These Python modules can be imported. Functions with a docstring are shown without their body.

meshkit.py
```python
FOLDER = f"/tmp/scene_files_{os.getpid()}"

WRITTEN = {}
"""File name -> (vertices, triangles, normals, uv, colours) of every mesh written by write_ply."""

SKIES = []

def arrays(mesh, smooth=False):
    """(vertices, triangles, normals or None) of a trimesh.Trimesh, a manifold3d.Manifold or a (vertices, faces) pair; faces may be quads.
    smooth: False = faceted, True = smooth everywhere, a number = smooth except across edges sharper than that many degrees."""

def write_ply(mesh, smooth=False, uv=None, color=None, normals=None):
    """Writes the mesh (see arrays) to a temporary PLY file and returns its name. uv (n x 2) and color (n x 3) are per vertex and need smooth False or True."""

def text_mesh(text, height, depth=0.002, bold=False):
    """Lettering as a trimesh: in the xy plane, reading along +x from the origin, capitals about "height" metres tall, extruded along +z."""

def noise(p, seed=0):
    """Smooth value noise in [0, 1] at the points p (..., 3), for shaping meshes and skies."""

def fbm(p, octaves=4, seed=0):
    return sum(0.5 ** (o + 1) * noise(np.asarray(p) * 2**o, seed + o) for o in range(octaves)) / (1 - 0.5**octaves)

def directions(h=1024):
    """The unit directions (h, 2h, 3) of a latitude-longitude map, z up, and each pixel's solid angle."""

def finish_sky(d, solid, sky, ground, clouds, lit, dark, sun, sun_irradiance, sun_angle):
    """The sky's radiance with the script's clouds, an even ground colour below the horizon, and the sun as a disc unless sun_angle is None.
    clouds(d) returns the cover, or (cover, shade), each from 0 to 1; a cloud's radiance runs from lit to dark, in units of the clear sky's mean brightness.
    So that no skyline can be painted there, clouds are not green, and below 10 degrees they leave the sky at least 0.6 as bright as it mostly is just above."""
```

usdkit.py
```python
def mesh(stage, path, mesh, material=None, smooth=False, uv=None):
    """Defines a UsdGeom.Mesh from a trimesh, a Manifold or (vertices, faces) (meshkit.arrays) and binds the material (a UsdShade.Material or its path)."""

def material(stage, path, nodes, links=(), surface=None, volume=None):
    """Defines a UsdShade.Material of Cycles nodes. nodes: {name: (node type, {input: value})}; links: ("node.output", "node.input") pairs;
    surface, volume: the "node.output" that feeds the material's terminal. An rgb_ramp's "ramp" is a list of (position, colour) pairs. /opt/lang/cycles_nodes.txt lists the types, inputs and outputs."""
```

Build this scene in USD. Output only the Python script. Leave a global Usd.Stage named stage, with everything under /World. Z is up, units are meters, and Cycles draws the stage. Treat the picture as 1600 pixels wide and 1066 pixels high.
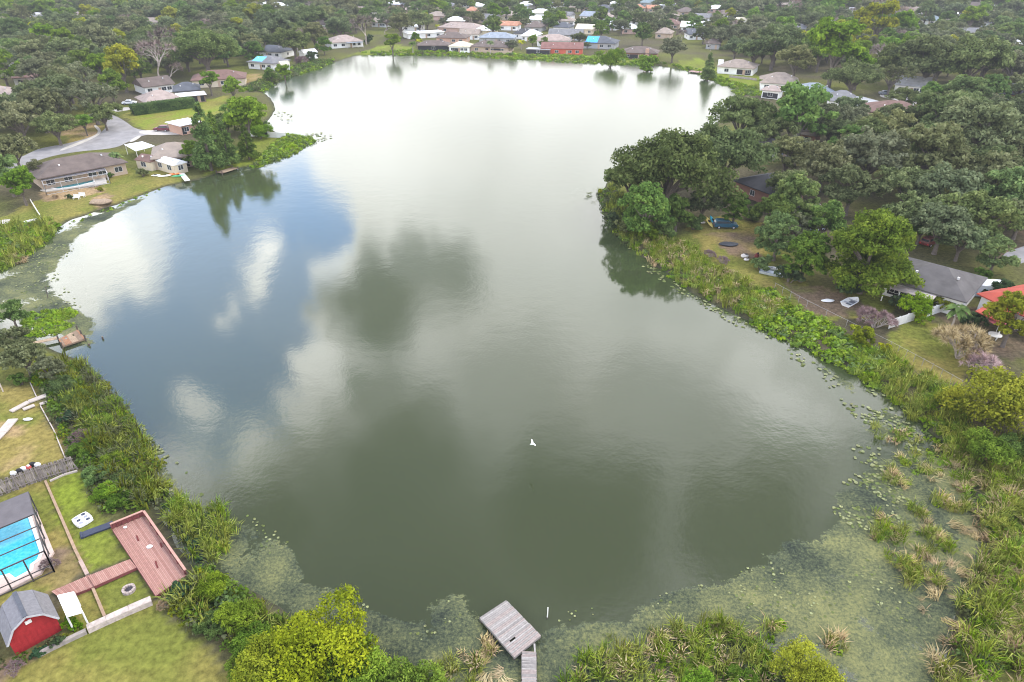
import math, random
import numpy as np, trimesh, shapely
from shapely.geometry import Polygon, LineString, Point
from pxr import Usd, UsdGeom, UsdLux, UsdShade, Gf, Sdf, Vt
import usdkit, meshkit

stage = Usd.Stage.CreateInMemory()
UsdGeom.SetStageUpAxis(stage, UsdGeom.Tokens.z)
UsdGeom.SetStageMetersPerUnit(stage, 1.0)
UsdGeom.Xform.Define(stage, '/World')
UsdGeom.Scope.Define(stage, '/World/Looks')
W = '/World/'
rng = np.random.default_rng(7)
random.seed(7)

# ---------------------------------------------------------------- camera, sun, sky, exposure
CAM_H, PITCH, FPX = 50.0, 30.5, 1066.7            # height of the drone, tilt below the horizon, focal length in pixels of the 1600 px picture
cam = UsdGeom.Camera.Define(stage, W + 'camera')
cam.AddTranslateOp().Set(Gf.Vec3d(0, 0, CAM_H))
cam.AddRotateXOp().Set(90.0 - PITCH)
cam.CreateHorizontalApertureAttr(36.0)
cam.CreateVerticalApertureAttr(36.0 * 682 / 1024)
cam.CreateFocalLengthAttr(36.0 * FPX / 1600)
cam.CreateClippingRangeAttr(Gf.Vec2f(1.0, 30000.0))
cam.CreateExposureAttr(0.37)

SUN_AZ, SUN_EL = math.radians(82), math.radians(56)
sun_dir = np.array([math.sin(SUN_AZ) * math.cos(SUN_EL), math.cos(SUN_AZ) * math.cos(SUN_EL), math.sin(SUN_EL)])
sun = UsdLux.DistantLight.Define(stage, W + 'sun')
sun.CreateIntensityAttr(0.40)
sun.CreateAngleAttr(14.0)
sun.CreateNormalizeAttr(True)
sun.CreateColorAttr(Gf.Vec3f(1.0, 0.94, 0.86))
sun.AddRotateZOp().Set(-math.degrees(SUN_AZ))
sun.AddRotateXOp().Set(-(90 - math.degrees(SUN_EL)))


def unit(az, el):
    a, e = math.radians(az), math.radians(el)
    return (math.sin(a) * math.cos(e), math.cos(a) * math.cos(e), math.sin(e))


def refl(px, py):
    """The piece of sky that still water mirrors towards the camera at a pixel of the 1600 x 1066 photograph."""
    p = math.radians(PITCH)
    u, v = (px - 800) / FPX, -(py - 533) / FPX
    d = np.array([u, v * math.sin(p) + math.cos(p), v * math.cos(p) - math.sin(p)])
    d = d / np.linalg.norm(d)
    return (float(d[0]), float(d[1]), float(-d[2]))


def blob_set(rows):
    return [(refl(x, y), r / FPX * 0.85, s) for x, y, r, s in rows]


def sky_material():
    """Clear blue sky with broken cloud: a white bank low down, cumulus with grey undersides higher up."""
    n = {'tc': ('texture_coordinate', {}),
         'sky': ('sky_texture', {'sky_type': 'single_scattering', 'sun_disc': False, 'sun_elevation': SUN_EL, 'sun_rotation': SUN_AZ, 'altitude': 50.0, 'aerosol_density': 1.0}),
         'w': ('noise_texture', {'scale': 6.0, 'detail': 5.0, 'roughness': 0.6}),
         'wc': ('vector_math', {'math_type': 'subtract', 'vector2': (0.5, 0.5, 0.5)}),
         'ws': ('vector_math', {'math_type': 'scale', 'scale': 0.22}),
         'p': ('vector_math', {'math_type': 'add'}),
         'n1': ('noise_texture', {'scale': 2.6, 'detail': 6.0, 'roughness': 0.55}),
         'sep': ('separate_xyz', {}),
         }
    l = [('tc.generated', 'w.vector'), ('w.color', 'wc.vector1'), ('wc.vector', 'ws.vector1'), ('ws.vector', 'p.vector1'), ('tc.generated', 'p.vector2'),
         ('tc.generated', 'n1.vector'), ('p.vector', 'sep.vector')]
    # cloud cover: low bank below ~17 degrees, general noise cover above, minus the blue holes
    n['bank'] = ('map_range', {'from_min': 0.36, 'from_max': 0.20, 'to_min': 0.0, 'to_max': 1.0, 'clamp': True, 'range_type': 'smoothstep'})
    l.append(('sep.z', 'bank.value'))
    holes = blob_set([(270, 400, 190, 0.78), (200, 540, 130, 0.82), (420, 450, 140, 0.78), (330, 610, 150, 0.82), (250, 640, 120, 0.82), (470, 340, 110, 0.9), (160, 330, 120, 0.8)])
    holes += [(unit(*a), rr, ss) for a, rr, ss in (((-75, 30), 0.35, 0.7), ((140, 40), 0.4, 0.8), ((-150, 50), 0.5, 0.8), ((95, 60), 0.3, 0.8), ((-100, 62), 0.3, 0.8))]
    prev = None
    for i, (c, r, s) in enumerate(holes):
        n[f'hd{i}'] = ('vector_math', {'math_type': 'distance', 'vector2': c})
        n[f'hm{i}'] = ('map_range', {'from_min': r, 'from_max': r * 0.72, 'to_min': 0.0, 'to_max': s, 'clamp': True, 'range_type': 'smoothstep'})
        l += [('p.vector', f'hd{i}.vector1'), (f'hd{i}.value', f'hm{i}.value')]
        if prev:
            n[f'hx{i}'] = ('math', {'math_type': 'maximum'})
            l += [(prev, f'hx{i}.value1'), (f'hm{i}.result', f'hx{i}.value2')]
            prev = f'hx{i}.value'
        else:
            prev = f'hm{i}.result'
    hole = prev
    # clouds floating inside the blue
    puffs = blob_set([(140, 410, 115, 1), (90, 440, 90, 1), (215, 370, 60, 0.8), (420, 405, 52, 1), (375, 445, 58, 1), (325, 472, 42, 1), (500, 555, 75, 1), (455, 640, 70, 1), (365, 705, 75, 1), (278, 640, 42, 0.9), (540, 430, 60, 0.8), (250, 720, 60, 0.8), (1240, 640, 75, 0.9), (1185, 600, 70, 0.5)])
    prev = None
    for i, (c, r, s) in enumerate(puffs):
        n[f'pd{i}'] = ('vector_math', {'math_type': 'distance', 'vector2': c})
        n[f'pm{i}'] = ('map_range', {'from_min': r, 'from_max': r * 0.5, 'to_min': 0.0, 'to_max': s, 'clamp': True, 'range_type': 'smoothstep'})
        l += [('p.vector', f'pd{i}.vector1'), (f'pd{i}.value', f'pm{i}.value')]
        if prev:
            n[f'px{i}'] = ('math', {'math_type': 'maximum'})
            l += [(prev, f'px{i}.value1'), (f'pm{i}.result', f'px{i}.value2')]
            prev = f'px{i}.value'
        else:
            prev = f'pm{i}.result'
    puff = prev
    n['inv'] = ('math', {'math_type': 'subtract', 'value1': 1.0})
    n['c1'] = ('math', {'math_type': 'maximum'})
    n['c2'] = ('math', {'math_type': 'maximum', 'use_clamp': True})
    l += [(hole, 'inv.value2'), ('inv.value', 'c1.value1'), (puff, 'c1.value2'), ('c1.value', 'c2.value1'), ('bank.result', 'c2.value2')]
    # cloud brightness: bright low and near the hidden sun, grey thick cores higher up
    shades = blob_set([(615, 470, 130, 0.9), (690, 420, 85, 0.7), (600, 620, 105, 0.6), (640, 790, 250, 0.88), (900, 850, 270, 0.95), (400, 850, 170, 0.95), (1180, 840, 200, 0.95), (820, 620, 190, 0.36), (1040, 660, 180, 0.32), (1420, 820, 180, 0.85), (620, 980, 500, 0.9), (1040, 430, 130, 0.15)])
    shades += [(unit(*a), rr, ss) for a, rr, ss in (((150, 60), 0.5, 0.5), ((-110, 60), 0.4, 0.6), ((0, 80), 0.5, 0.6), ((70, 35), 0.3, 0.4))]
    prev = None
    for i, (c, r, s) in enumerate(shades):
        n[f'sd{i}'] = ('vector_math', {'math_type': 'distance', 'vector2': c})
        n[f'sm{i}'] = ('map_range', {'from_min': r, 'from_max': r * 0.35, 'to_min': 0.0, 'to_max': s, 'clamp': True, 'range_type': 'smoothstep'})
        l += [('p.vector', f'sd{i}.vector1'), (f'sd{i}.value', f'sm{i}.value')]
        if prev:
            n[f'sx{i}'] = ('math', {'math_type': 'maximum'})
            l += [(prev, f'sx{i}.value1'), (f'sm{i}.result', f'sx{i}.value2')]
            prev = f'sx{i}.value'
        else:
            prev = f'sm{i}.result'
    n['shade'] = ('rgb_ramp', {'ramp': [(0.0, (0.99, 0.985, 0.98)), (0.5, (0.46, 0.47, 0.48)), (1.0, (0.14, 0.145, 0.15))]})
    l.append((prev, 'shade.fac'))
    n['nb'] = ('map_range', {'from_min': 0.3, 'from_max': 0.7, 'to_min': 0.72, 'to_max': 1.1, 'clamp': True})
    n['pb'] = ('math', {'math_type': 'multiply_add', 'value2': 0.55, 'value3': 1.0})
    n['bd'] = ('map_range', {'from_min': 0.30, 'from_max': 0.12, 'to_min': 1.0, 'to_max': 0.80, 'clamp': True})
    n['b1'] = ('math', {'math_type': 'multiply'})
    n['b2'] = ('math', {'math_type': 'multiply'})
    l += [(puff, 'pb.value1'), ('sep.z', 'bd.value'), ('nb.result', 'b1.value1'), ('pb.value', 'b1.value2'), ('b1.value', 'b2.value1'), ('bd.result', 'b2.value2')]
    n['cl'] = ('vector_math', {'math_type': 'scale'})
    n['cb'] = ('vector_math', {'math_type': 'scale', 'scale': CLOUD})
    l += [('n1.fac', 'nb.value'), ('shade.color', 'cl.vector1'), ('b2.value', 'cl.scale'), ('cl.vector', 'cb.vector1')]
    n['sb'] = ('vector_math', {'math_type': 'multiply', 'vector2': (2.5, 3.0, 3.7)})
    n['mix'] = ('mix', {'mix_type': 'mix'})
    l += [('c2.value', 'mix.fac'), ('sky.color', 'sb.vector1'), ('sb.vector', 'mix.color1'), ('cb.vector', 'mix.color2')]
    n['bg'] = ('background_shader', {'strength': 0.15})
    l += [('mix.color', 'bg.color')]
    return usdkit.material(stage, W + 'Looks/sky_clouds', n, l, surface='bg.background')


CLOUD = 18.0
dome = UsdLux.DomeLight.Define(stage, W + 'sky')
UsdShade.MaterialBindingAPI.Apply(dome.GetPrim()).Bind(sky_material())
dome.GetPrim().SetCustomDataByKey('kind', 'structure')
# ---------------------------------------------------------------- helpers
PR = math.radians(PITCH)
FWD, UPV = np.array([0, math.cos(PR), -math.sin(PR)]), np.array([0, math.sin(PR), math.cos(PR)])
GROUND = 0.55                                       # height of the land above the lake


def P(px, py, z=GROUND):
    """The point at height z that stands behind a pixel of the 1600 x 1066 photograph."""
    d = np.array([1.0, 0, 0]) * ((px - 800) / FPX) - UPV * ((py - 533) / FPX) + FWD
    t = (z - CAM_H) / d[2]
    return np.array([d[0] * t, d[1] * t, z])


def pix(p):
    q = np.asarray(p, float) - [0, 0, CAM_H]
    dep = q @ FWD
    return 800 + FPX * q[0] / dep, 533 - FPX * (q @ UPV) / dep


def depth(p):
    return (np.asarray(p, float) - [0, 0, CAM_H]) @ FWD


def PP(pts, z=GROUND):
    return [tuple(P(x, y, z)[:2]) for x, y in pts]


used = {}


def numbered(name, parent='/World'):
    k = (parent, name)
    n = used.get(k, 0)
    used[k] = n + 1
    return name if n == 0 else f'{name}_{n:03d}'


def tag(prim, label=None, cat=None, group=None, kind=None):
    p = prim.GetPrim() if hasattr(prim, 'GetPrim') else prim
    for k, v in (('label', label), ('category', cat), ('group', group), ('kind', kind)):
        if v:
            p.SetCustomDataByKey(k, v)
    return p


def thing(name, label, cat, loc=(0, 0, 0), rz=0.0, scale=None, group=None):
    path = W + numbered(name)
    x = UsdGeom.Xform.Define(stage, path)
    x.AddTranslateOp().Set(Gf.Vec3d(*map(float, loc)))
    x.AddRotateZOp().Set(float(rz))
    if scale is not None:
        s = (scale,) * 3 if np.ndim(scale) == 0 else scale
        x.AddScaleOp().Set(Gf.Vec3f(*map(float, s)))
    tag(x, label, cat, group)
    return x.GetPrim()


def part(name, mesh, material, parent=None, smooth=False, label=None):
    base = str(parent.GetPath()) if parent is not None else '/World'
    m = usdkit.mesh(stage, f'{base}/{numbered(name, base)}', mesh, material, smooth=smooth)
    if label:
        tag(m, label)
    return m.GetPrim()


def struct(name, mesh, material, smooth=False):
    return tag(part(name, mesh, material, None, smooth), kind='structure')


def copy_of(cls, name, label, cat, loc, rz=0.0, scale=1.0, group=None):
    t = thing(name, label, cat, loc, rz, scale, group)
    t.GetReferences().AddInternalReference(cls)
    t.SetInstanceable(True)
    return t


def cat_(ms):
    return trimesh.util.concatenate([m for m in ms if m is not None])


def box(x0, x1, y0, y1, z0, z1):
    m = trimesh.creation.box((x1 - x0, y1 - y0, z1 - z0))
    m.apply_translation(((x0 + x1) / 2, (y0 + y1) / 2, (z0 + z1) / 2))
    return m


def bar(a, b, w, h=None):
    """A square bar from a to b."""
    a, b = np.asarray(a, float), np.asarray(b, float)
    h = h or w
    L = np.linalg.norm(b - a)
    m = trimesh.creation.box((L, w, h))
    x = (b - a) / L
    up = np.array([0, 0, 1.0]) if abs(x[2]) < 0.95 else np.array([0, 1.0, 0])
    y = np.cross(up, x); y /= np.linalg.norm(y)
    T = np.eye(4); T[:3, 0], T[:3, 1], T[:3, 2], T[:3, 3] = x, y, np.cross(x, y), (a + b) / 2
    m.apply_transform(T)
    return m


def tube(pts, r, sides=6):
    p = np.asarray(pts, float)
    r = np.broadcast_to(np.asarray(r, float), (len(p),))
    t = np.gradient(p, axis=0); t /= np.linalg.norm(t, axis=1, keepdims=True) + 1e-9
    a = np.cross(t, np.where(np.abs(t[:, 2:]) < 0.9, [0, 0, 1.0], [1.0, 0, 0])); a /= np.linalg.norm(a, axis=1, keepdims=True) + 1e-9
    b = np.cross(t, a)
    g = np.arange(sides) * 2 * np.pi / sides
    v = p[:, None] + r[:, None, None] * (np.cos(g)[None, :, None] * a[:, None] + np.sin(g)[None, :, None] * b[:, None])
    n = len(p)
    i, j = np.meshgrid(np.arange(n - 1), np.arange(sides), indexing='ij')
    q = np.stack([i * sides + j, i * sides + (j + 1) % sides, (i + 1) * sides + (j + 1) % sides, (i + 1) * sides + j], -1).reshape(-1, 4)
    f = np.vstack([q[:, [0, 1, 2]], q[:, [0, 2, 3]]])
    vv = np.vstack([v.reshape(-1, 3), p[:1], p[-1:]])
    k = n * sides
    cap = [[k, (s + 1) % sides, s] for s in range(sides)] + [[k + 1, (n - 1) * sides + s, (n - 1) * sides + (s + 1) % sides] for s in range(sides)]
    return trimesh.Trimesh(vv, np.vstack([f, cap]), process=False)


def slab(poly, z0, z1):
    """A polygon in plan, extruded from z0 to z1."""
    p = poly if hasattr(poly, 'exterior') else Polygon(poly)
    p = p.buffer(0)
    if p.geom_type != 'Polygon':
        p = max(p.geoms, key=lambda g: g.area)
    m = trimesh.creation.extrude_polygon(p, z1 - z0, engine='earcut')
    m.apply_translation((0, 0, z0))
    return m


def chaikin(pts, n=2, closed=True):
    p = np.asarray(pts, float)
    for _ in range(n):
        q = np.roll(p, -1, 0) if closed else p[1:]
        b = p if closed else p[:-1]
        p2 = np.stack([0.75 * b + 0.25 * q, 0.25 * b + 0.75 * q], 1).reshape(-1, 2)
        p = p2 if closed else np.vstack([p[:1], p2, p[-1:]])
    return p


# ---------------------------------------------------------------- materials
MATS = {}


def mat(name, color, rough=0.8, var=0.18, scale=3.0, bump=0.0, bscale=None, spec=0.3, metallic=0.0, dark=None):
    """Plain surface with a little uneven tone and relief; dark = colour of its worn patches."""
    if name in MATS:
        return MATS[name]
    c = np.array(color, float)
    hi, lo = np.clip(c * (1 + var), 0, 1), np.array(dark) if dark is not None else c * (1 - var)
    n = {'g': ('texture_coordinate', {}), 'n': ('noise_texture', {'scale': scale, 'detail': 4.0, 'roughness': 0.6}),
         'r': ('rgb_ramp', {'ramp': [(0.28, tuple(lo)), (0.5, tuple(c)), (0.72, tuple(hi))]}),
         'p': ('principled_bsdf', {'roughness': rough, 'specular_ior_level': spec, 'metallic': metallic})}
    l = [('g.object', 'n.vector'), ('n.fac', 'r.fac'), ('r.color', 'p.base_color')]
    if bump:
        n['bn'] = ('noise_texture', {'scale': bscale or scale * 6, 'detail': 3.0})
        n['b'] = ('bump', {'strength': bump, 'distance': 0.05})
        l += [('g.object', 'bn.vector'), ('bn.fac', 'b.height'), ('b.normal', 'p.normal')]
    MATS[name] = usdkit.material(stage, W + 'Looks/' + name, n, l, surface='p.BSDF')
    return MATS[name]


def leaf_mat(name, dark, mid, light, trans=0.35, obj_var=0.25):
    dull = 0.78 if name in ('oak_leaves', 'olive_leaves', 'green_leaves', 'dark_leaves') else 0.97
    """Foliage: each leaf clump its own tone, each plant a little lighter or darker, some light through the leaves."""
    n = {'g': ('attribute', {'attribute': 'tone'}), 'o': ('object_info', {}), 'wn': ('white_noise_texture', {'dimensions': '3D'}),
         'r': ('rgb_ramp', {'ramp': [(0.0, dark), (0.55, mid), (1.0, light)]}),
         'v': ('map_range', {'from_min': 0.0, 'from_max': 1.0, 'to_min': 1 - obj_var, 'to_max': 1 + obj_var}),
         'sc': ('separate_color', {}), 'hu': ('map_range', {'from_min': 0.0, 'from_max': 1.0, 'to_min': 0.484, 'to_max': 0.512}), 'sa': ('map_range', {'from_min': 0.0, 'from_max': 1.0, 'to_min': dull, 'to_max': 1.1}),
         'h': ('hsv', {'fac': 1.0}),
         'd': ('principled_bsdf', {'roughness': 0.7, 'specular_ior_level': 0.08}),
         't': ('translucent_bsdf', {}), 'm': ('mix_closure', {'fac': trans})}
    l = [('g.fac', 'r.fac'), ('o.location', 'wn.vector'), ('wn.value', 'v.value'), ('wn.color', 'sc.color'), ('sc.g', 'hu.value'), ('sc.b', 'sa.value'), ('hu.result', 'h.hue'), ('sa.result', 'h.saturation'), ('v.result', 'h.value'), ('r.color', 'h.color'), ('h.color', 'd.base_color'), ('h.color', 't.color'),
         ('d.BSDF', 'm.closure1'), ('t.BSDF', 'm.closure2')]
    MATS[name] = usdkit.material(stage, W + 'Looks/' + name, n, l, surface='m.closure')
    return MATS[name]
# ---------------------------------------------------------------- the lake's outline and the land
shore_px = [(520, 98), (545, 90), (560, 87), (600, 84.5), (660, 84), (700, 85.5), (760, 87.5), (800, 90.5), (850, 93), (900, 96), (930, 98), (990, 99.5), (1040, 105), (1085, 111), (1110, 119), (1130, 130),
            (1150, 139), (1160, 149), (1150, 162), (1120, 195), (1040, 235), (985, 262), (950, 282), (938, 300), (940, 322), (950, 348), (985, 385), (1030, 420), (1080, 455), (1130, 480), (1170, 500), (1220, 525), (1270, 547),
            (1330, 580), (1380, 610), (1420, 645), (1450, 675), (1495, 720), (1530, 780), (1540, 840), (1520, 900), (1500, 950), (1490, 1010), (1470, 1075), (1380, 1120), (1200, 1130), (1040, 1130), (880, 1120), (720, 1085),
            (600, 1040), (500, 985), (420, 945), (345, 905), (300, 880), (262, 845), (240, 800), (258, 765), (232, 700), (205, 655), (165, 605), (140, 575), (105, 552), (60, 540), (10, 520), (-60, 500), (-80, 455), (-20, 432),
            (10, 418), (40, 402), (75, 378), (92, 352), (150, 332), (200, 313), (260, 291), (300, 283), (340, 271), (400, 258), (450, 241), (478, 226), (484, 218), (470, 213), (440, 211), (415, 200), (420, 188), (432, 170),
            (420, 150), (405, 143), (432, 127), (470, 113), (500, 104)]
lake_xy = chaikin([P(x, y, 0)[:2] for x, y in shore_px], 3)
# uneven water line: push each point in or out a little
nrm = np.roll(lake_xy, -1, 0) - np.roll(lake_xy, 1, 0)
nrm = np.stack([nrm[:, 1], -nrm[:, 0]], 1) / (np.linalg.norm(nrm, axis=1, keepdims=True) + 1e-9)
wob = meshkit.fbm(np.c_[lake_xy * 0.16, np.zeros(len(lake_xy))], 3, 3) - 0.5
lake_xy = lake_xy + nrm * (wob * 2.4)[:, None]
LAKE = Polygon(lake_xy).buffer(0)
LAKE = max(LAKE.geoms, key=lambda g: g.area) if LAKE.geom_type != 'Polygon' else LAKE


def lake_dist(xy):
    """Metres outside the water line (negative on the lake)."""
    xy = np.asarray(xy, float)
    pts = shapely.points(xy)
    d = shapely.distance(pts, LAKE.exterior)
    return np.where(shapely.contains_xy(LAKE, xy[:, 0], xy[:, 1]), -d, d)


def axis(a, b, fine_a, fine_b, fine, grow=1.06):
    """Grid lines, close together between fine_a and fine_b and further apart outside."""
    c = list(np.arange(fine_a, fine_b + fine, fine))
    s = fine
    while c[-1] < b:
        s *= grow; c.append(c[-1] + s)
    s, lo = fine, [fine_a]
    while lo[-1] > a:
        s *= grow; lo.append(lo[-1] - s)
    return np.array(lo[:0:-1] + c)


GX = axis(-2600, 2600, -150, 150, 0.75, 1.05)
GY = axis(-300, 5200, 22, 190, 0.75, 1.035)
gx, gy = np.meshgrid(GX, GY)
gxy = np.c_[gx.ravel(), gy.ravel()]
gd = np.full(len(gxy), 400.0)
near = (np.abs(gxy[:, 0]) < 420) & (gxy[:, 1] < 520)
gd[near] = lake_dist(gxy[near])
rough_n = meshkit.fbm(np.c_[gxy * 0.12, np.zeros(len(gxy))], 4, 5) - 0.5
gz = np.clip(gd * 0.28, -1.0, GROUND) + np.where(gd > 2.5, rough_n * 0.06, rough_n * 0.06)
DIRT, LITTER, GRASS, DRY, LUSH, TAN, MUD = (0.150, 0.104, 0.066), (0.075, 0.064, 0.036), (0.124, 0.133, 0.025), (0.195, 0.155, 0.045), (0.155, 0.190, 0.022), (0.29, 0.200, 0.105), (0.040, 0.040, 0.028)
col = np.empty((len(gxy), 3))
mixn = np.clip((meshkit.fbm(np.c_[gxy * 0.05, np.zeros(len(gxy))], 4, 9) - 0.35) * 3, 0, 1)[:, None]
col[:] = np.array(LITTER) * (1 - mixn) + np.array(GRASS) * 0.8 * mixn
fine1 = np.clip((meshkit.fbm(np.c_[gxy * 0.22, np.zeros(len(gxy))], 4, 21) - 0.36) * 3.4, 0, 1)[:, None]
warp = np.c_[meshkit.fbm(np.c_[gxy * 0.4, np.zeros(len(gxy))], 3, 31) - 0.5, meshkit.fbm(np.c_[gxy * 0.4, np.ones(len(gxy))], 3, 41) - 0.5] * 2.0
# grounds: outline in the photograph, first and second colour, share of the second
yards = [
    ([(-150, 1090), (0, 1040), (130, 985), (240, 942), (300, 990), (380, 1066), (430, 1120), (-150, 1200)], GRASS, DRY, 0.32),
    ([(-120, 1000), (0, 1035), (60, 1018), (140, 985), (60, 1030), (0, 1075), (-120, 1120)], DIRT, DRY, 0.6),
    ([(72, 752), (122, 735), (155, 800), (178, 820), (210, 872), (135, 898)], LUSH, GRASS, 0.5),
    ([(-60, 790), (72, 752), (130, 890), (75, 930), (60, 925), (-60, 960)], GRASS, DRY, 0.75),
    ([(85, 850), (125, 860), (135, 895), (75, 925), (60, 915)], DRY, DIRT, 0.7),
    ([(140, 912), (205, 885), (245, 935), (163, 966)], LUSH, GRASS, 0.6),
    ([(100, 940), (142, 912), (160, 965), (130, 990), (90, 1000)], GRASS, DRY, 0.4),
    ([(-120, 590), (0, 600), (50, 602), (104, 715), (0, 748), (-120, 770)], GRASS, DRY, 0.7),
    ([(-60, 660), (20, 655), (60, 690), (40, 730), (-60, 750)], TAN, DRY, 0.8),
    ([(295, 288), (330, 262), (400, 214), (440, 214), (470, 213), (486, 219), (450, 243), (400, 261), (340, 274)], LUSH, GRASS, 0.4),
    ([(-60, 365), (0, 340), (60, 312), (160, 292), (175, 262), (245, 262), (280, 272), (295, 285), (200, 316), (92, 353), (75, 372), (0, 395)], GRASS, DRY, 0.32),
    ([(60, 300), (160, 290), (165, 300), (70, 316)], DIRT, TAN, 0.5),
    ([(140, 310), (170, 302), (178, 318), (155, 326)], TAN, DIRT, 0.5),
    ([(188, 178), (270, 165), (355, 150), (352, 180), (320, 195), (275, 200), (225, 204), (205, 190)], LUSH, DRY, 0.35),
    ([(100, 205), (150, 190), (165, 205), (135, 222), (110, 228)], TAN, DRY, 0.7),
    ([(0, 90), (24, 92), (22, 100), (0, 104)], GRASS, DRY, 0.8),
    ([(380, 118), (400, 115), (415, 122), (385, 130)], TAN, DRY, 0.6),
    ([(1070, 350), (1120, 338), (1195, 350), (1195, 400), (1215, 420), (1290, 455), (1400, 460), (1420, 470), (1380, 500), (1330, 500), (1280, 505), (1200, 455), (1110, 405)], GRASS, DRY, 0.5),
    ([(1100, 366), (1185, 360), (1190, 404), (1140, 400)], DIRT, DRY, 0.5),
    ([(1225, 440), (1300, 450), (1370, 480), (1320, 500), (1260, 485)], DIRT, GRASS, 0.7),
    ([(1385, 520), (1440, 495), (1520, 540), (1500, 600), (1440, 585), (1390, 550)], GRASS, DRY, 0.5),
    ([(1040, 103), (1060, 96), (1095, 91), (1110, 105), (1160, 110), (1200, 125), (1215, 140), (1200, 152), (1150, 140), (1130, 131), (1110, 120), (1085, 112)], LUSH, GRASS, 0.45),
    ([(520, 95), (560, 82), (610, 68), (660, 76), (650, 84), (600, 85)], GRASS, LUSH, 0.6),
    ([(650, 84), (680, 78), (900, 86), (1000, 92), (1040, 104), (930, 98)], GRASS, LUSH, 0.5),
    ([(1440, 480), (1600, 480), (1640, 560), (1560, 560)], DIRT, LITTER, 0.5),
    ([(1530, 350), (1620, 340), (1640, 420), (1540, 400)], DIRT, LITTER, 0.5),
]
for poly, c1, c2, share in yards:
    pg = Polygon(PP(poly)).buffer(0)
    x0, y0, x1, y1 = pg.bounds
    sel = np.where((gxy[:, 0] > x0 - 2) & (gxy[:, 0] < x1 + 2) & (gxy[:, 1] > y0 - 2) & (gxy[:, 1] < y1 + 2))[0]
    q = gxy[sel] + warp[sel] * np.clip(np.hypot(*gxy[sel].T) / 130, 0.25, 1.5)[:, None]
    sel = sel[shapely.contains_xy(pg, q[:, 0], q[:, 1])]
    t = np.clip(fine1[sel] * 2 * share, 0, 1)
    col[sel] = np.array(c1) * (1 - t) + np.array(c2) * t
wet = np.clip((1.2 - gd) / 1.2, 0, 1)[:, None]
col = col * (1 - wet) + np.array(MUD) * wet
nx_, ny_ = len(GX), len(GY)
ii, jj = np.meshgrid(np.arange(ny_ - 1), np.arange(nx_ - 1), indexing='ij')
q = np.stack([ii * nx_ + jj, ii * nx_ + jj + 1, (ii + 1) * nx_ + jj + 1, (ii + 1) * nx_ + jj], -1).reshape(-1, 4)
gf = np.vstack([q[:, [0, 1, 2]], q[:, [0, 2, 3]]])
ground_mat = usdkit.material(stage, W + 'Looks/ground', {
    'a': ('attribute', {'attribute': 'albedo'}), 'g': ('geometry', {}),
    'n': ('noise_texture', {'scale': 1.6, 'detail': 6.0, 'roughness': 0.7}), 'm': ('map_range', {'from_min': 0.3, 'from_max': 0.7, 'to_min': 0.55, 'to_max': 1.45}),
    'v': ('vector_math', {'math_type': 'scale'}), 'bn': ('noise_texture', {'scale': 5.0, 'detail': 4.0}), 'b': ('bump', {'strength': 0.7, 'distance': 0.12}),
    'p': ('principled_bsdf', {'roughness': 0.95, 'specular_ior_level': 0.1})},
    [('g.position', 'n.vector'), ('n.fac', 'm.value'), ('a.color', 'v.vector1'), ('m.result', 'v.scale'), ('v.vector', 'p.base_color'), ('g.position', 'bn.vector'), ('bn.fac', 'b.height'), ('b.normal', 'p.normal')], surface='p.BSDF')
gm = usdkit.mesh(stage, W + 'ground', (np.c_[gxy, gz], gf), ground_mat, smooth=True)
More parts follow.
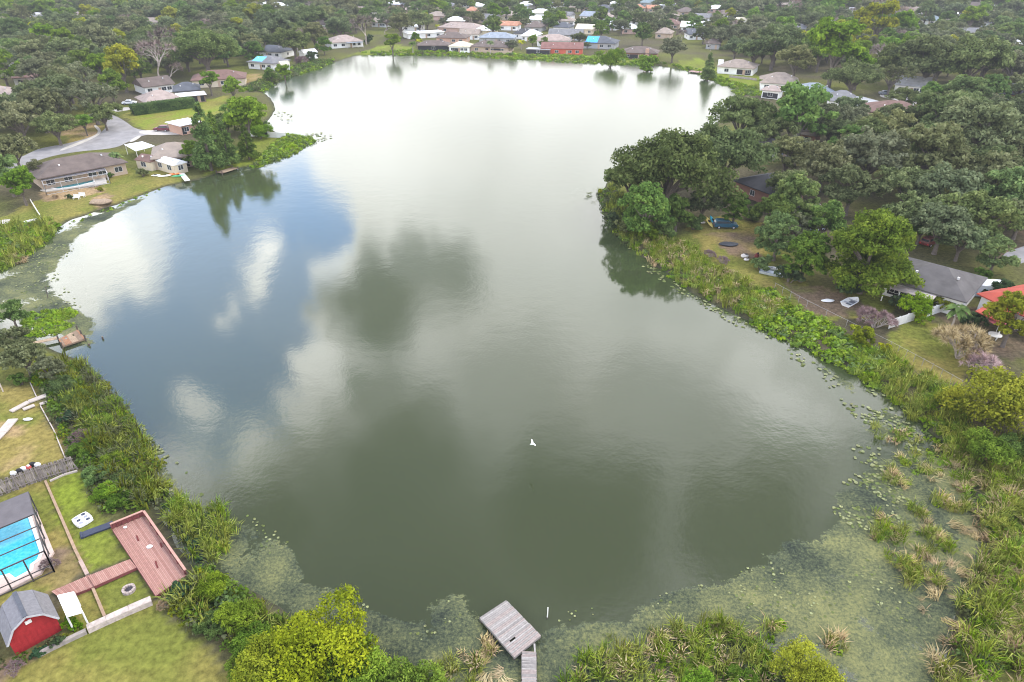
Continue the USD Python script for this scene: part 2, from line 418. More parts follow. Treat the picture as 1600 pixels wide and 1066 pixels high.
UsdGeom.PrimvarsAPI(gm).CreatePrimvar('albedo', Sdf.ValueTypeNames.Color3fArray, 'vertex').Set(Vt.Vec3fArray.FromNumpy(col.astype(np.float32)))
tag(gm, kind='structure')
used[('/World', 'ground')] = 1

# the lake: murky green water, nearly still on the left, finely rippled elsewhere
water_poly = LAKE.buffer(1.5)
wm = trimesh.creation.extrude_polygon(Polygon(water_poly.exterior), 0.9, engine='earcut')
wm.apply_translation((0, 0, -0.9))
water_mat = usdkit.material(stage, W + 'Looks/lake_water', {
    'g': ('geometry', {}), 'c': ('noise_texture', {'scale': 0.02, 'detail': 2.0}),
    'cr': ('rgb_ramp', {'ramp': [(0.3, (0.016, 0.022, 0.009)), (0.7, (0.023, 0.028, 0.012))]}),
    'n1': ('noise_texture', {'scale': 2.2, 'detail': 3.0, 'roughness': 0.6}), 'n2': ('noise_texture', {'scale': 0.35, 'detail': 2.0}),
    'k': ('noise_texture', {'scale': 0.018, 'detail': 2.0}), 'kr': ('map_range', {'from_min': 0.42, 'from_max': 0.58, 'to_min': 0.25, 'to_max': 1.0, 'clamp': True}),
    's': ('math', {'math_type': 'multiply_add', 'value2': 2.2}), 'ss': ('math', {'math_type': 'multiply'}),
    'b': ('bump', {'strength': 0.12, 'distance': 0.08}),
    'sp': ('separate_xyz', {}), 'rg': ('map_range', {'from_min': 130.0, 'from_max': 260.0, 'to_min': 0.05, 'to_max': 0.16, 'clamp': True}),
    'p': ('principled_bsdf', {'ior': 1.6, 'specular_ior_level': 0.5})},
    [('g.position', 'sp.vector'), ('sp.y', 'rg.value'), ('rg.result', 'p.roughness'), ('g.position', 'c.vector'), ('c.fac', 'cr.fac'), ('cr.color', 'p.base_color'), ('g.position', 'n1.vector'), ('g.position', 'n2.vector'), ('g.position', 'k.vector'), ('k.fac', 'kr.value'),
     ('n2.fac', 's.value1'), ('n1.fac', 's.value3'), ('s.value', 'ss.value1'), ('kr.result', 'ss.value2'), ('ss.value', 'b.height'), ('b.normal', 'p.normal')], surface='p.BSDF')
tag(struct('lake', wm, water_mat))
# ---------------------------------------------------------------- plants: one class prim of each form, copied later
def unit_rows(v):
    return v / (np.linalg.norm(v, axis=1, keepdims=True) + 1e-9)


def leaf_quads(c, n_out, size, r, aspect=0.6, droop=0.0):
    """Leaf clumps at the points c: small folded rhombs that face roughly n_out. Returns vertices, faces, normals."""
    m = len(c)
    nrm_ = unit_rows(n_out * 0.75 + np.array([0, 0, 0.35]) + r.normal(0, 0.55, (m, 3)))
    t = unit_rows(np.cross(nrm_, r.normal(0, 1, (m, 3))))
    if droop:
        t = unit_rows(t * (1 - droop) + np.array([0, 0, -1.0]) * droop)
        nrm_ = unit_rows(np.cross(t, np.cross(nrm_, t)))
    b = np.cross(nrm_, t)
    s = (size * r.uniform(0.6, 1.35, m))[:, None]
    v = np.stack([c - t * s * 0.5, c + b * s * aspect * 0.5 - nrm_ * s * 0.08, c + t * s * 0.5, c - b * s * aspect * 0.5 - nrm_ * s * 0.08], 1)
    f = (np.arange(m) * 4)[:, None, None] + np.array([[0, 1, 2], [0, 2, 3]])[None]
    sn = unit_rows(n_out * 0.8 + nrm_ * 0.5)
    return v.reshape(-1, 3), f.reshape(-1, 3), np.repeat(sn, 4, 0)


def put_mesh(path, v, f, nrm_, material):
    if nrm_ is not None:                             # faces wound to agree with the given normals
        fn = np.cross(v[f[:, 1]] - v[f[:, 0]], v[f[:, 2]] - v[f[:, 0]])
        flip = (fn * nrm_[f].sum(1)).sum(1) < 0
        f = np.where(flip[:, None], f[:, [0, 2, 1]], f)
    m = UsdGeom.Mesh.Define(stage, path)
    m.CreatePointsAttr(Vt.Vec3fArray.FromNumpy(v.astype(np.float32)))
    m.CreateFaceVertexCountsAttr(Vt.IntArray.FromNumpy(np.full(len(f), 3, np.int32)))
    m.CreateFaceVertexIndicesAttr(Vt.IntArray.FromNumpy(f.astype(np.int32).ravel()))
    m.CreateSubdivisionSchemeAttr('none')
    if nrm_ is not None:
        m.CreateNormalsAttr(Vt.Vec3fArray.FromNumpy(nrm_.astype(np.float32)))
        m.SetNormalsInterpolation('vertex')
    # every leaf its own tone
    lab = trimesh.graph.connected_component_labels(np.vstack([f[:, [0, 1]], f[:, [1, 2]]]), node_count=len(v))
    first = np.unique(lab, return_index=True)[1]
    tone = 0.5 * np.random.default_rng(len(v)).uniform(0, 1, lab.max() + 1) + 0.5 * np.clip((meshkit.fbm(v[first] * 0.55, 3, len(v)) - 0.5) * 3.2 + 0.5, 0, 1)
    tone = tone[lab]
    UsdGeom.PrimvarsAPI(m).CreatePrimvar('tone', Sdf.ValueTypeNames.FloatArray, 'vertex').Set(Vt.FloatArray.FromNumpy(tone.astype(np.float32)))
    UsdShade.MaterialBindingAPI.Apply(m.GetPrim()).Bind(material)
    return m


def puffs_of(lobes, r, per, rad, low=-0.25):
    """Small rounded clumps on the upper side of each big lobe (centre, radius, flattening)."""
    out = []
    for c, R, fl in lobes:
        d = unit_rows(r.normal(0, 1, (per * 3, 3)))
        d = d[d[:, 2] > low][:per]
        k = r.uniform(0.62, 1.0, (len(d), 1))
        out.append(np.c_[np.asarray(c) + d * np.array([R, R, R * fl]) * k, R * r.uniform(rad[0], rad[1], len(d))])
    return np.vstack(out)


def leaves_on(puffs, per, size, r, low=-0.55, fl=0.8, aspect=0.6, droop=0.0):
    cs, ns = [], []
    for x, y, z, R in puffs:
        k = max(6, int(per * (R / puffs[:, 3].mean()) ** 2))
        d = unit_rows(r.normal(0, 1, (k * 2, 3)))
        d = d[d[:, 2] > low][:k]
        cs.append(np.array([x, y, z]) + d * np.array([R, R, R * fl]) * r.uniform(0.55, 1.08, (len(d), 1)))
        ns.append(d)
    return leaf_quads(np.vstack(cs), np.vstack(ns), size, r, aspect, droop)


def limbs(trunk_h, trunk_r, ends, r, sides=6, lean=0.0):
    """Tapered trunk that forks into limbs reaching the given ends."""
    base = [(0, 0, -0.4), (lean * 0.2, 0, trunk_h * 0.5), (lean * 0.5, 0, trunk_h)]
    ms = [tube([(0, 0, -0.4), (0, 0, 0.15), base[1], base[2]], [trunk_r * 1.5, trunk_r * 1.15, trunk_r * 0.95, trunk_r * 0.8], sides + 2)]
    top = np.array(base[2])
    for e in ends:
        e = np.asarray(e, float)
        s = top - [0, 0, trunk_h * r.uniform(0.05, 0.3)]
        mid = s * 0.45 + e * 0.55 + np.array([r.normal(0, 0.3), r.normal(0, 0.3), 0.15 * np.linalg.norm(e - s)])
        q = s * 0.8 + e * 0.2 + np.array([0, 0, 0.12 * np.linalg.norm(e - s)])
        ms.append(tube([s, q, mid, e], [trunk_r * 0.55, trunk_r * 0.48, trunk_r * 0.32, trunk_r * 0.1], sides))
    return cat_(ms)


bark = mat('bark_grey', (0.115, 0.095, 0.08), 0.9, 0.3, 2.0, 0.5)
bark_pale = mat('bark_pale', (0.30, 0.255, 0.22), 0.9, 0.25, 2.0, 0.3)
L_OAK = leaf_mat('oak_leaves', (0.040, 0.055, 0.018), (0.102, 0.134, 0.043), (0.205, 0.238, 0.090), obj_var=0.28)
L_OLIVE = leaf_mat('olive_leaves', (0.060, 0.068, 0.026), (0.138, 0.152, 0.062), (0.245, 0.252, 0.122), obj_var=0.25)
L_GREEN = leaf_mat('green_leaves', (0.043, 0.073, 0.015), (0.103, 0.169, 0.030), (0.206, 0.281, 0.053), obj_var=0.25)
L_FRESH = leaf_mat('fresh_leaves', (0.061, 0.105, 0.013), (0.132, 0.215, 0.024), (0.237, 0.330, 0.042), obj_var=0.2)
L_YELLOW = leaf_mat('yellow_green_leaves', (0.085, 0.105, 0.010), (0.215, 0.235, 0.020), (0.370, 0.370, 0.036), obj_var=0.2)
L_DARK = leaf_mat('dark_leaves', (0.027, 0.048, 0.020), (0.069, 0.110, 0.037), (0.131, 0.181, 0.062), obj_var=0.25)
L_BLUE = leaf_mat('blue_green_leaves', (0.021, 0.048, 0.024), (0.051, 0.105, 0.051), (0.105, 0.173, 0.083), obj_var=0.2)
L_DRY = leaf_mat('dry_leaves', (0.160, 0.110, 0.055), (0.320, 0.235, 0.125), (0.520, 0.410, 0.250), 0.2, obj_var=0.25)
L_TWIG = leaf_mat('bare_twigs', (0.140, 0.105, 0.085), (0.235, 0.185, 0.155), (0.340, 0.280, 0.240), 0.1, obj_var=0.2)
L_PINKTWIG = leaf_mat('pink_twigs', (0.140, 0.090, 0.085), (0.240, 0.165, 0.160), (0.360, 0.260, 0.260), 0.1, obj_var=0.15)
L_REED = leaf_mat('reed_leaves', (0.091, 0.120, 0.021), (0.195, 0.237, 0.042), (0.338, 0.358, 0.078), 0.3, obj_var=0.35)
L_REEDDRY = leaf_mat('dry_reed_leaves', (0.200, 0.140, 0.070), (0.360, 0.270, 0.140), (0.550, 0.440, 0.260), 0.2, obj_var=0.3)
L_WEED = leaf_mat('weed_leaves', (0.067, 0.115, 0.011), (0.144, 0.230, 0.023), (0.241, 0.333, 0.041), 0.35, obj_var=0.3)

CLS = {}                                             # kind -> list of (class path, natural crown width, height of the crown's middle, total height)


def tree_class(kind, i, crown_mesh, trunk_mesh, leaf, barkm, width, mid, top, extra=None):
    base = f'/World/class_{kind}_{i}'
    stage.CreateClassPrim(base)
    if trunk_mesh is not None:
        usdkit.mesh(stage, base + '/trunk', trunk_mesh, barkm, smooth=50)
    put_mesh(base + '/crown', *crown_mesh, leaf)
    CLS.setdefault(kind, []).append((base, width, mid, top))


def oak(kind, i, leaf, seed, n_lobe=9, Rw=7.0, top=10.5, per=46, size=0.62, pp=12, spread=0.62, gaps=0.0, band=(0.46, 0.74)):
    r = np.random.default_rng(seed)
    lobes = [((r.normal(0, 0.6), r.normal(0, 0.6), top - Rw * 0.42), Rw * 0.46, 0.75)]
    a0 = r.uniform(0, 6.28)
    for k in range(n_lobe):
        a = a0 + k * 6.283 / n_lobe + r.normal(0, 0.25)
        d = Rw * spread * r.uniform(0.72, 1.12)
        lr = Rw * r.uniform(0.26, 0.44)
        lobes.append(((math.cos(a) * d, math.sin(a) * d, top * r.uniform(*band)), lr, r.uniform(0.6, 0.85)))
    for k in range(n_lobe // 2):
        a = r.uniform(0, 6.28)
        d = Rw * 0.33
        lobes.append(((math.cos(a) * d, math.sin(a) * d, top * r.uniform(0.66, 0.84)), Rw * r.uniform(0.24, 0.36), 0.8))
    pf = puffs_of(lobes, r, pp, (0.24, 0.46))
    if gaps:
        pf = pf[r.uniform(0, 1, len(pf)) > gaps]
    crown = leaves_on(pf, per, size, r)
    ends = [np.array(c) * [0.85, 0.85, 1] for c, R, f in lobes[1:1 + n_lobe]] + [lobes[0][0]]
    tree_class(kind, i, crown, limbs(top * 0.26, Rw * 0.062, ends, r), leaf, bark, Rw * 2, top * 0.62, top)


for i in range(5):
    oak('oak_tree', i, L_OAK if i < 3 else L_OLIVE, 100 + i, n_lobe=8 + i % 3, gaps=0.05 + 0.06 * (i % 3))
oak('great_oak', 0, L_OAK, 140, n_lobe=13, Rw=12, top=14.5, per=46, size=0.66, pp=17, gaps=0.1)
oak('great_oak', 1, L_OAK, 141, n_lobe=12, Rw=11, top=14.0, per=46, size=0.66, pp=17, gaps=0.14)
for i in range(3):
    oak('shade_tree', i, L_GREEN, 200 + i, n_lobe=8, Rw=5.2, top=9.4, size=0.5, spread=0.55, band=(0.30, 0.68))
oak('round_tree', 0, leaf_mat('round_tree_leaves', (0.055, 0.092, 0.013), (0.138, 0.205, 0.028), (0.270, 0.335, 0.050)), 230, n_lobe=13, Rw=8, top=14.0, per=70, size=0.46, pp=22, spread=0.56, band=(0.24, 0.66))
for i in range(2):
    oak('bright_tree', i, L_FRESH, 240 + i, n_lobe=7, Rw=5.0, top=10.5, size=0.55, spread=0.5)
for i in range(2):
    oak('yellow_tree', i, L_YELLOW, 250 + i, n_lobe=7, Rw=4.8, top=9.0, size=0.5, spread=0.55)
oak('sparse_oak', 0, L_OLIVE, 260, n_lobe=9, Rw=7, top=11, per=30, size=0.6, pp=9, gaps=0.4, spread=0.7)
oak('sparse_oak', 1, L_OLIVE, 261, n_lobe=8, Rw=6.5, top=12, per=30, size=0.6, pp=9, gaps=0.35, spread=0.66)


def cypress(i, seed, H=12.0, Rb=3.0, leaf=None):
    r = np.random.default_rng(seed)
    pf = []
    for k in range(150):
        h = r.uniform(0.06, 1.0) ** 0.9
        a = r.uniform(0, 6.28)
        rr = Rb * (1 - h) ** 0.75 * r.uniform(0.35, 1.0) + 0.15
        pf.append((math.cos(a) * rr, math.sin(a) * rr, H * h, 0.75 * (1.15 - h) + 0.2))
    crown = leaves_on(np.array(pf), 46, 0.42, r, low=-0.8, fl=0.8)
    tree_class('cypress_tree', i, crown, tube([(0, 0, -0.4), (0, 0, H * 0.4), (0, 0, H * 0.92)], [0.35, 0.22, 0.05], 6), leaf or L_GREEN, bark, Rb * 2, H * 0.45, H)


cypress(0, 300); cypress(1, 301, 11.0, 3.4); cypress(2, 302, 12.5, 2.4, L_FRESH)


def bush(kind, i, leaf, seed, Rw, H, n_lobe, per, size, pp=9, droop=0.0, aspect=0.6):
    r = np.random.default_rng(seed)
    lobes = [((0, 0, H * 0.42), min(Rw, H) * 0.5, 0.9)]
    for k in range(n_lobe):
        a = k * 6.283 / n_lobe + r.normal(0, 0.3)
        d = Rw * 0.62 * r.uniform(0.35, 1.25)
        lobes.append(((math.cos(a) * d, math.sin(a) * d, H * r.uniform(0.22, 0.62)), min(Rw, H) * r.uniform(0.24, 0.46), 0.95))
    pf = puffs_of(lobes, r, pp, (0.26, 0.5), -0.4)
    crown = leaves_on(pf, per, size, r, -0.7, 0.85, aspect, droop)
    stems = cat_([tube([(r.normal(0, 0.1), r.normal(0, 0.1), -0.2), np.array(c) * [0.4, 0.4, 0.6], np.array(c)], [0.09, 0.06, 0.02], 5) for c, R, f in lobes])
    tree_class(kind, i, crown, stems, leaf, bark, Rw * 2, H * 0.5, H)


bush('shrub', 0, L_GREEN, 400, 1.6, 2.4, 5, 34, 0.30); bush('shrub', 1, L_DARK, 401, 1.7, 2.6, 5, 34, 0.32); bush('shrub', 2, L_OLIVE, 402, 1.5, 2.2, 6, 34, 0.28)
bush('yellow_shrub', 0, L_YELLOW, 410, 1.6, 2.2, 5, 34, 0.28); bush('bright_shrub', 0, L_WEED, 411, 1.7, 2.2, 5, 36, 0.30)
bush('blue_shrub', 0, L_BLUE, 412, 1.6, 2.2, 5, 36, 0.34)
bush('big_bush', 0, L_YELLOW, 420, 4.6, 5.2, 11, 46, 0.26, 22); bush('big_bush', 1, L_YELLOW, 421, 4.4, 6.0, 10, 46, 0.28, 22)
bush('leafy_bush', 0, L_FRESH, 430, 3.0, 3.8, 9, 46, 0.24, 16); bush('leafy_bush', 1, L_GREEN, 431, 3.0, 3.6, 9, 46, 0.26, 16)
bush('willow_tree', 0, L_FRESH, 440, 6.0, 7.5, 11, 34, 0.55, 16, 0.55, 0.35)


def bare(kind, i, leaf, barkm, seed, H=9.0, Rw=5.0, gens=4, twigs=5, thick=0.22):
    """Leafless tree: forking limbs that end in sprays of fine twigs."""
    r = np.random.default_rng(seed)
    ms, tips = [], []

    def grow(p, d, L, rad, g):
        e = p + d * L
        m = (p + e) / 2 + r.normal(0, 0.06 * L, 3)
        ms.append(tube([p, m, e], [rad, rad * 0.85, rad * 0.65], 5))
        if g == 0:
            tips.append((e, d)); return
        for k in range(r.integers(2, 4)):
            nd = d + r.normal(0, 0.5, 3) * [1, 1, 0.55]; nd[2] = max(nd[2], 0.02); nd /= np.linalg.norm(nd)
            grow(e, nd, L * r.uniform(0.66, 0.88), rad * 0.62, g - 1)
    for k in range(9 if thick < 0.2 else 1):
        d = np.array([math.cos(k * 2.4) * r.uniform(0.2, 1.3), math.sin(k * 2.4) * r.uniform(0.2, 1.3), 0.9]) if thick < 0.2 else np.array([0, 0, 1.0])
        grow(np.array([0, 0, -0.1 if thick < 0.2 else -0.3]), d / np.linalg.norm(d), H * (0.2 if thick < 0.2 else 0.27), thick, gens)
    vs, fs, ns, off = [], [], [], 0
    for e, d in tips:
        for k in range(twigs):
            nd = d + r.normal(0, 0.65, 3); nd /= np.linalg.norm(nd)
            L = H * r.uniform(0.06, 0.15)
            s = np.cross(nd, r.normal(0, 1, 3)); s /= np.linalg.norm(s); s *= H * 0.006
            q = np.array([e - s, e + s, e + nd * L])
            vs.append(q); fs.append(np.array([[0, 1, 2]]) + off); ns.append(np.repeat((nd * 0.5 + [0, 0, 0.6])[None], 3, 0)); off += 3
    allp = np.vstack([m.vertices for m in ms] + vs)
    w = np.percentile(np.hypot(allp[:, 0], allp[:, 1]), 97)
    h = allp[:, 2].max()
    tree_class(kind, i, (np.vstack(vs), np.vstack(fs), unit_rows(np.vstack(ns))), cat_(ms), leaf, barkm, w * 2, h * 0.6, h)


bare('bare_tree', 0, L_TWIG, bark_pale, 500, 9.0, twigs=26); bare('bare_tree', 1, L_TWIG, bark_pale, 501, 9.0, twigs=26)
bare('bare_shrub', 0, L_DRY, bark_pale, 510, 5.0, gens=3, twigs=30, thick=0.09); bare('pink_shrub', 0, L_PINKTWIG, bark_pale, 511, 4.0, gens=3, twigs=30, thick=0.07)
bare('bloom_shrub', 0, leaf_mat('pink_bloom', (0.260, 0.160, 0.150), (0.420, 0.290, 0.280), (0.600, 0.460, 0.450), 0.2), bark_pale, 512, 4.0, gens=3, twigs=30, thick=0.07)


def palm(i, seed, H, R, leaf):
    r = np.random.default_rng(seed)
    vs, fs, ns, off = [], [], [], 0
    for k in range(22):
        a, up = k * 2.4, r.uniform(-0.2, 1.0)
        L = R * r.uniform(0.85, 1.1)
        dirh = np.array([math.cos(a), math.sin(a), 0])
        side = np.array([-math.sin(a), math.cos(a), 0])
        pts = [np.array([0, 0, H]) + dirh * L * t * (1 - 0.2 * up) + np.array([0, 0, L * (up * t - (0.55 + 0.5 * up) * t * t)]) for t in np.linspace(0, 1, 5)]
        wd = [0.08, 0.34, 0.36, 0.24, 0.02]
        for s in (-1, 1):
            for q in range(4):
                a0, a1 = pts[q], pts[q + 1]
                vs += [a0, a1, a1 + side * s * wd[q + 1] * R * 0.5 - [0, 0, wd[q + 1] * 0.3 * R], a0 + side * s * wd[q] * R * 0.5 - [0, 0, wd[q] * 0.3 * R]]
                fs += [[off, off + 1, off + 2], [off, off + 2, off + 3]]
                ns += [[0, 0, 1.0] + side * s * 0.4] * 4
                off += 4
    trunk = tube([(0, 0, -0.3), (0.1, 0, H * 0.5), (0, 0, H + 0.1)], [0.22, 0.16, 0.18], 7)
    tree_class('palm_tree', i, (np.array(vs), np.array(fs), unit_rows(np.array(ns))), trunk, leaf, bark_pale, R * 2, H, H + R * 0.5)


palm(0, 600, 5.0, 2.2, L_GREEN); palm(1, 601, 3.2, 2.0, L_YELLOW)


# ------------------------------------------------ waterside clumps, scattered by point instancers
def blades(n, H, spread, width, r, bend=0.5, flat=0.0, oneway=None):
    vs, fs, ns, off = [], [], [], 0
    for k in range(n):
        a = r.uniform(0, 6.28)
        b0 = np.array([math.cos(a), math.sin(a), 0]) * spread * r.uniform(0, 1) ** 0.6
        a2 = a + r.normal(0, 0.8) if oneway is None else r.normal(0, oneway)
        out = np.array([math.cos(a2), math.sin(a2), 0])
        h, bd = H * r.uniform(0.6, 1.1), bend * r.uniform(0.3, 1.3)
        side = np.array([-out[1], out[0], 0]) * width * r.uniform(0.7, 1.2)
        p0, p1, p2 = b0, b0 + [0, 0, h * 0.55 * (1 - flat)] + out * h * (0.18 * bd + flat * 0.5), b0 + [0, 0, h * (1 - 0.35 * bd) * (1 - flat)] + out * h * (0.6 * bd + flat)
        vs += [p0 - side * 0.6, p0 + side * 0.6, p1 + side, p1 - side, p2]
        fs += [[off, off + 1, off + 2], [off, off + 2, off + 3], [off + 3, off + 2, off + 4]]
        nn = out * 0.5 + np.array([0, 0, 0.8])
        ns += [nn] * 5
        off += 5
    return np.array(vs), np.array(fs), unit_rows(np.array(ns))


def mound(n, R, H, size, r, seed_low=0.0):
    d = unit_rows(r.normal(0, 1, (n * 3, 3)))
    d = d[d[:, 2] > seed_low][:n]
    return leaf_quads(d * [R, R, H] * r.uniform(0.5, 1.05, (len(d), 1)), d, size, r, 0.75)


def scatter(name, label, cat, protos, pts, zs, scales, seed=1):
    """One patch of uncountable plants: an instancer of the given clumps (vertices, faces, normals, material) at the points."""
    r = np.random.default_rng(seed)
    path = W + numbered(name)
    pi = UsdGeom.PointInstancer.Define(stage, path)
    rel = pi.CreatePrototypesRel()
    for k, (v, f, nn, m) in enumerate(protos):
        put_mesh(f'{path}/clump_form_{k:03d}', v, f, nn, m)
        rel.AddTarget(f'{path}/clump_form_{k:03d}')
    n = len(pts)
    pi.CreateProtoIndicesAttr(Vt.IntArray.FromNumpy(r.integers(0, len(protos), n).astype(np.int32)))
    pi.CreatePositionsAttr(Vt.Vec3fArray.FromNumpy(np.c_[pts, zs].astype(np.float32)))
    a = r.uniform(0, 2 * np.pi, n) / 2
    pi.CreateOrientationsAttr(Vt.QuathArray([Gf.Quath(float(math.cos(x)), 0.0, 0.0, float(math.sin(x))) for x in a]))
    pi.CreateScalesAttr(Vt.Vec3fArray.FromNumpy(np.repeat(np.asarray(scales, float)[:, None], 3, 1).astype(np.float32)))
    return tag(pi, label, cat, kind='stuff')


def sample(poly, density, r, avoid=None):
    """Random points of the given density (per square metre) in a polygon in plan."""
    pg = poly if hasattr(poly, 'exterior') else Polygon(poly).buffer(0)
    x0, y0, x1, y1 = pg.bounds
    n = int((x1 - x0) * (y1 - y0) * density)
    q = np.c_[r.uniform(x0, x1, n), r.uniform(y0, y1, n)]
    q = q[shapely.contains_xy(pg, q[:, 0], q[:, 1])]
    if avoid is not None and len(q):
        q = q[~shapely.contains_xy(avoid, q[:, 0], q[:, 1])]
    return q


def land_z(q):
    d = lake_dist(q)
    return np.clip(d * 0.28, -0.15, GROUND)
# ---------------------------------------------------------------- roads, drives, houses
asphalt = mat('worn_asphalt', (0.235, 0.222, 0.218), 0.9, 0.24, 0.3, 0.2)
concrete = mat('pale_concrete', (0.42, 0.385, 0.34), 0.85, 0.12, 0.8, 0.1)
FOOT = []                                            # ground already taken (polygons in plan)
ROOFS_PX = []                                        # where each roof shows in the photograph: pixel, distance, half width in pixels
LM = []                                              # landmarks for the trees' labels: pixel and name


def pavement(name, px, material, z=0.60):
    pg = Polygon(chaikin(PP(px), 2)).buffer(0)
    FOOT.append(pg)
    return struct(name, slab(pg, z - 0.35, z), material)


pavement('road', [(-60, 262), (20, 252), (45, 240), (62, 232), (110, 224), (150, 212), (166, 201), (165, 191), (148, 184), (132, 180), (158, 176), (178, 180), (196, 190), (213, 203), (240, 205), (238, 210), (222, 212),
                  (200, 222), (180, 232), (120, 237), (75, 245), (30, 262), (-60, 280)], asphalt)
pavement('driveway', [(214, 203), (300, 205), (300, 210), (222, 212)], concrete, 0.606)
pavement('driveway', [(165, 170), (206, 167), (206, 172), (172, 176)], concrete, 0.606)
pavement('driveway', [(1368, 150), (1395, 141), (1442, 138), (1445, 147), (1412, 152), (1440, 162), (1420, 163), (1395, 155)], concrete, 0.606)
pavement('driveway', [(1284, 187), (1300, 184), (1316, 187), (1314, 193), (1290, 191)], concrete, 0.606)
pavement('road', [(1562, 398), (1600, 385), (1700, 350), (1700, 372), (1600, 412), (1575, 415)], asphalt)
pavement('path', [(92, 234), (138, 217), (156, 207), (146, 197), (150, 195), (161, 207), (142, 219), (96, 237)], concrete, 0.612)
pavement('path', [(200, 222), (216, 212), (222, 213), (208, 222)], concrete, 0.612)

pane_mat = mat('window_glass', (0.03, 0.035, 0.04), 0.12, 0.1, 1.0, 0, spec=0.6)
frame_white = mat('white_frame', (0.62, 0.60, 0.56), 0.6, 0.08)
alu = mat('pale_frame', (0.45, 0.44, 0.44), 0.5, 0.1)
door_mat = mat('painted_door', (0.34, 0.24, 0.17), 0.6, 0.1)
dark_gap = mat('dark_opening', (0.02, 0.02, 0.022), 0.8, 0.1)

ROOFS = {'brown': (0.115, 0.088, 0.076), 'tan': (0.235, 0.19, 0.155), 'pinktan': (0.285, 0.225, 0.195), 'redbrown': (0.145, 0.085, 0.070), 'slate': (0.075, 0.08, 0.092), 'grey': (0.15, 0.147, 0.150),
         'bluegrey': (0.21, 0.235, 0.27), 'white': (0.66, 0.66, 0.66), 'red': (0.34, 0.062, 0.04), 'terracotta': (0.35, 0.17, 0.105), 'lightgrey': (0.33, 0.33, 0.335), 'teal': (0.16, 0.20, 0.22), 'charcoal': (0.048, 0.048, 0.053),
         'brickred': (0.175, 0.085, 0.072), 'cream': (0.48, 0.43, 0.32), 'oldslate': (0.088, 0.080, 0.077), 'rusty': (0.36, 0.31, 0.29)}
WALLS = {'white': (0.64, 0.63, 0.60), 'cream': (0.47, 0.40, 0.29), 'tan': (0.35, 0.27, 0.20), 'salmon': (0.42, 0.26, 0.19), 'red': (0.40, 0.085, 0.05), 'grey': (0.27, 0.27, 0.27), 'brick': (0.22, 0.11, 0.08), 'pink': (0.44, 0.30, 0.25),
         'brown': (0.15, 0.105, 0.08), 'paleblue': (0.36, 0.40, 0.44)}


def roof_mat(k):
    return mat('roof_' + k, ROOFS[k], 0.85, 0.22, 0.45, 0.35, 3.0, dark=np.array(ROOFS[k]) * 0.72)


def wall_mat(k):
    return mat('wall_' + k, WALLS[k], 0.8, 0.07, 0.6)


def roof_mesh(w, d, h, rise, o, kind):
    """Hip or gable roof with a fascia, eaves o outside the walls."""
    W2, D2, t = w / 2 + o, d / 2 + o, 0.18
    inset = min(D2, W2 * 0.8) if kind == 'hip' else 0.0
    if kind == 'flat':
        return box(-W2, W2, -D2, D2, h + 0.003, h + 0.20)
    z0, z1, z2 = h + 0.003, h + t, h + t + rise
    v = [(-W2, -D2, z0), (W2, -D2, z0), (W2, D2, z0), (-W2, D2, z0), (-W2, -D2, z1), (W2, -D2, z1), (W2, D2, z1), (-W2, D2, z1), (-W2 + inset, 0, z2), (W2 - inset, 0, z2)]
    f = [(0, 2, 1), (0, 3, 2), (0, 1, 5), (0, 5, 4), (1, 2, 6), (1, 6, 5), (2, 3, 7), (2, 7, 6), (3, 0, 4), (3, 4, 7), (4, 5, 9), (4, 9, 8), (6, 7, 8), (6, 8, 9), (5, 6, 9), (7, 4, 8)]
    return trimesh.Trimesh(np.array(v, float), np.array(f), process=False)


def window(parent, cx, cz, w, h, side, at, frame=frame_white):
    """A framed window on a wall; side: '-y', '+x' or '-x', at = that wall's plane."""
    def put(m):
        if side == '-y':
            m.apply_translation((cx, at, cz))
        else:
            m.apply_transform(trimesh.transformations.rotation_matrix(math.pi / 2, (0, 0, 1)))
            m.apply_translation((at, cx, cz))
        return m
    f = part('window', put(cat_([box(-w / 2 - 0.06, w / 2 + 0.06, -0.05, 0.05, h / 2, h / 2 + 0.06), box(-w / 2 - 0.06, w / 2 + 0.06, -0.05, 0.05, -h / 2 - 0.06, -h / 2),
                                 box(-w / 2 - 0.06, -w / 2, -0.05, 0.05, -h / 2, h / 2), box(w / 2, w / 2 + 0.06, -0.05, 0.05, -h / 2, h / 2), box(-0.03, 0.03, -0.045, 0.045, -h / 2, h / 2)])), frame, parent)
    part('pane', put(box(-w / 2, w / 2, -0.03, 0.03, -h / 2, h / 2)), pane_mat, f)


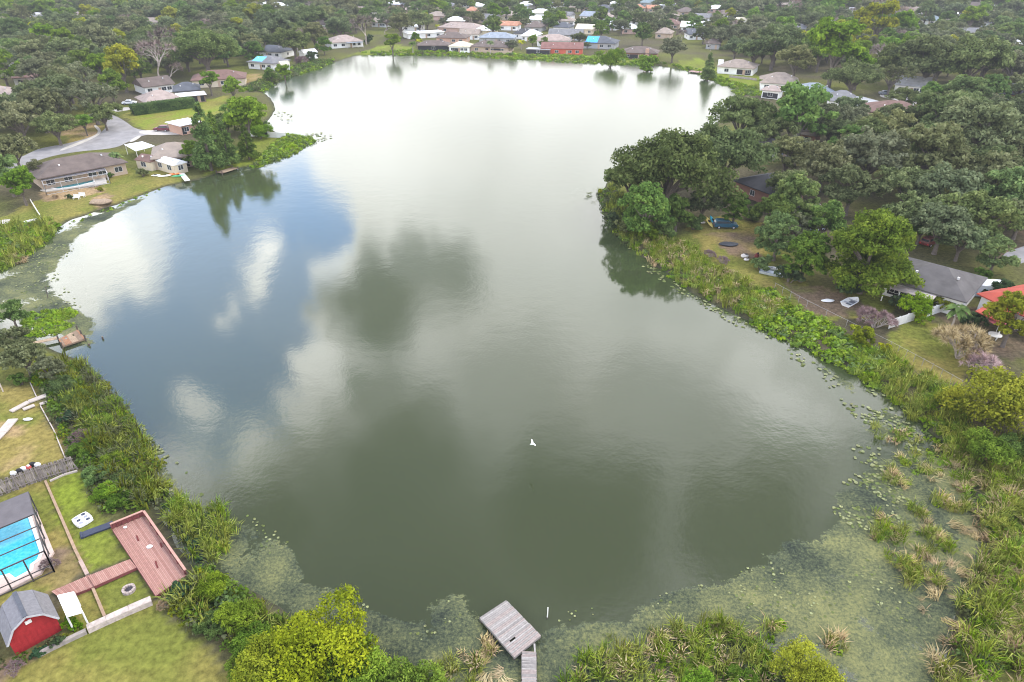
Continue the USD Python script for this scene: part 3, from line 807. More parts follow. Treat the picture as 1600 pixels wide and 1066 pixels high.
def house(a, b, d, roof, wall, label, lm=None, kind='hip', h=2.7, rise=None, nwin=3, chimney=None, name='house', cat='house', o=0.55, door=True, tarp=None, porch=None, zroof=None, gap=None):
    """A house whose roof's long axis runs from pixel a to pixel b; d = depth in metres."""
    rise = 0.21 * d if rise is None else rise
    zr = (h + 0.6 * rise + GROUND) if zroof is None else zroof
    A, B = P(*a, zr)[:2], P(*b, zr)[:2]
    w = float(np.linalg.norm(B - A)) - 2 * o
    c, rz = (A + B) / 2, math.degrees(math.atan2(B[1] - A[1], B[0] - A[0]))
    t = thing(name, label, cat, (c[0], c[1], GROUND - 0.02), rz)
    part('wall', box(-w / 2, w / 2, -d / 2, d / 2, -0.3, h), wall_mat(wall), t)
    rp = part('roof', roof_mesh(w, d, h, rise, o, kind), roof_mat(roof), t)
    for k, (vx, vy) in enumerate(((-0.22, 0.45), (0.3, 0.3))):
        if kind != 'flat':
            zz = h + 0.18 + rise * (1 - vy)
            part('roof_vent', box(vx * w - 0.16, vx * w + 0.16, -vy * (d / 2 + o) - 0.16, -vy * (d / 2 + o) + 0.16, zz - 0.1, zz + 0.28), alu if k else frame_white, t)
    if kind == 'gable':
        for s in (-1, 1):
            x = s * (w / 2 + 0.004)
            g = trimesh.Trimesh(np.array([(x, -d / 2, h), (x, d / 2, h), (x, 0, h + 0.17 + rise * 0.97), (x - s * 0.1, -d / 2, h), (x - s * 0.1, d / 2, h), (x - s * 0.1, 0, h + 0.17 + rise * 0.97)]),
                                np.array([(0, 1, 2), (3, 5, 4), (0, 3, 4), (0, 4, 1), (1, 4, 5), (1, 5, 2), (2, 5, 3), (2, 3, 0)]), process=False)
            part('gable_end', g, wall_mat(wall), t)
    for k in range(nwin):
        x = -w / 2 + w * (k + 0.5) / nwin
        if door and k == nwin // 2:
            dd = part('door', box(x - 0.5, x + 0.5, -d / 2 - 0.05, -d / 2 + 0.05, 0, 2.1), door_mat, t)
            x += 1.5 if w / nwin > 3.4 else 99
        if x < w / 2 - 0.9:
            window(t, x, 1.5, min(1.7, w / nwin * 0.45), 1.15, '-y', -d / 2)
    if nwin > 1:
        s = 1 if c[0] < 0 else -1
        window(t, 0.0, 1.5, 1.2, 1.1, '+x', s * w / 2)
    if chimney:
        x, y, cw, ch, cm = chimney
        part('chimney', box(x * w / 2 - cw / 2, x * w / 2 + cw / 2, y * d / 2 - 0.45, y * d / 2 + 0.45, 0.0, ch), wall_mat(cm), t)
    if tarp:
        x0, x1, y0, y1, col_ = tarp                  # shares of the front slope
        D2, zf = d / 2 + o, lambda q: h + 0.18 + rise * (1 - abs(q) / (d / 2 + o)) + 0.05
        ya, yb = -D2 * y0, -D2 * y1
        xs = [x0 * w / 2, x1 * w / 2]
        v = [(xs[0], ya, zf(ya)), (xs[1], ya, zf(ya)), (xs[1], yb, zf(yb)), (xs[0], yb, zf(yb))]
        v += [(x, y, z - 0.04) for x, y, z in v]
        part('tarp', trimesh.Trimesh(np.array(v), np.array([(0, 1, 2), (0, 2, 3), (4, 6, 5), (4, 7, 6), (0, 4, 5), (0, 5, 1), (1, 5, 6), (1, 6, 2), (2, 6, 7), (2, 7, 3), (3, 7, 4), (3, 4, 0)]), process=False), mat('tarp_' + col_, {'blue': (0.05, 0.32, 0.72), 'teal': (0.12, 0.45, 0.60)}[col_], 0.5, 0.2, 1.0), rp)
    if porch:
        x0, x1, pd, pk = porch                       # lean-to roof over the front, on posts
        pr = part('porch_roof', box(x0 * w / 2, x1 * w / 2, -d / 2 - pd, -d / 2 - o - 0.01, h - 0.22, h - 0.10), roof_mat(pk), t)
        for k in range(4):
            x = x0 * w / 2 + 0.2 + (x1 - x0) * w / 2 * k / 3.2
            part('porch_post', box(x - 0.07, x + 0.07, -d / 2 - pd + 0.1, -d / 2 - pd + 0.24, 0, h - 0.225), frame_white, t)
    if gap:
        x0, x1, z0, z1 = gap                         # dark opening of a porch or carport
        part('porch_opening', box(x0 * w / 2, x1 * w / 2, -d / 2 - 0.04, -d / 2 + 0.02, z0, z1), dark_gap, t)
    R = trimesh.transformations.rotation_matrix(math.radians(rz), (0, 0, 1))[:2, :2]
    FOOT.append(Polygon([c + R @ np.array(q) for q in ((-w / 2, -d / 2), (w / 2, -d / 2), (w / 2, d / 2), (-w / 2, d / 2))]).buffer(1.0))
    hx, hy = pix((c[0], c[1], h + 0.5 * rise))
    ROOFS_PX.append((hx, hy, math.hypot(*c), w / 2 * FPX / depth((c[0], c[1], 3))))
    if lm:
        LM.append((*pix((c[0], c[1], 3.0)), lm))
    return t, w, c, rz


# ---- left shore
house((44, 263), (184, 238), 11, 'brown', 'tan', 'long brown-roofed house behind the narrow teal pool on the left shore', 'the brown-roofed pool house', nwin=5)
house((234, 232), (301, 226), 11, 'tan', 'tan', 'tan-roofed house beside the white carport at the end of the cul-de-sac', 'the tan house by the cul-de-sac', gap=(-0.1, 0.8, 0.2, 2.3))
house((222, 243), (246, 247), 4.5, 'redbrown', 'cream', 'small cream shed with a brown roof behind the white shed', None, kind='gable', nwin=1, name='shed', cat='shed', h=2.2, o=0.2, door=False)
house((250, 245), (281, 254), 3.4, 'white', 'cream', 'cream shed with a white metal roof where colourful boards lie', 'the white-roofed shed', kind='gable', nwin=2, name='shed', cat='shed', h=2.3, o=0.2, door=False)
house((268, 190), (304, 183), 7, 'white', 'salmon', 'salmon-walled house with a white porch roof by the green field', 'the salmon house', kind='flat', nwin=2, gap=(-0.95, -0.55, 0.2, 2.2))
house((216, 150), (276, 143), 12, 'pinktan', 'tan', 'pinkish tan hip-roofed house behind the long clipped hedge', 'the house behind the hedge')
house((274, 146), (320, 142), 6, 'white', 'brown', 'flat white-roofed porch building right of the pinkish house', None, kind='flat', nwin=2, h=2.4, name='porch_building', cat='outbuilding', gap=(-0.9, 0.9, 0.3, 2.1))
house((268, 134), (312, 131), 10, 'slate', 'grey', 'dark slate-roofed house just behind the flat white roof', None)
house((213, 128), (263, 122), 11, 'brown', 'white', 'grey-brown house with a white end wall under a bare tree', 'the house under the bare tree', kind='gable')
house((298, 116), (384, 112), 12, 'redbrown', 'cream', 'long reddish brown roof behind the round yellow-green tree', 'the long reddish roof')
house((16, 115), (82, 110), 10, 'redbrown', 'white', 'small red-brown house beside a white truck, far left', 'the far left red-brown house')
house((-40, 141), (27, 138), 12, 'pinktan', 'salmon', 'pinkish roof cut by the left edge of the picture', 'the pinkish roof at the left edge')
house((402, 73), (450, 75), 11, 'slate', 'white', 'dark slate roof left of the oaks on the upper left shore', 'the dark slate house')
house((398, 89), (440, 92), 11, 'grey', 'white', 'grey-roofed house with a teal tarp near the upper left shore', 'the teal-tarp house', tarp=(-0.7, 0.1, 0.2, 0.85, 'teal'))
house((436, 98), (450, 97), 5, 'cream', 'white', 'small white shed with a pale gable below the teal-tarp house', None, kind='gable', nwin=1, name='shed', cat='shed', door=False, o=0.2)
house((470, 80), (492, 78), 6, 'white', 'white', 'little white shed among the shrubs left of the white lakeside house', None, kind='gable', nwin=1, name='shed', cat='shed', door=False, o=0.2)
house((510, 60), (562, 57), 13, 'pinktan', 'white', 'white lakeside house with a pinkish tan roof, upper left shore', 'the white lakeside house', nwin=4, porch=(-0.1, 0.95, 3.0, 'bluegrey'))
# ---- far shore
house((652, 66), (704, 66), 9, 'brown', 'brown', 'low brown house with a long dark screened porch on the far shore', 'the dark screened house', h=2.5, gap=(-0.97, 0.97, 0.2, 2.3), nwin=1, door=False)
house((704, 67), (738, 68), 9, 'cream', 'white', 'small white house with a cream roof beside the dark screened house', 'the small cream-roofed house', gap=(-0.7, -0.1, 0.3, 2.0))
house((738, 66), (800, 68), 11, 'brown', 'tan', 'tan house with a brown roof above the pale seawall', 'the tan seawall house', gap=(-0.2, 0.6, 0.2, 2.2))
house((684, 53), (732, 54), 11, 'brown', 'salmon', 'salmon house with a brown roof behind the dark screened house', 'the salmon house inland')
house((690, 37), (756, 40), 12, 'pinktan', 'pink', 'long pink-roofed house behind the salmon house', 'the long pink roof')
house((632, 48), (690, 45), 10, 'white', 'white', 'white metal-roofed house left of the salmon house', None, kind='flat')
house((750, 53), (806, 54), 11, 'bluegrey', 'grey', 'blue-grey roofed house above the tan seawall house', 'the blue-grey roof')
house((838, 57), (892, 57), 12, 'pinktan', 'white', 'white-walled house with a pale pink roof behind the red house', 'the pale pink roof')
house((846, 69), (912, 70), 11, 'brickred', 'red', 'bright orange-red house on the far shore', 'the orange-red house', kind='gable', nwin=4, o=0.4)
house((824, 73), (862, 74.5), 6, 'lightgrey', 'brown', 'long dark screened porch joined to the orange-red house', None, kind='flat', h=2.3, nwin=1, door=False, name='screened_porch', cat='porch', gap=(-0.97, 0.97, 0.3, 2.0), o=0.2)
house((914, 59), (966, 61), 13, 'slate', 'grey', 'house with bright blue tarps over its roof', 'the blue-tarp house', tarp=(-0.85, -0.1, 0.1, 0.95, 'blue'))
house((972, 75), (1030, 77), 11, 'brown', 'brick', 'brown-roofed house with a brick chimney right of the willow', 'the brick-chimney house', chimney=(0.45, -1.0, 1.6, 4.8, 'salmon'), gap=(-0.9, 0.2, 0.2, 2.1))
house((1064, 36), (1102, 37), 12, 'white', 'white', 'white-roofed house behind the dark gable', 'the white roof on the far side', kind='gable')
house((1072, 48), (1100, 48), 12, 'slate', 'white', 'dark slate gabled house in front of the white roof', None, kind='gable')
house((1126, 95), (1184, 99), 12, 'tan', 'white', 'white house with a broad white chimney on the bright lawn, right of the lake', 'the white chimney house', chimney=(-0.98, -0.4, 2.2, 5.0, 'white'), gap=(0.1, 0.9, 0.2, 2.2), nwin=2)
house((1188, 117), (1250, 120), 14, 'tan', 'white', 'broad tan-roofed house right of the white chimney house', 'the broad tan roof', gap=(-0.2, 0.3, 0.2, 2.1))
house((1193, 135), (1224, 138), 6, 'pinktan', 'white', 'low outbuilding with a dark opening in front of the broad tan roof', None, nwin=1, name='outbuilding', cat='outbuilding', gap=(-0.9, 0.9, 0.2, 2.0), door=False)
house((1238, 134), (1304, 135), 12, 'bluegrey', 'grey', 'blue-grey metal-roofed house right of the broad tan roof', 'the blue-grey metal roof')
house((1294, 145), (1340, 148), 12, 'grey', 'white', 'white house with a domed grey roof under a leaning oak', 'the house under the leaning oak', gap=(0.0, 0.5, 0.2, 2.2))
house((1330, 152), (1362, 150), 9, 'lightgrey', 'white', 'white garage behind the leaning oak trunk', None, kind='flat', nwin=1, name='garage', cat='garage')
house((1400, 122), (1456, 126), 12, 'lightgrey', 'white', 'light grey roofed house at the head of the right driveway', 'the light grey roof', kind='gable')
house((1556, 134), (1630, 138), 13, 'slate', 'brick', 'dark-roofed brick house at the right edge', 'the brick house at the right edge')
house((1352, 161), (1444, 165), 12, 'redbrown', 'tan', 'long reddish brown roof below the driveway with the parked cars', 'the long brown roof')
house((1432, 26), (1478, 28), 12, 'teal', 'white', 'teal-grey roofed house among the trees, upper right', 'the teal-grey roof')
house((1176, 284), (1232, 273), 11, 'charcoal', 'brick', 'dark charcoal-roofed house half hidden by the shore oaks', 'the charcoal-roofed house')
house((1252, 199), (1284, 203), 8, 'tan', 'brick', 'little gabled house with a dark doorway among the oaks', 'the little gabled house', kind='gable', nwin=2, gap=(-0.2, 0.3, 0.2, 2.2))
house((1248, 330), (1276, 318), 8, 'slate', 'paleblue', 'pale grey house glimpsed between the round tree and the shore oaks', 'the hidden pale house', nwin=2)
house((1190, 222), (1226, 216), 9, 'grey', 'grey', 'grey roof glimpsed between the shore oaks', None)
house((1404, 408), (1532, 442), 11, 'oldslate', 'white', 'white house with a dark grey roof beside the round tree', 'the dark-roofed white house', nwin=4, rise=2.2, porch=(-0.95, 0.35, 2.6, 'rusty'), gap=(-0.93, 0.33, 0.5, 2.2), door=False)
house((1588, 474), (1730, 446), 11, 'red', 'white', 'red-roofed house at the right edge', 'the red-roofed house', nwin=3)
# ---- inland rows, further away
far_rows = [((780, 35), (812, 36), 'terracotta', 'white', 'orange-roofed house with a white front behind the blue-grey roof'), ((824, 36), (850, 37), 'brown', 'grey', 'grey-brown roof behind the white gable, right of the orange roof'),
            ((868, 37), (894, 38), 'slate', 'white', 'slate-roofed house with a bright white gable'), ((902, 40), (930, 41), 'cream', 'cream', 'pale cream house right of the slate-and-white gable'),
            ((806, 47), (828, 48), 'charcoal', 'white', 'charcoal roof left of the small white roof'), ((820, 49), (842, 50), 'white', 'white', 'small white roof left of the pale pink roof'),
            ((858, 48), (912, 49), 'grey', 'grey', 'long dull grey roof behind the pale pink roof'), ((930, 9), (958, 10), 'slate', 'grey', 'slate roof near the top, right of centre'), ((936, 22), (966, 23), 'pinktan', 'white', 'pinkish white house below the slate roof near the top'),
            ((912, 20), (930, 21), 'bluegrey', 'white', 'small blue-grey roof left of the pinkish white house'), ((988, 27), (1012, 28), 'pinktan', 'white', 'pale pink gable between two dark round trees'), ((988, 9), (1008, 9), 'terracotta', 'cream', 'terracotta roof at the top, left of its twin'),
            ((1010, 10), (1030, 10), 'terracotta', 'tan', 'terracotta roof at the top, right of its twin'), ((1034, 32), (1064, 33), 'redbrown', 'tan', 'reddish roof left of the far white roof'), ((1026, 46), (1052, 47), 'tan', 'tan', 'tan hip roof above the flat-topped shore tree'),
            ((1086, 23), (1112, 24), 'grey', 'white', 'dark grey roof behind the far white roof'), ((998, 1), (1030, 2), 'teal', 'grey', 'teal-grey roof touching the top edge'), ((1034, 4), (1058, 5), 'white', 'white', 'white roof touching the top edge'),
            ((752, 24), (778, 25), 'grey', 'tan', 'grey roof above the big dark round tree'), ((606, 3), (636, 4), 'white', 'pink', 'white roof at the top, left of centre'), ((630, 12), (658, 13), 'pinktan', 'pink', 'pinkish roof below the white roof at the top'),
            ((556, 13), (592, 14), 'pinktan', 'white', 'pinkish house in the trees above the white lakeside house'), ((404, 5), (448, 6), 'white', 'white', 'long white building at the top, left of centre'), ((728, 13), (748, 13), 'terracotta', 'cream', 'peach house above the long pink roof'),
            ((856, 5), (884, 6), 'grey', 'white', 'grey roof at the top above the dark trees'), ((812, 4), (832, 5), 'white', 'white', 'small white roof at the top, centre'), ((300, 4), (324, 5), 'pinktan', 'white', 'pale roofed house at the top of the oak wood'),
            ((322, 12), (340, 12), 'terracotta', 'cream', 'peach gable at the top of the oak wood'), ((1318, 13), (1346, 14), 'lightgrey', 'white', 'light roof behind the bright green tree'), ((1446, 5), (1480, 6), 'tan', 'white', 'tan roof at the top, upper right'),
            ((1500, 5), (1540, 6), 'brown', 'white', 'brown roof at the top, upper right corner'), ((1572, 62), (1610, 64), 'white', 'white', 'white house cut by the right edge, high up'), ((1238, 13), (1268, 14), 'grey', 'white', 'grey roof among the far trees right of centre'),
            ((1150, 30), (1172, 31), 'cream', 'cream', 'pale house hidden in the trees right of the far white roof'), ((668, 20), (700, 21), 'tan', 'pink', 'tan roof in the trees above the white metal roof'), ((774, 12), (800, 13), 'brown', 'white', 'brown roof near the top, above the grey one'),
            ((870, 20), (896, 21), 'grey', 'white', 'dull grey roof among the trees above the slate-and-white gable'), ((1060, 14), (1084, 14), 'brown', 'tan', 'brown roof behind the dark grey one, far right of centre'), ((946, 34), (968, 35), 'white', 'white', 'white flat roof left of the dark round trees'),
            ((586, 30), (610, 31), 'tan', 'white', 'tan roof in the wood above the white lakeside house'), ((1284, 28), (1310, 28), 'bluegrey', 'white', 'blue-grey roof left of the bright green tree'), ((120, 18), (146, 19), 'pinktan', 'cream', 'pale roof peeping out of the upper left wood'),
            ((490, 33), (512, 33), 'brown', 'white', 'brown roof behind the oaks of the upper left shore'), ((1532, 30), (1562, 31), 'grey', 'white', 'grey roof in the upper right wood'), ((1104, 62), (1128, 63), 'brown', 'grey', 'brown roof behind the flat-topped shore tree')]
for i, (a, b, ro, wa, lab) in enumerate(far_rows):
    house(a, b, 10 + (i * 7) % 4, ro, wa, lab, None, kind='gable' if i % 3 == 0 else 'hip', nwin=2 + i % 2)
LM.extend([(1365, 380, 'the big round tree'), (868, 75, 'the orange-red house'), (955, 87, 'the shore willow'), (130, 814, 'the white raft')])


# more roofs that peep out of the far trees
peep = [(1172, 8, 'grey', 'upper right trees'), (1200, 22, 'white', 'upper right trees'), (1225, 4, 'tan', 'upper right trees'), (1290, 8, 'white', 'upper right trees'), (1395, 6, 'white', 'upper right trees'), (1425, 12, 'tan', 'upper right trees'), (1490, 20, 'white', 'upper right trees'), (1515, 46, 'grey', 'upper right trees'),
        (1560, 10, 'white', 'upper right trees'), (1590, 24, 'tan', 'upper right trees'), (1250, 40, 'grey', 'upper right trees'), (1445, 50, 'white', 'upper right trees'), (1120, 10, 'white', 'far inland rows'), (1140, 18, 'brown', 'far inland rows'), (965, 4, 'white', 'far inland rows'), (905, 8, 'tan', 'far inland rows'),
        (845, 16, 'white', 'far inland rows'), (800, 20, 'tan', 'far inland rows'), (742, 6, 'white', 'far inland rows'), (700, 6, 'grey', 'far inland rows'), (660, 6, 'tan', 'far inland rows'), (760, 42, 'white', 'far inland rows'), (985, 40, 'white', 'far inland rows'), (1020, 22, 'white', 'far inland rows'),
        (1052, 24, 'tan', 'far inland rows'), (884, 28, 'tan', 'far inland rows'), (838, 26, 'white', 'far inland rows'), (712, 28, 'white', 'far inland rows'), (735, 48, 'tan', 'far inland rows'), (645, 36, 'white', 'far inland rows'), (540, 8, 'tan', 'upper left trees'), (470, 10, 'white', 'upper left trees'), (200, 10, 'tan', 'upper left trees'), (60, 22, 'white', 'upper left trees'), (240, 30, 'tan', 'upper left trees')]
count = {}
for x, y, ro, wh in sorted(peep):
    k = count[(ro, wh)] = count.get((ro, wh), 0) + 1
    nth = ['first', 'second', 'third', 'fourth', 'fifth', 'sixth', 'seventh', 'eighth', 'ninth', 'tenth', 'eleventh', 'twelfth'][k - 1]
    hw_ = 13 + (x * 7 + y * 3) % 6
    house((x - hw_, y), (x + hw_, y + 0.5), 11, ro, ['white', 'cream', 'pink'][(x + y) % 3], f'small {ro} roof peeping out of the {wh}, {nth} {ro} one from the left', None, kind='gable' if x % 3 == 0 else 'hip', nwin=2)


# ---- carport and lean-to roofs on posts
def canopy(px, h, material, label, name='carport', cat='carport'):
    q = [P(x, y, GROUND + h) for x, y in px]
    t = thing(name, label, cat, (q[0][0], q[0][1], GROUND))
    pts = [(p[0] - q[0][0], p[1] - q[0][1]) for p in q]
    part('roof', slab(pts, h - 0.12, h), material, t)
    c = np.mean(pts, 0)
    for p in pts:
        p = np.array(p) * 0.94 + c * 0.06
        part('post', box(p[0] - 0.06, p[0] + 0.06, p[1] - 0.06, p[1] + 0.06, -0.2, h - 0.121), frame_white, t)
    FOOT.append(Polygon([(p[0], p[1]) for p in q]))
    return t


canopy([(194, 226), (222, 221), (242, 228), (212, 236)], 2.6, roof_mat('white'), 'white metal carport roof beside the cul-de-sac')
canopy([(1284, 187), (1300, 184), (1316, 189), (1300, 193)], 2.4, roof_mat('cream'), 'pale flat canopy among the oaks right of the little gabled house')

# ---- screen cages over the pools
screen = usdkit.material(stage, W + 'Looks/insect_screen', {'t': ('transparent_bsdf', {}), 'd': ('diffuse_bsdf', {'color': (0.06, 0.06, 0.065)}), 'm': ('mix_closure', {'fac': 0.42})},
                         [('t.BSDF', 'm.closure1'), ('d.BSDF', 'm.closure2')], surface='m.closure')
screen_dense = mat('dense_screen', (0.105, 0.095, 0.10), 0.9, 0.15, 1.0)
bronze = mat('bronze_frame', (0.045, 0.04, 0.038), 0.5, 0.1)


def cage(label, corners_px, h, nbeam, dense, framem, w=0.09, ztop=None, walls=(1, 2)):
    """Screened pool cage. corners at eave height: back left, back right, front right, front left."""
    q = [P(x, y, GROUND + h) for x, y in corners_px]
    o = q[3]
    t = thing('pool_cage', label, 'pool cage', (o[0], o[1], GROUND))
    q = [np.array([p[0] - o[0], p[1] - o[1], h]) for p in q]
    for k in range(4):
        part('eave_beam', bar(q[k], q[(k + 1) % 4], w * 1.3, w), framem, t)
    for k in range(nbeam + 1):
        u = k / nbeam
        L, R_ = q[0] * (1 - u) + q[3] * u, q[1] * (1 - u) + q[2] * u
        if 0 < k < nbeam:
            part('roof_beam', bar(L - [0, 0, 0.01], R_ - [0, 0, 0.01], w, w * 0.8), framem, t)
        if k < nbeam:
            u2 = (k + 1) / nbeam
            L2, R2 = q[0] * (1 - u2) + q[3] * u2, q[1] * (1 - u2) + q[2] * u2
            v = np.array([L, R_, R2, L2]) + [0, 0, 0.06 + 0.004 * k]
            m = trimesh.Trimesh(np.vstack([v, v - [0, 0, 0.01]]), [(0, 2, 1), (0, 3, 2), (4, 5, 6), (4, 6, 7), (0, 1, 5), (0, 5, 4), (1, 2, 6), (1, 6, 5), (2, 3, 7), (2, 7, 6), (3, 0, 4), (3, 4, 7)], process=False)
            if k in dense:
                part('roof_screen', m, screen_dense, t)
    for side in walls:
        a, b = q[side], q[(side + 1) % 4]
        n = 4
        for k in range(n + 1):
            p = a * (1 - k / n) + b * k / n
            part('post', box(p[0] - w / 2, p[0] + w / 2, p[1] - w / 2, p[1] + w / 2, -0.2, h - w * 0.55), framem, t)
        part('rail', bar(a * [1, 1, 0] + [0, 0, 0.9], b * [1, 1, 0] + [0, 0, 0.9], w * 0.8), framem, t)
        part('sill_rail', bar(a * [1, 1, 0] + [0, 0, 0.12], b * [1, 1, 0] + [0, 0, 0.12], w * 0.8), framem, t)
    return t


pool_water = usdkit.material(stage, W + 'Looks/pool_water', {'g': ('geometry', {}), 'n': ('noise_texture', {'scale': 3.0, 'detail': 3.0}), 'r': ('rgb_ramp', {'ramp': [(0.3, (0.03, 0.33, 0.50)), (0.7, (0.09, 0.46, 0.60))]}),
    'b': ('bump', {'strength': 0.1, 'distance': 0.05}), 'p': ('principled_bsdf', {'roughness': 0.05, 'ior': 1.33})},
    [('g.position', 'n.vector'), ('n.fac', 'r.fac'), ('r.color', 'p.base_color'), ('n.fac', 'b.height'), ('b.normal', 'p.normal')], surface='p.BSDF')
pool_teal = usdkit.material(stage, W + 'Looks/pool_water_teal', {'p': ('principled_bsdf', {'base_color': (0.015, 0.15, 0.17), 'roughness': 0.06, 'ior': 1.33})}, [], surface='p.BSDF')


def pool(label, deck_px, pool_px, water, rimm, z=0.78):
    dk, pl = Polygon(PP(deck_px, z)).buffer(0), Polygon(PP(pool_px, z)).buffer(0)
    t = thing('swimming_pool', label, 'pool', (0, 0, 0))
    c = dk.centroid
    part('paved_deck', slab(dk.difference(pl.buffer(0.3)), 0.2, z), rimm, t)
    part('coping', slab(pl.buffer(0.3).difference(pl), 0.2, z + 0.03), frame_white, t)
    part('pool_water', slab(pl.buffer(0.02), 0.2, z - 0.10), water, t)
    FOOT.append(dk.buffer(1))
    return t


pool('bright blue swimming pool with a step notch, under the dark cage at the left edge', [(-120, 850), (48, 795), (57, 797), (84, 862), (64, 895), (8, 924), (-120, 980)],
     [(-110, 862), (0, 819), (26, 809), (43, 806), (62, 863), (58, 874), (47, 882), (46, 891), (24, 903), (15, 896), (0, 900), (-100, 945)], pool_water, mat('pink_pavers', (0.46, 0.36, 0.31), 0.85, 0.1, 3.0))
cage('dark-framed screen cage over the bright blue pool at the left edge', [(-70, 815), (44, 769), (69, 861), (-70, 922)], 2.7, 5, (0, 1), bronze)
pool('narrow teal pool with a pale rim behind the brown-roofed house', [(63, 297), (100, 288), (145, 275), (164, 274), (167, 286), (72, 299)], [(74, 292), (100, 287), (128, 277), (145, 277), (146, 284), (118, 291), (90, 295)], pool_teal, concrete)
cage('grey screen cage between the narrow teal pool and the brown-roofed house', [(58, 267), (156, 251), (168, 271), (68, 289)], 2.4, 4, (0, 1, 2), alu, 0.07, walls=(1, 2, 3))
pool('pale blue pool behind trees, right of the leaning oak', [(1312, 172), (1326, 168), (1336, 172), (1322, 178)], [(1315, 172.5), (1326, 169.5), (1333, 172), (1322, 176)], pool_water, concrete)
# ---------------------------------------------------------------- docks, deck, shed and yard things
weathered = [mat(f'weathered_plank_{k}', c, 0.9, 0.2, 4.0, 0.3) for k, c in (('pale', (0.285, 0.262, 0.242)), ('mid', (0.245, 0.222, 0.205)), ('rosy', (0.262, 0.215, 0.195)), ('dark', (0.20, 0.18, 0.167)))]
redwood = [mat(f'red_plank_{k}', c, 0.85, 0.16, 4.0, 0.25) for k, c in (('pale', (0.365, 0.205, 0.164)), ('mid', (0.335, 0.178, 0.142)), ('deep', (0.30, 0.150, 0.120)))]
red_side = mat('red_deck_side', (0.15, 0.045, 0.042), 0.85, 0.2, 3.0)
wood_brown = mat('brown_timber', (0.20, 0.14, 0.095), 0.9, 0.25, 3.0, 0.3)
pile_mat = mat('wet_pile', (0.075, 0.06, 0.05), 0.8, 0.3, 3.0)


def planked(t, A, B, C, D, z, n, mats_, th=0.05, gap=0.018, r=None, skip=()):
    """Boards laid from edge A-D to edge B-C, one after the other from AB to DC... A, B, C, D in plan, in order."""
    A, B, C, D = (np.asarray(p, float)[:2] for p in (A, B, C, D))
    L = (np.linalg.norm(D - A) + np.linalg.norm(C - B)) / 2
    g = gap / L
    for k in range(n):
        u0, u1 = k / n + g / 2, (k + 1) / n - g / 2
        e0, e1 = (r.normal(0, 0.012), r.normal(0, 0.012))
        q = [A + (D - A) * u0, B + (C - B) * u0, B + (C - B) * u1, A + (D - A) * u1]
        ax = unit_rows((q[1] - q[0])[None])[0]
        q = [q[0] + ax * e0, q[1] + ax * e1, q[2] + ax * e1, q[3] + ax * e0]
        dz = r.normal(0, 0.004)
        if k in skip:                                # a board that has lost a piece
            m = cat_([slab([q[0], q[0] * 0.8 + q[1] * 0.2, q[3] * 0.8 + q[2] * 0.2, q[3]], z - th + dz, z + dz), slab([q[0] * 0.6 + q[1] * 0.4, q[1], q[2], q[3] * 0.6 + q[2] * 0.4], z - th + dz, z + dz)])
        else:
            m = slab(q, z - th + dz, z + dz)
        part('plank', m, mats_[r.integers(0, len(mats_))], t)


r = np.random.default_rng(55)
# floating dock in front and its gangway
DA, DB, DC, DD = [P(x, y, 0.55)[:2] for x, y in ((749, 965), (791, 937.5), (845.5, 993), (804, 1027))]
o = (DA + DC) / 2
t = thing('dock_platform', 'weathered grey-pink plank platform standing in the weeds at the front', 'dock', (*o, 0))
planked(t, DA - o, DB - o, DC - o, DD - o, 0.55, 27, weathered, r=r, skip=(19,))
for a, b in ((DA, DB), (DB, DC), (DC, DD), (DD, DA)):
    part('edge_beam', bar([*((a - o) * 0.985), 0.39], [*((b - o) * 0.985), 0.39], 0.06, 0.2), weathered[3], t)
for p in (DA, DB, DC, DD, (DA + DD) / 2, (DB + DC) / 2):
    q_ = (p - o) * 0.93
    part('pile', tube([(*q_, -1.2), (*q_, 0.48)], 0.1, 8), pile_mat, t)
t = thing('gangway', 'narrow weathered plank gangway leading to the front platform', 'gangway', (0, 0, 0))
ga = [P(x, y, 0.5)[:2] for x, y in ((815.5, 1017.5), (837.5, 1018.5), (838.5, 1110), (815.5, 1110))]
planked(t, *ga, 0.5, 40, weathered, r=r)
for a, b in ((ga[0], ga[3]), (ga[1], ga[2])):
    part('stringer', bar([*a, 0.36], [*b, 0.36], 0.08, 0.16), weathered[3], t)
for u in (0.05, 0.5, 0.95):
    for a, b in ((ga[0], ga[3]), (ga[1], ga[2])):
        p = a * (1 - u) + b * u
        part('pile', tube([(*p, -1.2), (*p, 0.44)], 0.08, 8), pile_mat, t)
a, b = P(835, 1006, 0.45), P(836, 1019, 0.45)
t = thing('loose_board', 'single pale board bridging the gap between gangway and platform', 'board', (*a[:2], 0.45), 0)
part('board', bar((0, 0, 0), b - a, 0.14, 0.04), weathered[0], t)
a = P(855, 966, 0.0)
t = thing('white_pole', 'white pole standing in the water right of the front platform', 'pole', (a[0], a[1], -0.8))
part('pipe', tube([(0, 0, 0), (0.03, 0.05, 2.1)], 0.05, 8), frame_white, t)
part('collar', tube([(0, 0, 0.8), (0.002, 0.002, 0.92)], 0.085, 8), pile_mat, t)

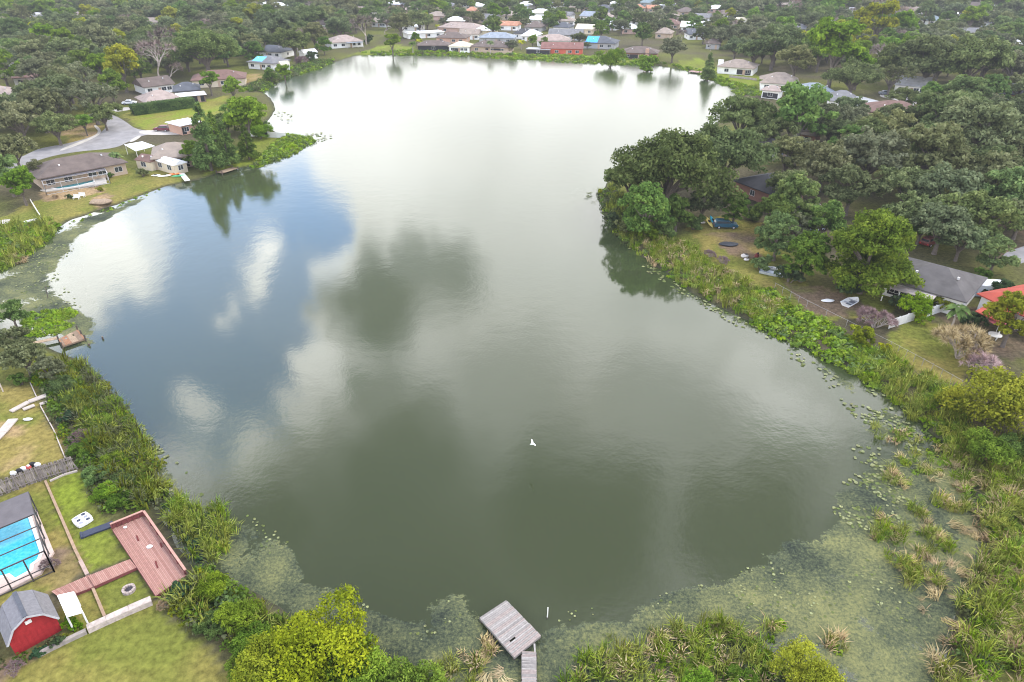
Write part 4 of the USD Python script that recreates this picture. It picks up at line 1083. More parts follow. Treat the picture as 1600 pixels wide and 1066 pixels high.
# red deck with rails and boardwalk
z = 1.05
A, B, C, D = [P(x, y, z)[:2] for x, y in ((175, 827), (226, 806), (291, 899), (243, 931))]
o = (A + C) / 2
t = thing('red_deck', 'large red plank deck with low rails on two sides', 'deck', (*o, 0))
planked(t, A - o, D - o, C - o, B - o, z, 24, redwood, r=r)
for a, b, hh in ((A, B, 0.62), (B, C, 0.62)):
    a, b = a - o, b - o
    n = np.array([-(b - a)[1], (b - a)[0]]); n = n / np.linalg.norm(n)
    part('rail_panel', bar([*(a + n * 0.06), z + hh / 2 - 0.02], [*(b + n * 0.06), z + hh / 2 - 0.02], 0.05, hh - 0.05), red_side, t)
    part('rail_cap', bar([*(a + n * 0.07), z + hh], [*(b + n * 0.07), z + hh], 0.22, 0.05), redwood[0], t)
    for k in range(7):
        p = a + (b - a) * (k + 0.1) / 6.2 - n * 0.02
        part('rail_post', box(p[0] - 0.05, p[0] + 0.05, p[1] - 0.05, p[1] + 0.05, z + 0.01, z + hh - 0.03), red_side, t)
for a, b in ((A, D), (D, C)):
    part('skirt_board', bar([*((a - o) * 0.995), z - 0.18], [*((b - o) * 0.995), z - 0.18], 0.05, 0.24), red_side, t)
for k in range(4):
    for u in (0.05, 0.5, 0.95):
        p = (A * (1 - k / 3) + D * k / 3) * (1 - u) + (B * (1 - k / 3) + C * k / 3) * u - o
        p = p * 0.96
        part('pile', tube([(*p, -1.0), (*p, z - 0.06)], 0.1, 8), pile_mat, t)
t = thing('red_boardwalk', 'red plank boardwalk running from the barn to the red deck', 'boardwalk', (0, 0, 0))
w0 = [P(x, y, 0.98)[:2] for x, y in ((203, 873.5), (213.5, 886.5), (147, 916), (137, 900))]
planked(t, *w0, 0.98, 26, redwood, r=r)
part('skirt_board', bar([*w0[1], 0.80], [*w0[2], 0.80], 0.05, 0.28), red_side, t)
w1 = [P(x, y, 0.86)[:2] for x, y in ((139, 898.5), (149, 915.5), (96, 936), (80, 924))]
planked(t, *w1, 0.86, 24, redwood, r=r)
part('skirt_board', bar([*w1[1], 0.70], [*w1[2], 0.70], 0.05, 0.24), red_side, t)
FOOT.append(Polygon([A, B, C, D]).buffer(0.5)); FOOT.append(Polygon(w0).buffer(0.5)); FOOT.append(Polygon(w1).buffer(0.5))


def small_bar(name, label, cat, a, b, z, w, h, m, lift=0.0):
    pa, pb = P(*a, z), P(*b, z)
    t = thing(name, label, cat, (*pa[:2], z))
    L = np.linalg.norm(pb - pa)
    mm = box(0, L, -w / 2, w / 2, 0, h)
    mm = mm.subdivide()
    mm.apply_transform(trimesh.transformations.rotation_matrix(math.atan2(pb[1] - pa[1], pb[0] - pa[0]), (0, 0, 1)))
    mm.vertices = mm.vertices + meshkit.noise(mm.vertices * 2, 4)[:, None] * np.array([0, 0, 0.3 * h])
    part('body', mm, m, t)
    return t


dark_red = mat('dark_red_paint', (0.12, 0.02, 0.018), 0.7, 0.2)
small_bar('paddle', 'dark paddle lying on the upper half of the red deck', 'paddle', (213.5, 837), (216.5, 845.5), 1.07, 0.14, 0.05, dark_red)
small_bar('paddle', 'dark paddle lying on the lower half of the red deck', 'paddle', (243, 877), (246.5, 888), 1.07, 0.14, 0.05, dark_red)
small_bar('paddle', 'short dark paddle leaning by the long rail of the red deck', 'paddle', (250.5, 849), (253, 855.5), 1.07, 0.14, 0.05, dark_red)
white_paint = mat('white_plastic', (0.64, 0.63, 0.61), 0.45, 0.05)


def blob(name, label, cat, px, py, z, sx, sy, sz, m, seed=0, sub=None):
    p = P(px, py, z)
    t = thing(name, label, cat, p)
    s = trimesh.creation.icosphere(2)
    d = 0.75 + 0.5 * meshkit.fbm(s.vertices * 1.6 + seed * 7.1, 3, seed)
    s.vertices = s.vertices * d[:, None] * [sx, sy, sz] + [0, 0, sz * 0.8]
    part('body', s, m, t, smooth=60)
    if sub is not None:
        s2 = trimesh.creation.icosphere(1); s2.vertices = s2.vertices * [sx * 0.5, sy * 0.5, sz * 0.4] + [sx * 0.3, 0, sz * 1.7]
        part('top', s2, sub, t, smooth=60)
    return t


blob('towel', 'crumpled white towel in the middle of the red deck', 'towel', 234, 855, 1.06, 0.28, 0.22, 0.1, white_paint, 1)
blob('towel', 'crumpled white rag near the upper rail of the red deck', 'towel', 196, 824.5, 1.06, 0.18, 0.15, 0.08, white_paint, 2)

# raft with six dark cup wells
c = P(130, 814.5, 0.6)
rz = math.degrees(math.atan2(*(P(132, 801, 0.6) - P(111, 813, 0.6))[1::-1]))
t = thing('inflatable_raft', 'white inflatable raft with six dark wells on the lawn', 'raft', c, rz)
hull = trimesh.creation.box((1.5, 1.6, 0.34)); hull = hull.subdivide().subdivide()
vv = hull.vertices; k = 1 - 0.10 * (np.abs(vv[:, :2] / [0.75, 0.8]) ** 3).prod(1); hull.vertices = vv * k[:, None] + [0, 0, 0.19]
part('hull', hull, white_paint, t, smooth=40)
navy = mat('navy_vinyl', (0.03, 0.036, 0.062), 0.55, 0.15, 2.0)
for i in range(2):
    for j in range(3):
        m = trimesh.creation.cylinder(0.19, 0.05, sections=14); m.apply_translation(((i - 0.5) * 0.66, (j - 1) * 0.5, 0.345))
        part('cup_well', m, navy if (i + j) % 2 else mat('grey_vinyl', (0.25, 0.25, 0.30), 0.5), t)
a, b = P(128, 838, 0.62), P(177, 819, 0.62)
t = thing('foam_mat', 'long navy foam mat from the lawn to the red deck', 'mat', (*a[:2], 0.6))
L = np.linalg.norm(b - a); m = trimesh.creation.box((L, 0.80, 0.16)).subdivide().subdivide(); m.apply_translation((L / 2, 0, 0.09))
m.vertices[:, 2] += 0.03 * np.sin(m.vertices[:, 0] * 2.2)
m.apply_transform(trimesh.transformations.rotation_matrix(math.atan2(*(b - a)[1::-1]), (0, 0, 1)))
part('pad', m, navy, t)
p = trimesh.creation.cylinder(0.13, 0.84, sections=12); p.apply_transform(trimesh.transformations.rotation_matrix(math.pi / 2, (1, 0, 0))); p.apply_translation((0, 0, 0.14)); p.apply_transform(trimesh.transformations.rotation_matrix(math.atan2(*(b - a)[1::-1]), (0, 0, 1)))
part('rolled_end', p, navy, t)

# fire pit
c = P(202, 923, GROUND)
t = thing('fire_pit', 'round stone fire pit with a dark middle on the lawn below the boardwalk', 'fire pit', c)
stone = mat('pit_stone', (0.33, 0.27, 0.24), 0.9, 0.2, 4.0, 0.3)
for k in range(12):
    a0, a1 = k * math.pi / 6 + 0.03, (k + 1) * math.pi / 6 - 0.03
    pts = [(math.cos(a) * rr, math.sin(a) * rr) for rr, aa in ((0.36, (a0, a1)), (0.56, (a1, a0))) for a in aa]
    part('stone', slab(pts, 0, 0.28 + 0.02 * (k % 3)), stone, t)
m = trimesh.creation.cylinder(0.35, 0.06, sections=16); m.apply_translation((0, 0, 0.08)); part('ash_bed', m, mat('ash', (0.05, 0.045, 0.05), 1.0, 0.3, 5.0), t)

# timber edging and walls
edge = mat('edging_timber', (0.30, 0.205, 0.135), 0.9, 0.2, 2.0)
edge2 = mat('pink_edging', (0.33, 0.24, 0.20), 0.9, 0.2, 2.0)
whitelog = mat('weathered_white_block', (0.40, 0.335, 0.295), 0.9, 0.28, 2.5, 0.5)


def edging(label, pts, z, w, h, m, name='timber_edging', cat='edging'):
    q = [P(x, y, z) for x, y in pts]
    o = q[0]
    t = thing(name, label, cat, (o[0], o[1], z - 0.06))
    for k in range(len(q) - 1):
        L = np.linalg.norm(q[k + 1] - q[k]); n = max(1, int(L / 2.4))
        for j in range(n):
            a, b = q[k] + (q[k + 1] - q[k]) * (j + 0.006) / n - o, q[k] + (q[k + 1] - q[k]) * (j + 0.994) / n - o
            part('timber', bar([a[0], a[1], h / 2], [b[0], b[1], h / 2], w * (0.95 + 0.1 * ((j * 7 + k) % 3) / 2), h), m, t)
    return t


edging('long timber edging between the dry strip and the green lawn with the raft', [(71, 752), (92, 800), (118, 860), (127, 878)], 0.64, 0.24, 0.2, edge)
edging('short pinkish kerb meeting the upper side of the red boardwalk', [(126, 877), (137, 899)], 0.64, 0.34, 0.22, edge2)
edging('timber edging from the boardwalk down to the white block wall', [(143, 914), (154, 940), (164, 964)], 0.64, 0.24, 0.2, edge)
t = edging('weathered whitish block wall at the top of the front lawn', [(138, 986), (168, 972), (203, 956), (238, 941)], 0.62, 0.62, 0.55, whitelog, 'block_wall', 'wall')
edging('low grey timber wall between the barn planting and the front lawn', [(62, 1024), (100, 1005), (136, 988)], 0.62, 0.34, 0.4, mat('grey_timber', (0.27, 0.235, 0.21), 0.9, 0.25, 2.0, 0.4), 'timber_wall', 'wall')
pale_board = mat('bleached_board', (0.40, 0.345, 0.30), 0.85, 0.15, 2.0, 0.2)
edging('white rail lying along the reeds, lower run beside the yellow lawn', [(63, 634), (84, 672), (102, 716)], 0.72, 0.11, 0.10, pale_board, 'white_rail', 'rail')
edging('short white rail above the white ramp boards', [(47, 598), (57, 620)], 0.72, 0.11, 0.10, pale_board, 'white_rail', 'rail')
edging('long bleached ramp board ending at the reeds', [(17, 643), (45, 628), (73, 617.5)], 0.70, 0.75, 0.14, pale_board, 'ramp_board', 'board')
edging('wide bleached ramp board at the left edge', [(-20, 700), (3, 676), (21, 655)], 0.70, 1.1, 0.14, pale_board, 'ramp_board', 'board')
edging('short bleached board beside the long ramp board', [(36, 640), (54, 633)], 0.72, 0.6, 0.12, pale_board, 'ramp_board', 'board')
edging('stubby bleached board at the top of the white rail', [(62, 632), (80, 626)], 0.70, 0.5, 0.14, pale_board, 'ramp_board', 'board')
blob('white_tarp', 'small crumpled white sheet on the yellow lawn', 'sheet', 44, 656, 0.6, 0.55, 0.25, 0.12, white_paint, 5)
edging('row of pale stones along the foot of the grey fence', [(78, 752), (100, 742), (121, 736)], 0.62, 0.22, 0.16, pale_board, 'stone_row', 'stones')

# grey board fence
fence_mats = [mat(f'fence_board_{k}', c, 0.9, 0.2, 3.0, 0.3) for k, c in (('pale', (0.285, 0.245, 0.215)), ('mid', (0.235, 0.20, 0.18)), ('dark', (0.19, 0.16, 0.145)))]
fa, fb, fc = P(-60, 798, GROUND), P(62, 752, GROUND), P(121, 734, GROUND)
t = thing('board_fence', 'tall grey weathered board fence across the left yards', 'fence', (*fa[:2], GROUND))
for a, b in ((fa, fb), (fb, fc)):
    a, b = a - fa, b - fa
    L = np.linalg.norm(b - a); u = (b - a) / L; n = int(L / 0.15)
    for k in range(n):
        p0, p1 = a + u * (k * 0.15 + 0.006), a + u * (k * 0.15 + 0.144)
        part('board', bar([p0[0], p0[1], 0.95 + r.normal(0, 0.02)], [p1[0], p1[1], 0.95], 0.022, 1.9), fence_mats[r.integers(0, 3)], t)
    for zz in (0.35, 1.6):
        part('rail', bar([*(a - [u[1] * -0.06, u[0] * 0.06, 0])[:2], zz], [*(b - [u[1] * -0.06, u[0] * 0.06, 0])[:2], zz], 0.05, 0.09), fence_mats[2], t)
    for k in range(int(L / 2.4) + 1):
        p = a + u * min(L, k * 2.4 + 0.1) + np.array([u[1], -u[0], 0]) * 0.1
        part('post', box(p[0] - 0.05, p[0] + 0.05, p[1] - 0.05, p[1] + 0.05, -0.2, 1.98), fence_mats[2], t)
toys = [(22, 742, 'white', 'white plastic tub behind the grey fence, leftmost of the heap'), (31, 738, 'dark', 'dark crate in the heap behind the grey fence'), (38, 735, 'white', 'white bag in the middle of the heap behind the grey fence'), (45, 733, 'red', 'red toy in the heap behind the grey fence'),
        (52, 728, 'dark', 'dark bucket at the top of the heap behind the grey fence'), (60, 729, 'white', 'white box at the right end of the heap behind the grey fence')]
for i, (x, y, k, lab) in enumerate(toys):
    blob({'white': 'tub', 'dark': 'crate', 'red': 'toy'}[k], lab, {'white': 'tub', 'dark': 'crate', 'red': 'toy'}[k], x, y, 0.6, 0.34, 0.26, 0.28, {'white': white_paint, 'dark': dark_gap, 'red': mat('red_plastic', (0.42, 0.07, 0.06), 0.5)}[k], i, white_paint if k == 'red' else None)
a = P(5, 612, GROUND)
t = thing('utility_pole', 'thin pale pole on the left edge above the ramp boards', 'pole', a)
part('shaft', tube([(0, 0, -0.3), (0, 0, 3.2)], 0.08, 7), mat('pole_wood', (0.42, 0.36, 0.31), 0.9), t)
part('cap', tube([(0, 0, 3.2), (0, 0, 3.26)], 0.1, 7), frame_white, t)

# red barn-shaped shed
L0, R0 = P(25, 1024, 0.6), P(97, 984, 0.6)
u = (R0 - L0)[:2]; wS = float(np.linalg.norm(u)); u = u / wS
zr_ = 0.6 + 3.35
rid = P(36.5, 934, zr_)[:2] - P(50, 968, zr_)[:2]
dS = float(np.linalg.norm(rid))
rz = math.degrees(math.atan2(u[1], u[0]))
t = thing('barn_shed', 'red barn-shaped shed with a grey gambrel roof', 'shed', (*((L0 + R0) / 2)[:2], 0.55), rz)
hw, he, hb, hr = wS / 2, 1.75, 2.75, 3.35
bw = hw * 0.62
prof = [(-hw, -0.2), (hw, -0.2), (hw, he), (bw, hb), (0, hr), (-bw, hb), (-hw, he)]


def along_y(pts, y0, y1):
    m = slab(pts, 0, 1)
    v = m.vertices
    m.vertices = np.c_[v[:, 0], y0 + v[:, 2] * (y1 - y0), v[:, 1]]
    m.invert()
    return m


barn_red = mat('barn_red', (0.27, 0.016, 0.018), 0.75, 0.15, 2.0, 0.15)
part('wall', along_y(prof, 0, dS), barn_red, t)
shing = mat('grey_shingles', (0.165, 0.16, 0.17), 0.9, 0.2, 4.0, 0.5)
ov, tk = 0.22, 0.07
rt = [(-hw - 0.16, he - 0.22), (-bw - 0.03, hb + 0.02), (0, hr + 0.03), (bw + 0.03, hb + 0.02), (hw + 0.16, he - 0.22)]
for i, nm in enumerate(('roof_slope', 'roof_slope', 'roof_slope', 'roof_slope')):
    a, b = np.array(rt[i]), np.array(rt[i + 1])
    nn = np.array([-(b - a)[1], (b - a)[0]]); nn = nn / np.linalg.norm(nn)
    part(nm, along_y([a, b, b + nn * tk, a + nn * tk], -ov, dS + ov), shing, t)
part('ridge_cap', box(-0.16, 0.16, -ov - 0.02, dS + ov + 0.02, hr + 0.04, hr + 0.13), mat('dark_ridge', (0.07, 0.075, 0.09), 0.7), t)
trim = part('gable_trim', cat_([bar((rt[i][0], -ov - 0.03, rt[i][1] - 0.02), (rt[i + 1][0], -ov - 0.03, rt[i + 1][1] - 0.02), 0.05, 0.14) for i in range(4)]), mat('grey_trim', (0.36, 0.35, 0.36), 0.7), t)
vn = part('gable_vent', box(-0.22, 0.22, -0.07, -0.003, 2.45, 2.78), frame_white, t)
for k in range(4):
    part('louvre', box(-0.17, 0.17, -0.085, -0.072, 2.49 + k * 0.07, 2.53 + k * 0.07), mat('pale_louvre', (0.6, 0.58, 0.54), 0.6), vn)
for k in range(1, 9):
    x = -hw + wS * k / 9
    part('batten', box(x - 0.02, x + 0.02, -0.02, -0.003, 0, he - 0.05), barn_red, t)
lean = [P(x, y, 2.35) for x, y in ((89, 930), (115.5, 924), (130, 957), (104, 964.5))]
t2 = thing('lean_to_roof', 'rust-stained white metal lean-to beside the red barn', 'lean-to', (*lean[0][:2], 0.55))
pts = [(p - lean[0])[:2] for p in lean]
part('sheet', slab(pts, 1.75, 1.79), mat('rusty_white_metal', (0.80, 0.78, 0.74), 0.5, 0.04, 1.3, dark=(0.50, 0.33, 0.2)), t2)
for k in range(1, 8):
    a, b = np.array(pts[0]) + (np.array(pts[1]) - pts[0]) * k / 8, np.array(pts[3]) + (np.array(pts[2]) - pts[3]) * k / 8
    part('seam', bar([*a, 1.80], [*b, 1.80], 0.03, 0.02), frame_white, t2)
for p in pts:
    p = np.array(p) * 0.93 + np.mean(pts, 0) * 0.07
    part('post', box(p[0] - 0.05, p[0] + 0.05, p[1] - 0.05, p[1] + 0.05, -0.1, 1.749), frame_white, t2)
FOOT.append(Polygon([tuple(P(x, y, 0.6)[:2]) for x, y in ((20, 1030), (100, 985), (135, 960), (115, 920), (30, 935), (0, 980))]))

# old wooden dock on the left shore
z = 0.45
A, B, C, D = [P(x, y, z)[:2] for x, y in ((91, 530), (121, 515), (133, 529), (97, 541))]
o = (A + C) / 2
t = thing('old_dock', 'broken brown wooden dock beside the bright green plants, left shore', 'dock', (*o, 0))
planked(t, A - o, D - o, C - o, B - o, z, 14, [wood_brown, mat('straw_plank', (0.31, 0.225, 0.15), 0.9, 0.25, 3.0), mat('rust_plank', (0.26, 0.13, 0.07), 0.9, 0.2, 3.0)], r=r, skip=(4, 9))
for p in (A, B, C, D, (B + C) / 2):
    q_ = (p - o)
    part('pile', tube([(*q_, -1.0), (*q_, 0.9 + r.uniform(-0.2, 0.3))], 0.11, 7), pile_mat, t)
part('edge_beam', bar([*(D - o), 0.32], [*(C - o), 0.32], 0.1, 0.2), wood_brown, t)
part('edge_beam', bar([*(C - o), 0.32], [*(B - o), 0.32], 0.1, 0.2), wood_brown, t)
edging('long plank walkway from the bushes to the broken brown dock', [(52, 536), (90, 528)], 0.5, 0.8, 0.08, mat('straw_plank', (0.31, 0.225, 0.15)), 'plank_walkway', 'walkway')
for i, (x, y, lab) in enumerate(((139, 541, 'lone dark stump in the water below the broken brown dock'), (160, 530, 'lone dark stump in the water right of the broken brown dock'), (74, 466, 'thin dark stick leaning out of the left cove'))):
    p = P(x, y, 0)
    t = thing('stump' if i < 2 else 'stick', lab, 'stump' if i < 2 else 'stick', (p[0], p[1], -0.6))
    part('wood', tube([(0, 0, 0), (0.05 + 0.3 * (i == 2), 0.05, 0.95 + 1.6 * (i == 2))], 0.13 if i < 2 else 0.06, 7), pile_mat, t)
    part('broken_top', tube([(0.05 + 0.3 * (i == 2), 0.05, 0.95 + 1.6 * (i == 2)), (0.07 + 0.3 * (i == 2), 0.05, 1.03 + 1.6 * (i == 2))], [0.1 if i < 2 else 0.05, 0.02], 6), wood_brown, t)


# little docks on the other shores
def small_dock(label, a, b, w, m, z=0.5, name='small_dock', seat=False):
    A, B = P(*a, z)[:2], P(*b, z)[:2]
    u = (B - A) / np.linalg.norm(B - A); nn = np.array([-u[1], u[0]]) * w / 2
    o = (A + B) / 2
    t = thing(name, label, 'dock', (*o, 0))
    L = np.linalg.norm(B - A)
    planked(t, A + nn - o, A - nn - o, B - nn - o, B + nn - o, z, max(6, int(L / 0.5)), m, r=r)
    for q_ in (A + nn, A - nn, B - nn, B + nn):
        part('pile', tube([(*(q_ - o) * 0.96, -1.0), (*(q_ - o) * 0.96, z + 0.5)], 0.12, 6), pile_mat, t)
    return t


small_dock('low plank landing under the cypress trees on the green point', (342, 270), (368, 262), 2.2, [wood_brown, mat('straw_plank', (0.31, 0.225, 0.15))])
small_dock('brown plank dock on the upper left shore below the little white shed', (500, 94), (520, 91), 3.0, [mat('rust_plank', (0.26, 0.13, 0.07)), wood_brown])
small_dock('grey dock at the foot of the lawn right of the white lakeside house', (562, 81), (580, 80), 3.0, weathered)
small_dock('red-brown dock on the far shore in front of the dark porch', (828, 87), (846, 88), 3.0, [mat('rust_plank', (0.26, 0.13, 0.07))])
small_dock('reddish dock at the corner of the bright lawn, right shore', (1078, 111), (1096, 113), 3.5, [mat('rosy_plank', (0.34, 0.22, 0.2), 0.9)])

# seawalls, walls and hedges far off
for lab, a, b, hh, m in (('pale tan seawall below the tan house on the far shore', (722, 81), (800, 85), 1.4, wall_mat('tan')), ('white wall with a dark gate on the green point', (392, 213), (447, 216), 1.5, wall_mat('white')),
                         ('low brown garden wall on the bright lawn, right shore', (1140, 121), (1182, 126), 0.8, mat('grey_timber', (0.27, 0.235, 0.21)))):
    pa, pb = P(*a), P(*b)
    t = thing('seawall' if 'seawall' in lab else 'garden_wall', lab, 'wall', (*pa[:2], GROUND))
    L = np.linalg.norm(pb - pa); n = max(2, int(L / 2.5))
    for k in range(n):
        q0, q1 = (pb - pa) * (k + 0.004) / n, (pb - pa) * (k + 0.996) / n
        part('wall_panel', bar([*q0[:2], hh / 2 - 0.2], [*q1[:2], hh / 2 - 0.2], 0.16, hh + 0.4), m, t)
        part('pier', box(q0[0] - 0.13, q0[0] + 0.13, q0[1] - 0.13, q0[1] + 0.13, -0.3, hh + 0.12), m, t)
    if 'gate' in lab:
        q0, q1 = (pb - pa) * 0.22, (pb - pa) * 0.5
        part('gate', bar([*(q0[:2] - [0, 0.12]), 0.75], [*(q1[:2] - [0, 0.12]), 0.75], 0.06, 1.3), dark_gap, t)


# ---------------------------------------------------------------- vehicles and boats
tyre = mat('tyre_rubber', (0.018, 0.018, 0.018), 0.9); rim_m = mat('wheel_rim', (0.45, 0.45, 0.46), 0.4, metallic=0.6); lampw = mat('lamp_glass', (0.7, 0.7, 0.68), 0.2); lampr = mat('tail_lamp', (0.35, 0.02, 0.02), 0.3)
PROFILES = {'sedan': ([(-2.3, 0.35), (2.25, 0.35), (2.3, 0.62), (2.1, 0.78), (1.05, 0.92), (-1.5, 0.95), (-2.28, 0.85)], [(1.0, 0.93), (0.35, 1.42), (-0.85, 1.45), (-1.55, 0.96)]),
            'suv': ([(-2.3, 0.4), (2.25, 0.4), (2.3, 0.75), (2.1, 0.95), (1.1, 1.06), (-2.25, 1.1), (-2.33, 0.8)], [(1.05, 1.07), (0.4, 1.66), (-1.9, 1.72), (-2.2, 1.11)]),
            'pickup': ([(-2.7, 0.45), (2.55, 0.45), (2.62, 0.85), (2.4, 1.05), (1.1, 1.12), (-2.66, 1.12), (-2.72, 0.8)], [(1.05, 1.13), (0.55, 1.72), (-0.55, 1.75), (-0.75, 1.13)])}


def car(px, py, heading, kind, paint, label, name='parked_car', cat='car', group=None):
    p = P(px, py)
    t = thing(name, label, cat, (p[0], p[1], GROUND + 0.03), heading, group=group)
    body, cab = PROFILES[kind]

    def ext(pts, w, top=1.0):
        m = slab(pts, 0, 1); v = m.vertices
        y = (v[:, 2] - 0.5) * w
        zt = v[:, 1]; z0 = zt.min(); kk = 1 - (1 - top) * (zt - z0) / max(zt.max() - z0, 0.1)
        m.vertices = np.c_[v[:, 0], y * kk, zt]; m.invert(); return m
    part('body', ext(body, 1.82, 0.94), paint, t)
    part('cabin', ext(cab, 1.66, 0.84), paint, t)
    cz0, cz1 = cab[0][1], cab[1][1]
    for s in (-1, 1):
        g = slab([(cab[0][0] - 0.2, cz0 + 0.06), (cab[1][0] - 0.05, cz1 - 0.1), (cab[2][0] + 0.08, cz1 - 0.1), (cab[3][0] + 0.25, cz0 + 0.06)], 0, 0.02)
        v = g.vertices
        kk = 1 - 0.10 * (v[:, 1] - cz0) / (cz1 - cz0)
        g.vertices = np.c_[v[:, 0], s * (0.83 * kk + 0.012 - 0.02 + v[:, 2]), v[:, 1]]
        part('side_window', g, pane_mat, t)
    for (x0, z0), (x1, z1), nm, sg in (((cab[0][0], cz0), (cab[1][0], cz1), 'windscreen', 1), ((cab[3][0], cz0), (cab[2][0], cz1), 'rear_window', -1)):
        a, b = np.array([x0 + 0.02 * sg, 0, z0 + 0.07]), np.array([x1 + 0.03 * sg, 0, z1 - 0.09])
        part(nm, bar(a, b, 1.36, 0.03), pane_mat, t)
    for sx in (1.42, -1.42):
        for s in (-1, 1):
            wv = trimesh.creation.cylinder(0.34, 0.22, sections=16); wv.apply_transform(trimesh.transformations.rotation_matrix(math.pi / 2, (1, 0, 0))); wv.apply_translation((sx, s * 0.83, 0.34))
            wp = part('wheel', wv, tyre, t)
            rv = trimesh.creation.cylinder(0.2, 0.02, sections=12); rv.apply_transform(trimesh.transformations.rotation_matrix(math.pi / 2, (1, 0, 0))); rv.apply_translation((sx, s * 0.95, 0.34))
            part('rim', rv, rim_m, wp)
    zf = body[2][1]
    for s in (-1, 1):
        part('headlight', box(body[2][0] - 0.1, body[2][0] + 0.012, s * 0.65 - 0.17, s * 0.65 + 0.17, zf - 0.07, zf + 0.05), lampw, t)
        part('tail_light', box(body[-1][0] - 0.02, body[-1][0] + 0.1, s * 0.7 - 0.12, s * 0.7 + 0.12, body[-1][1] - 0.2, body[-1][1]), lampr, t)
    return t


def paint(name, c):
    return mat('paint_' + name, c, 0.3, 0.03, 1.0, spec=0.5)


car(1133, 356, -4, 'suv', paint('dark_teal', (0.012, 0.055, 0.085)), 'dark teal car parked on the bare yard beside the leaning kayaks')
car(254, 205, 178, 'suv', paint('maroon', (0.10, 0.016, 0.03)), 'maroon car parked on the pale drive at the cul-de-sac')
car(203, 163, 15, 'sedan', paint('white', (0.72, 0.72, 0.72)), 'white car at the left end of the long hedge')
car(1452, 382, 35, 'suv', paint('dark_red', (0.09, 0.012, 0.012)), 'dark red car half hidden between the round tree and the dark-roofed house')
car(1383, 148, -8, 'sedan', paint('slate', (0.15, 0.17, 0.20)), 'slate grey car on the right driveway nearest the leaning oak', group=None)
car(1412, 142, 8, 'sedan', paint('bronze', (0.20, 0.17, 0.13)), 'bronze car on the right driveway left of the white car')
car(1427, 140, 8, 'suv', paint('white', (0.72, 0.72, 0.72)), 'white car on the right driveway, furthest right of the three')
car(22, 105, 10, 'pickup', paint('white', (0.72, 0.72, 0.72)), 'white truck beside the far left red-brown house', 'parked_truck', 'truck')
car(110, 126, 20, 'sedan', paint('silver', (0.5, 0.5, 0.52)), 'silver car showing through the oaks on the far left')
car(413, 107, 10, 'sedan', paint('white', (0.72, 0.72, 0.72)), 'white car on the yard below the teal-tarp house')
car(1560, 103, 5, 'pickup', paint('white', (0.72, 0.72, 0.72)), 'white truck by the brick house at the right edge', 'parked_truck', 'truck')


def hull_mesh(L, Bm, D, fat=0.5, inner=True):
    """Open boat: pointed bow at +x, flat stern."""
    n = 15
    v, f = [], []
    for lay, (k, zk) in enumerate(((0.55, 0.0), (1.0, 1.0), (0.86, 0.98), (0.5, 0.25))):
        for i in range(n):
            u = i / (n - 1)
            x = -L / 2 + L * u * (1 if lay != 0 else 0.92)
            hw_ = Bm / 2 * k * (1 - max(0, (u - fat) / (1 - fat)) ** 1.8)
            zz = D * zk + (0.12 * D * u * u if zk > 0.5 else 0)
            v += [(x, hw_, zz), (x, -hw_, zz)]
    def ring(lay):
        return [(lay * n + i) * 2 for i in range(n)] + [(lay * n + i) * 2 + 1 for i in range(n - 1, -1, -1)]
    rings = [ring(k) for k in range(4)]
    m = len(rings[0])
    for a, b in ((0, 1), (1, 2), (2, 3)):
        for i in range(m):
            j = (i + 1) % m
            f += [(rings[a][i], rings[b][j], rings[a][j]), (rings[a][i], rings[b][i], rings[b][j])]
    for i in range(n - 1):
        a = i * 2; f += [(a, a + 2, a + 3), (a, a + 3, a + 1)]
        a = (3 * n + i) * 2; f += [(a, a + 3, a + 2), (a, a + 1, a + 3)]
    return trimesh.Trimesh(np.array(v, float), np.array(f), process=False)


def rowboat(px, py, rz, L, Bm, label, m, name='rowboat'):
    t = thing(name, label, 'boat', P(px, py, GROUND + 0.02), rz)
    part('hull', hull_mesh(L, Bm, 0.5), m, t)
    for x in (-0.25, 0.12):
        part('seat', box(x * L - 0.13, x * L + 0.13, -Bm * 0.4, Bm * 0.4, 0.36, 0.40), mat('boat_seat', (0.34, 0.35, 0.37), 0.6), t)
    part('floor', box(-L * 0.42, L * 0.2, -Bm * 0.22, Bm * 0.22, 0.13, 0.15), mat('boat_floor', (0.16, 0.17, 0.19), 0.7), t)
    return t


rowboat(1330, 474, 38, 3.6, 1.9, 'white open rowboat on the bare ground below the round tree', white_paint)
rowboat(1206, 430, -32, 4.2, 1.3, 'grey skiff at the edge of the reeds below the round tree', mat('grey_boat', (0.36, 0.39, 0.41), 0.5))
t = rowboat(1203, 422, -12, 2.6, 1.0, 'small white dinghy beside the grey skiff', white_paint)
blob('white_sheet', 'small white sheet on the bare ground left of the white rowboat', 'sheet', 1293, 471, 0.6, 1.0, 0.45, 0.18, white_paint, 8)
blob('dark_tarp', 'flat dark tarp lying on the bare yard below the teal car', 'tarp', 1139, 383, 0.55, 1.8, 1.0, 0.25, mat('dark_tarpaulin', (0.03, 0.033, 0.04), 0.7, 0.2), 11)
for i, (x, y, s, lab) in enumerate(((1163, 402, 0.7, 'pale rubbish heap on the bare yard, upper of two'), (1166, 407, 0.5, 'pale rubbish heap on the bare yard, lower of two'), (1098, 349, 0.5, 'pale junk pile left of the yellow kayak'), (1215, 420, 0.4, 'white bucket right of the small white dinghy'))):
    blob('junk_pile', lab, 'rubbish', x, y, 0.57, s, s * 0.8, s * 0.5, mat('pale_junk', (0.52, 0.48, 0.44), 0.8, 0.3, 3.0), 20 + i, pile_mat)
blob('barrel_grill', 'dark red barrel grill at the foot of the oak right of the rubbish heaps', 'grill', 1182, 403, 0.57, 0.4, 0.4, 0.5, dark_red, 30, dark_gap)


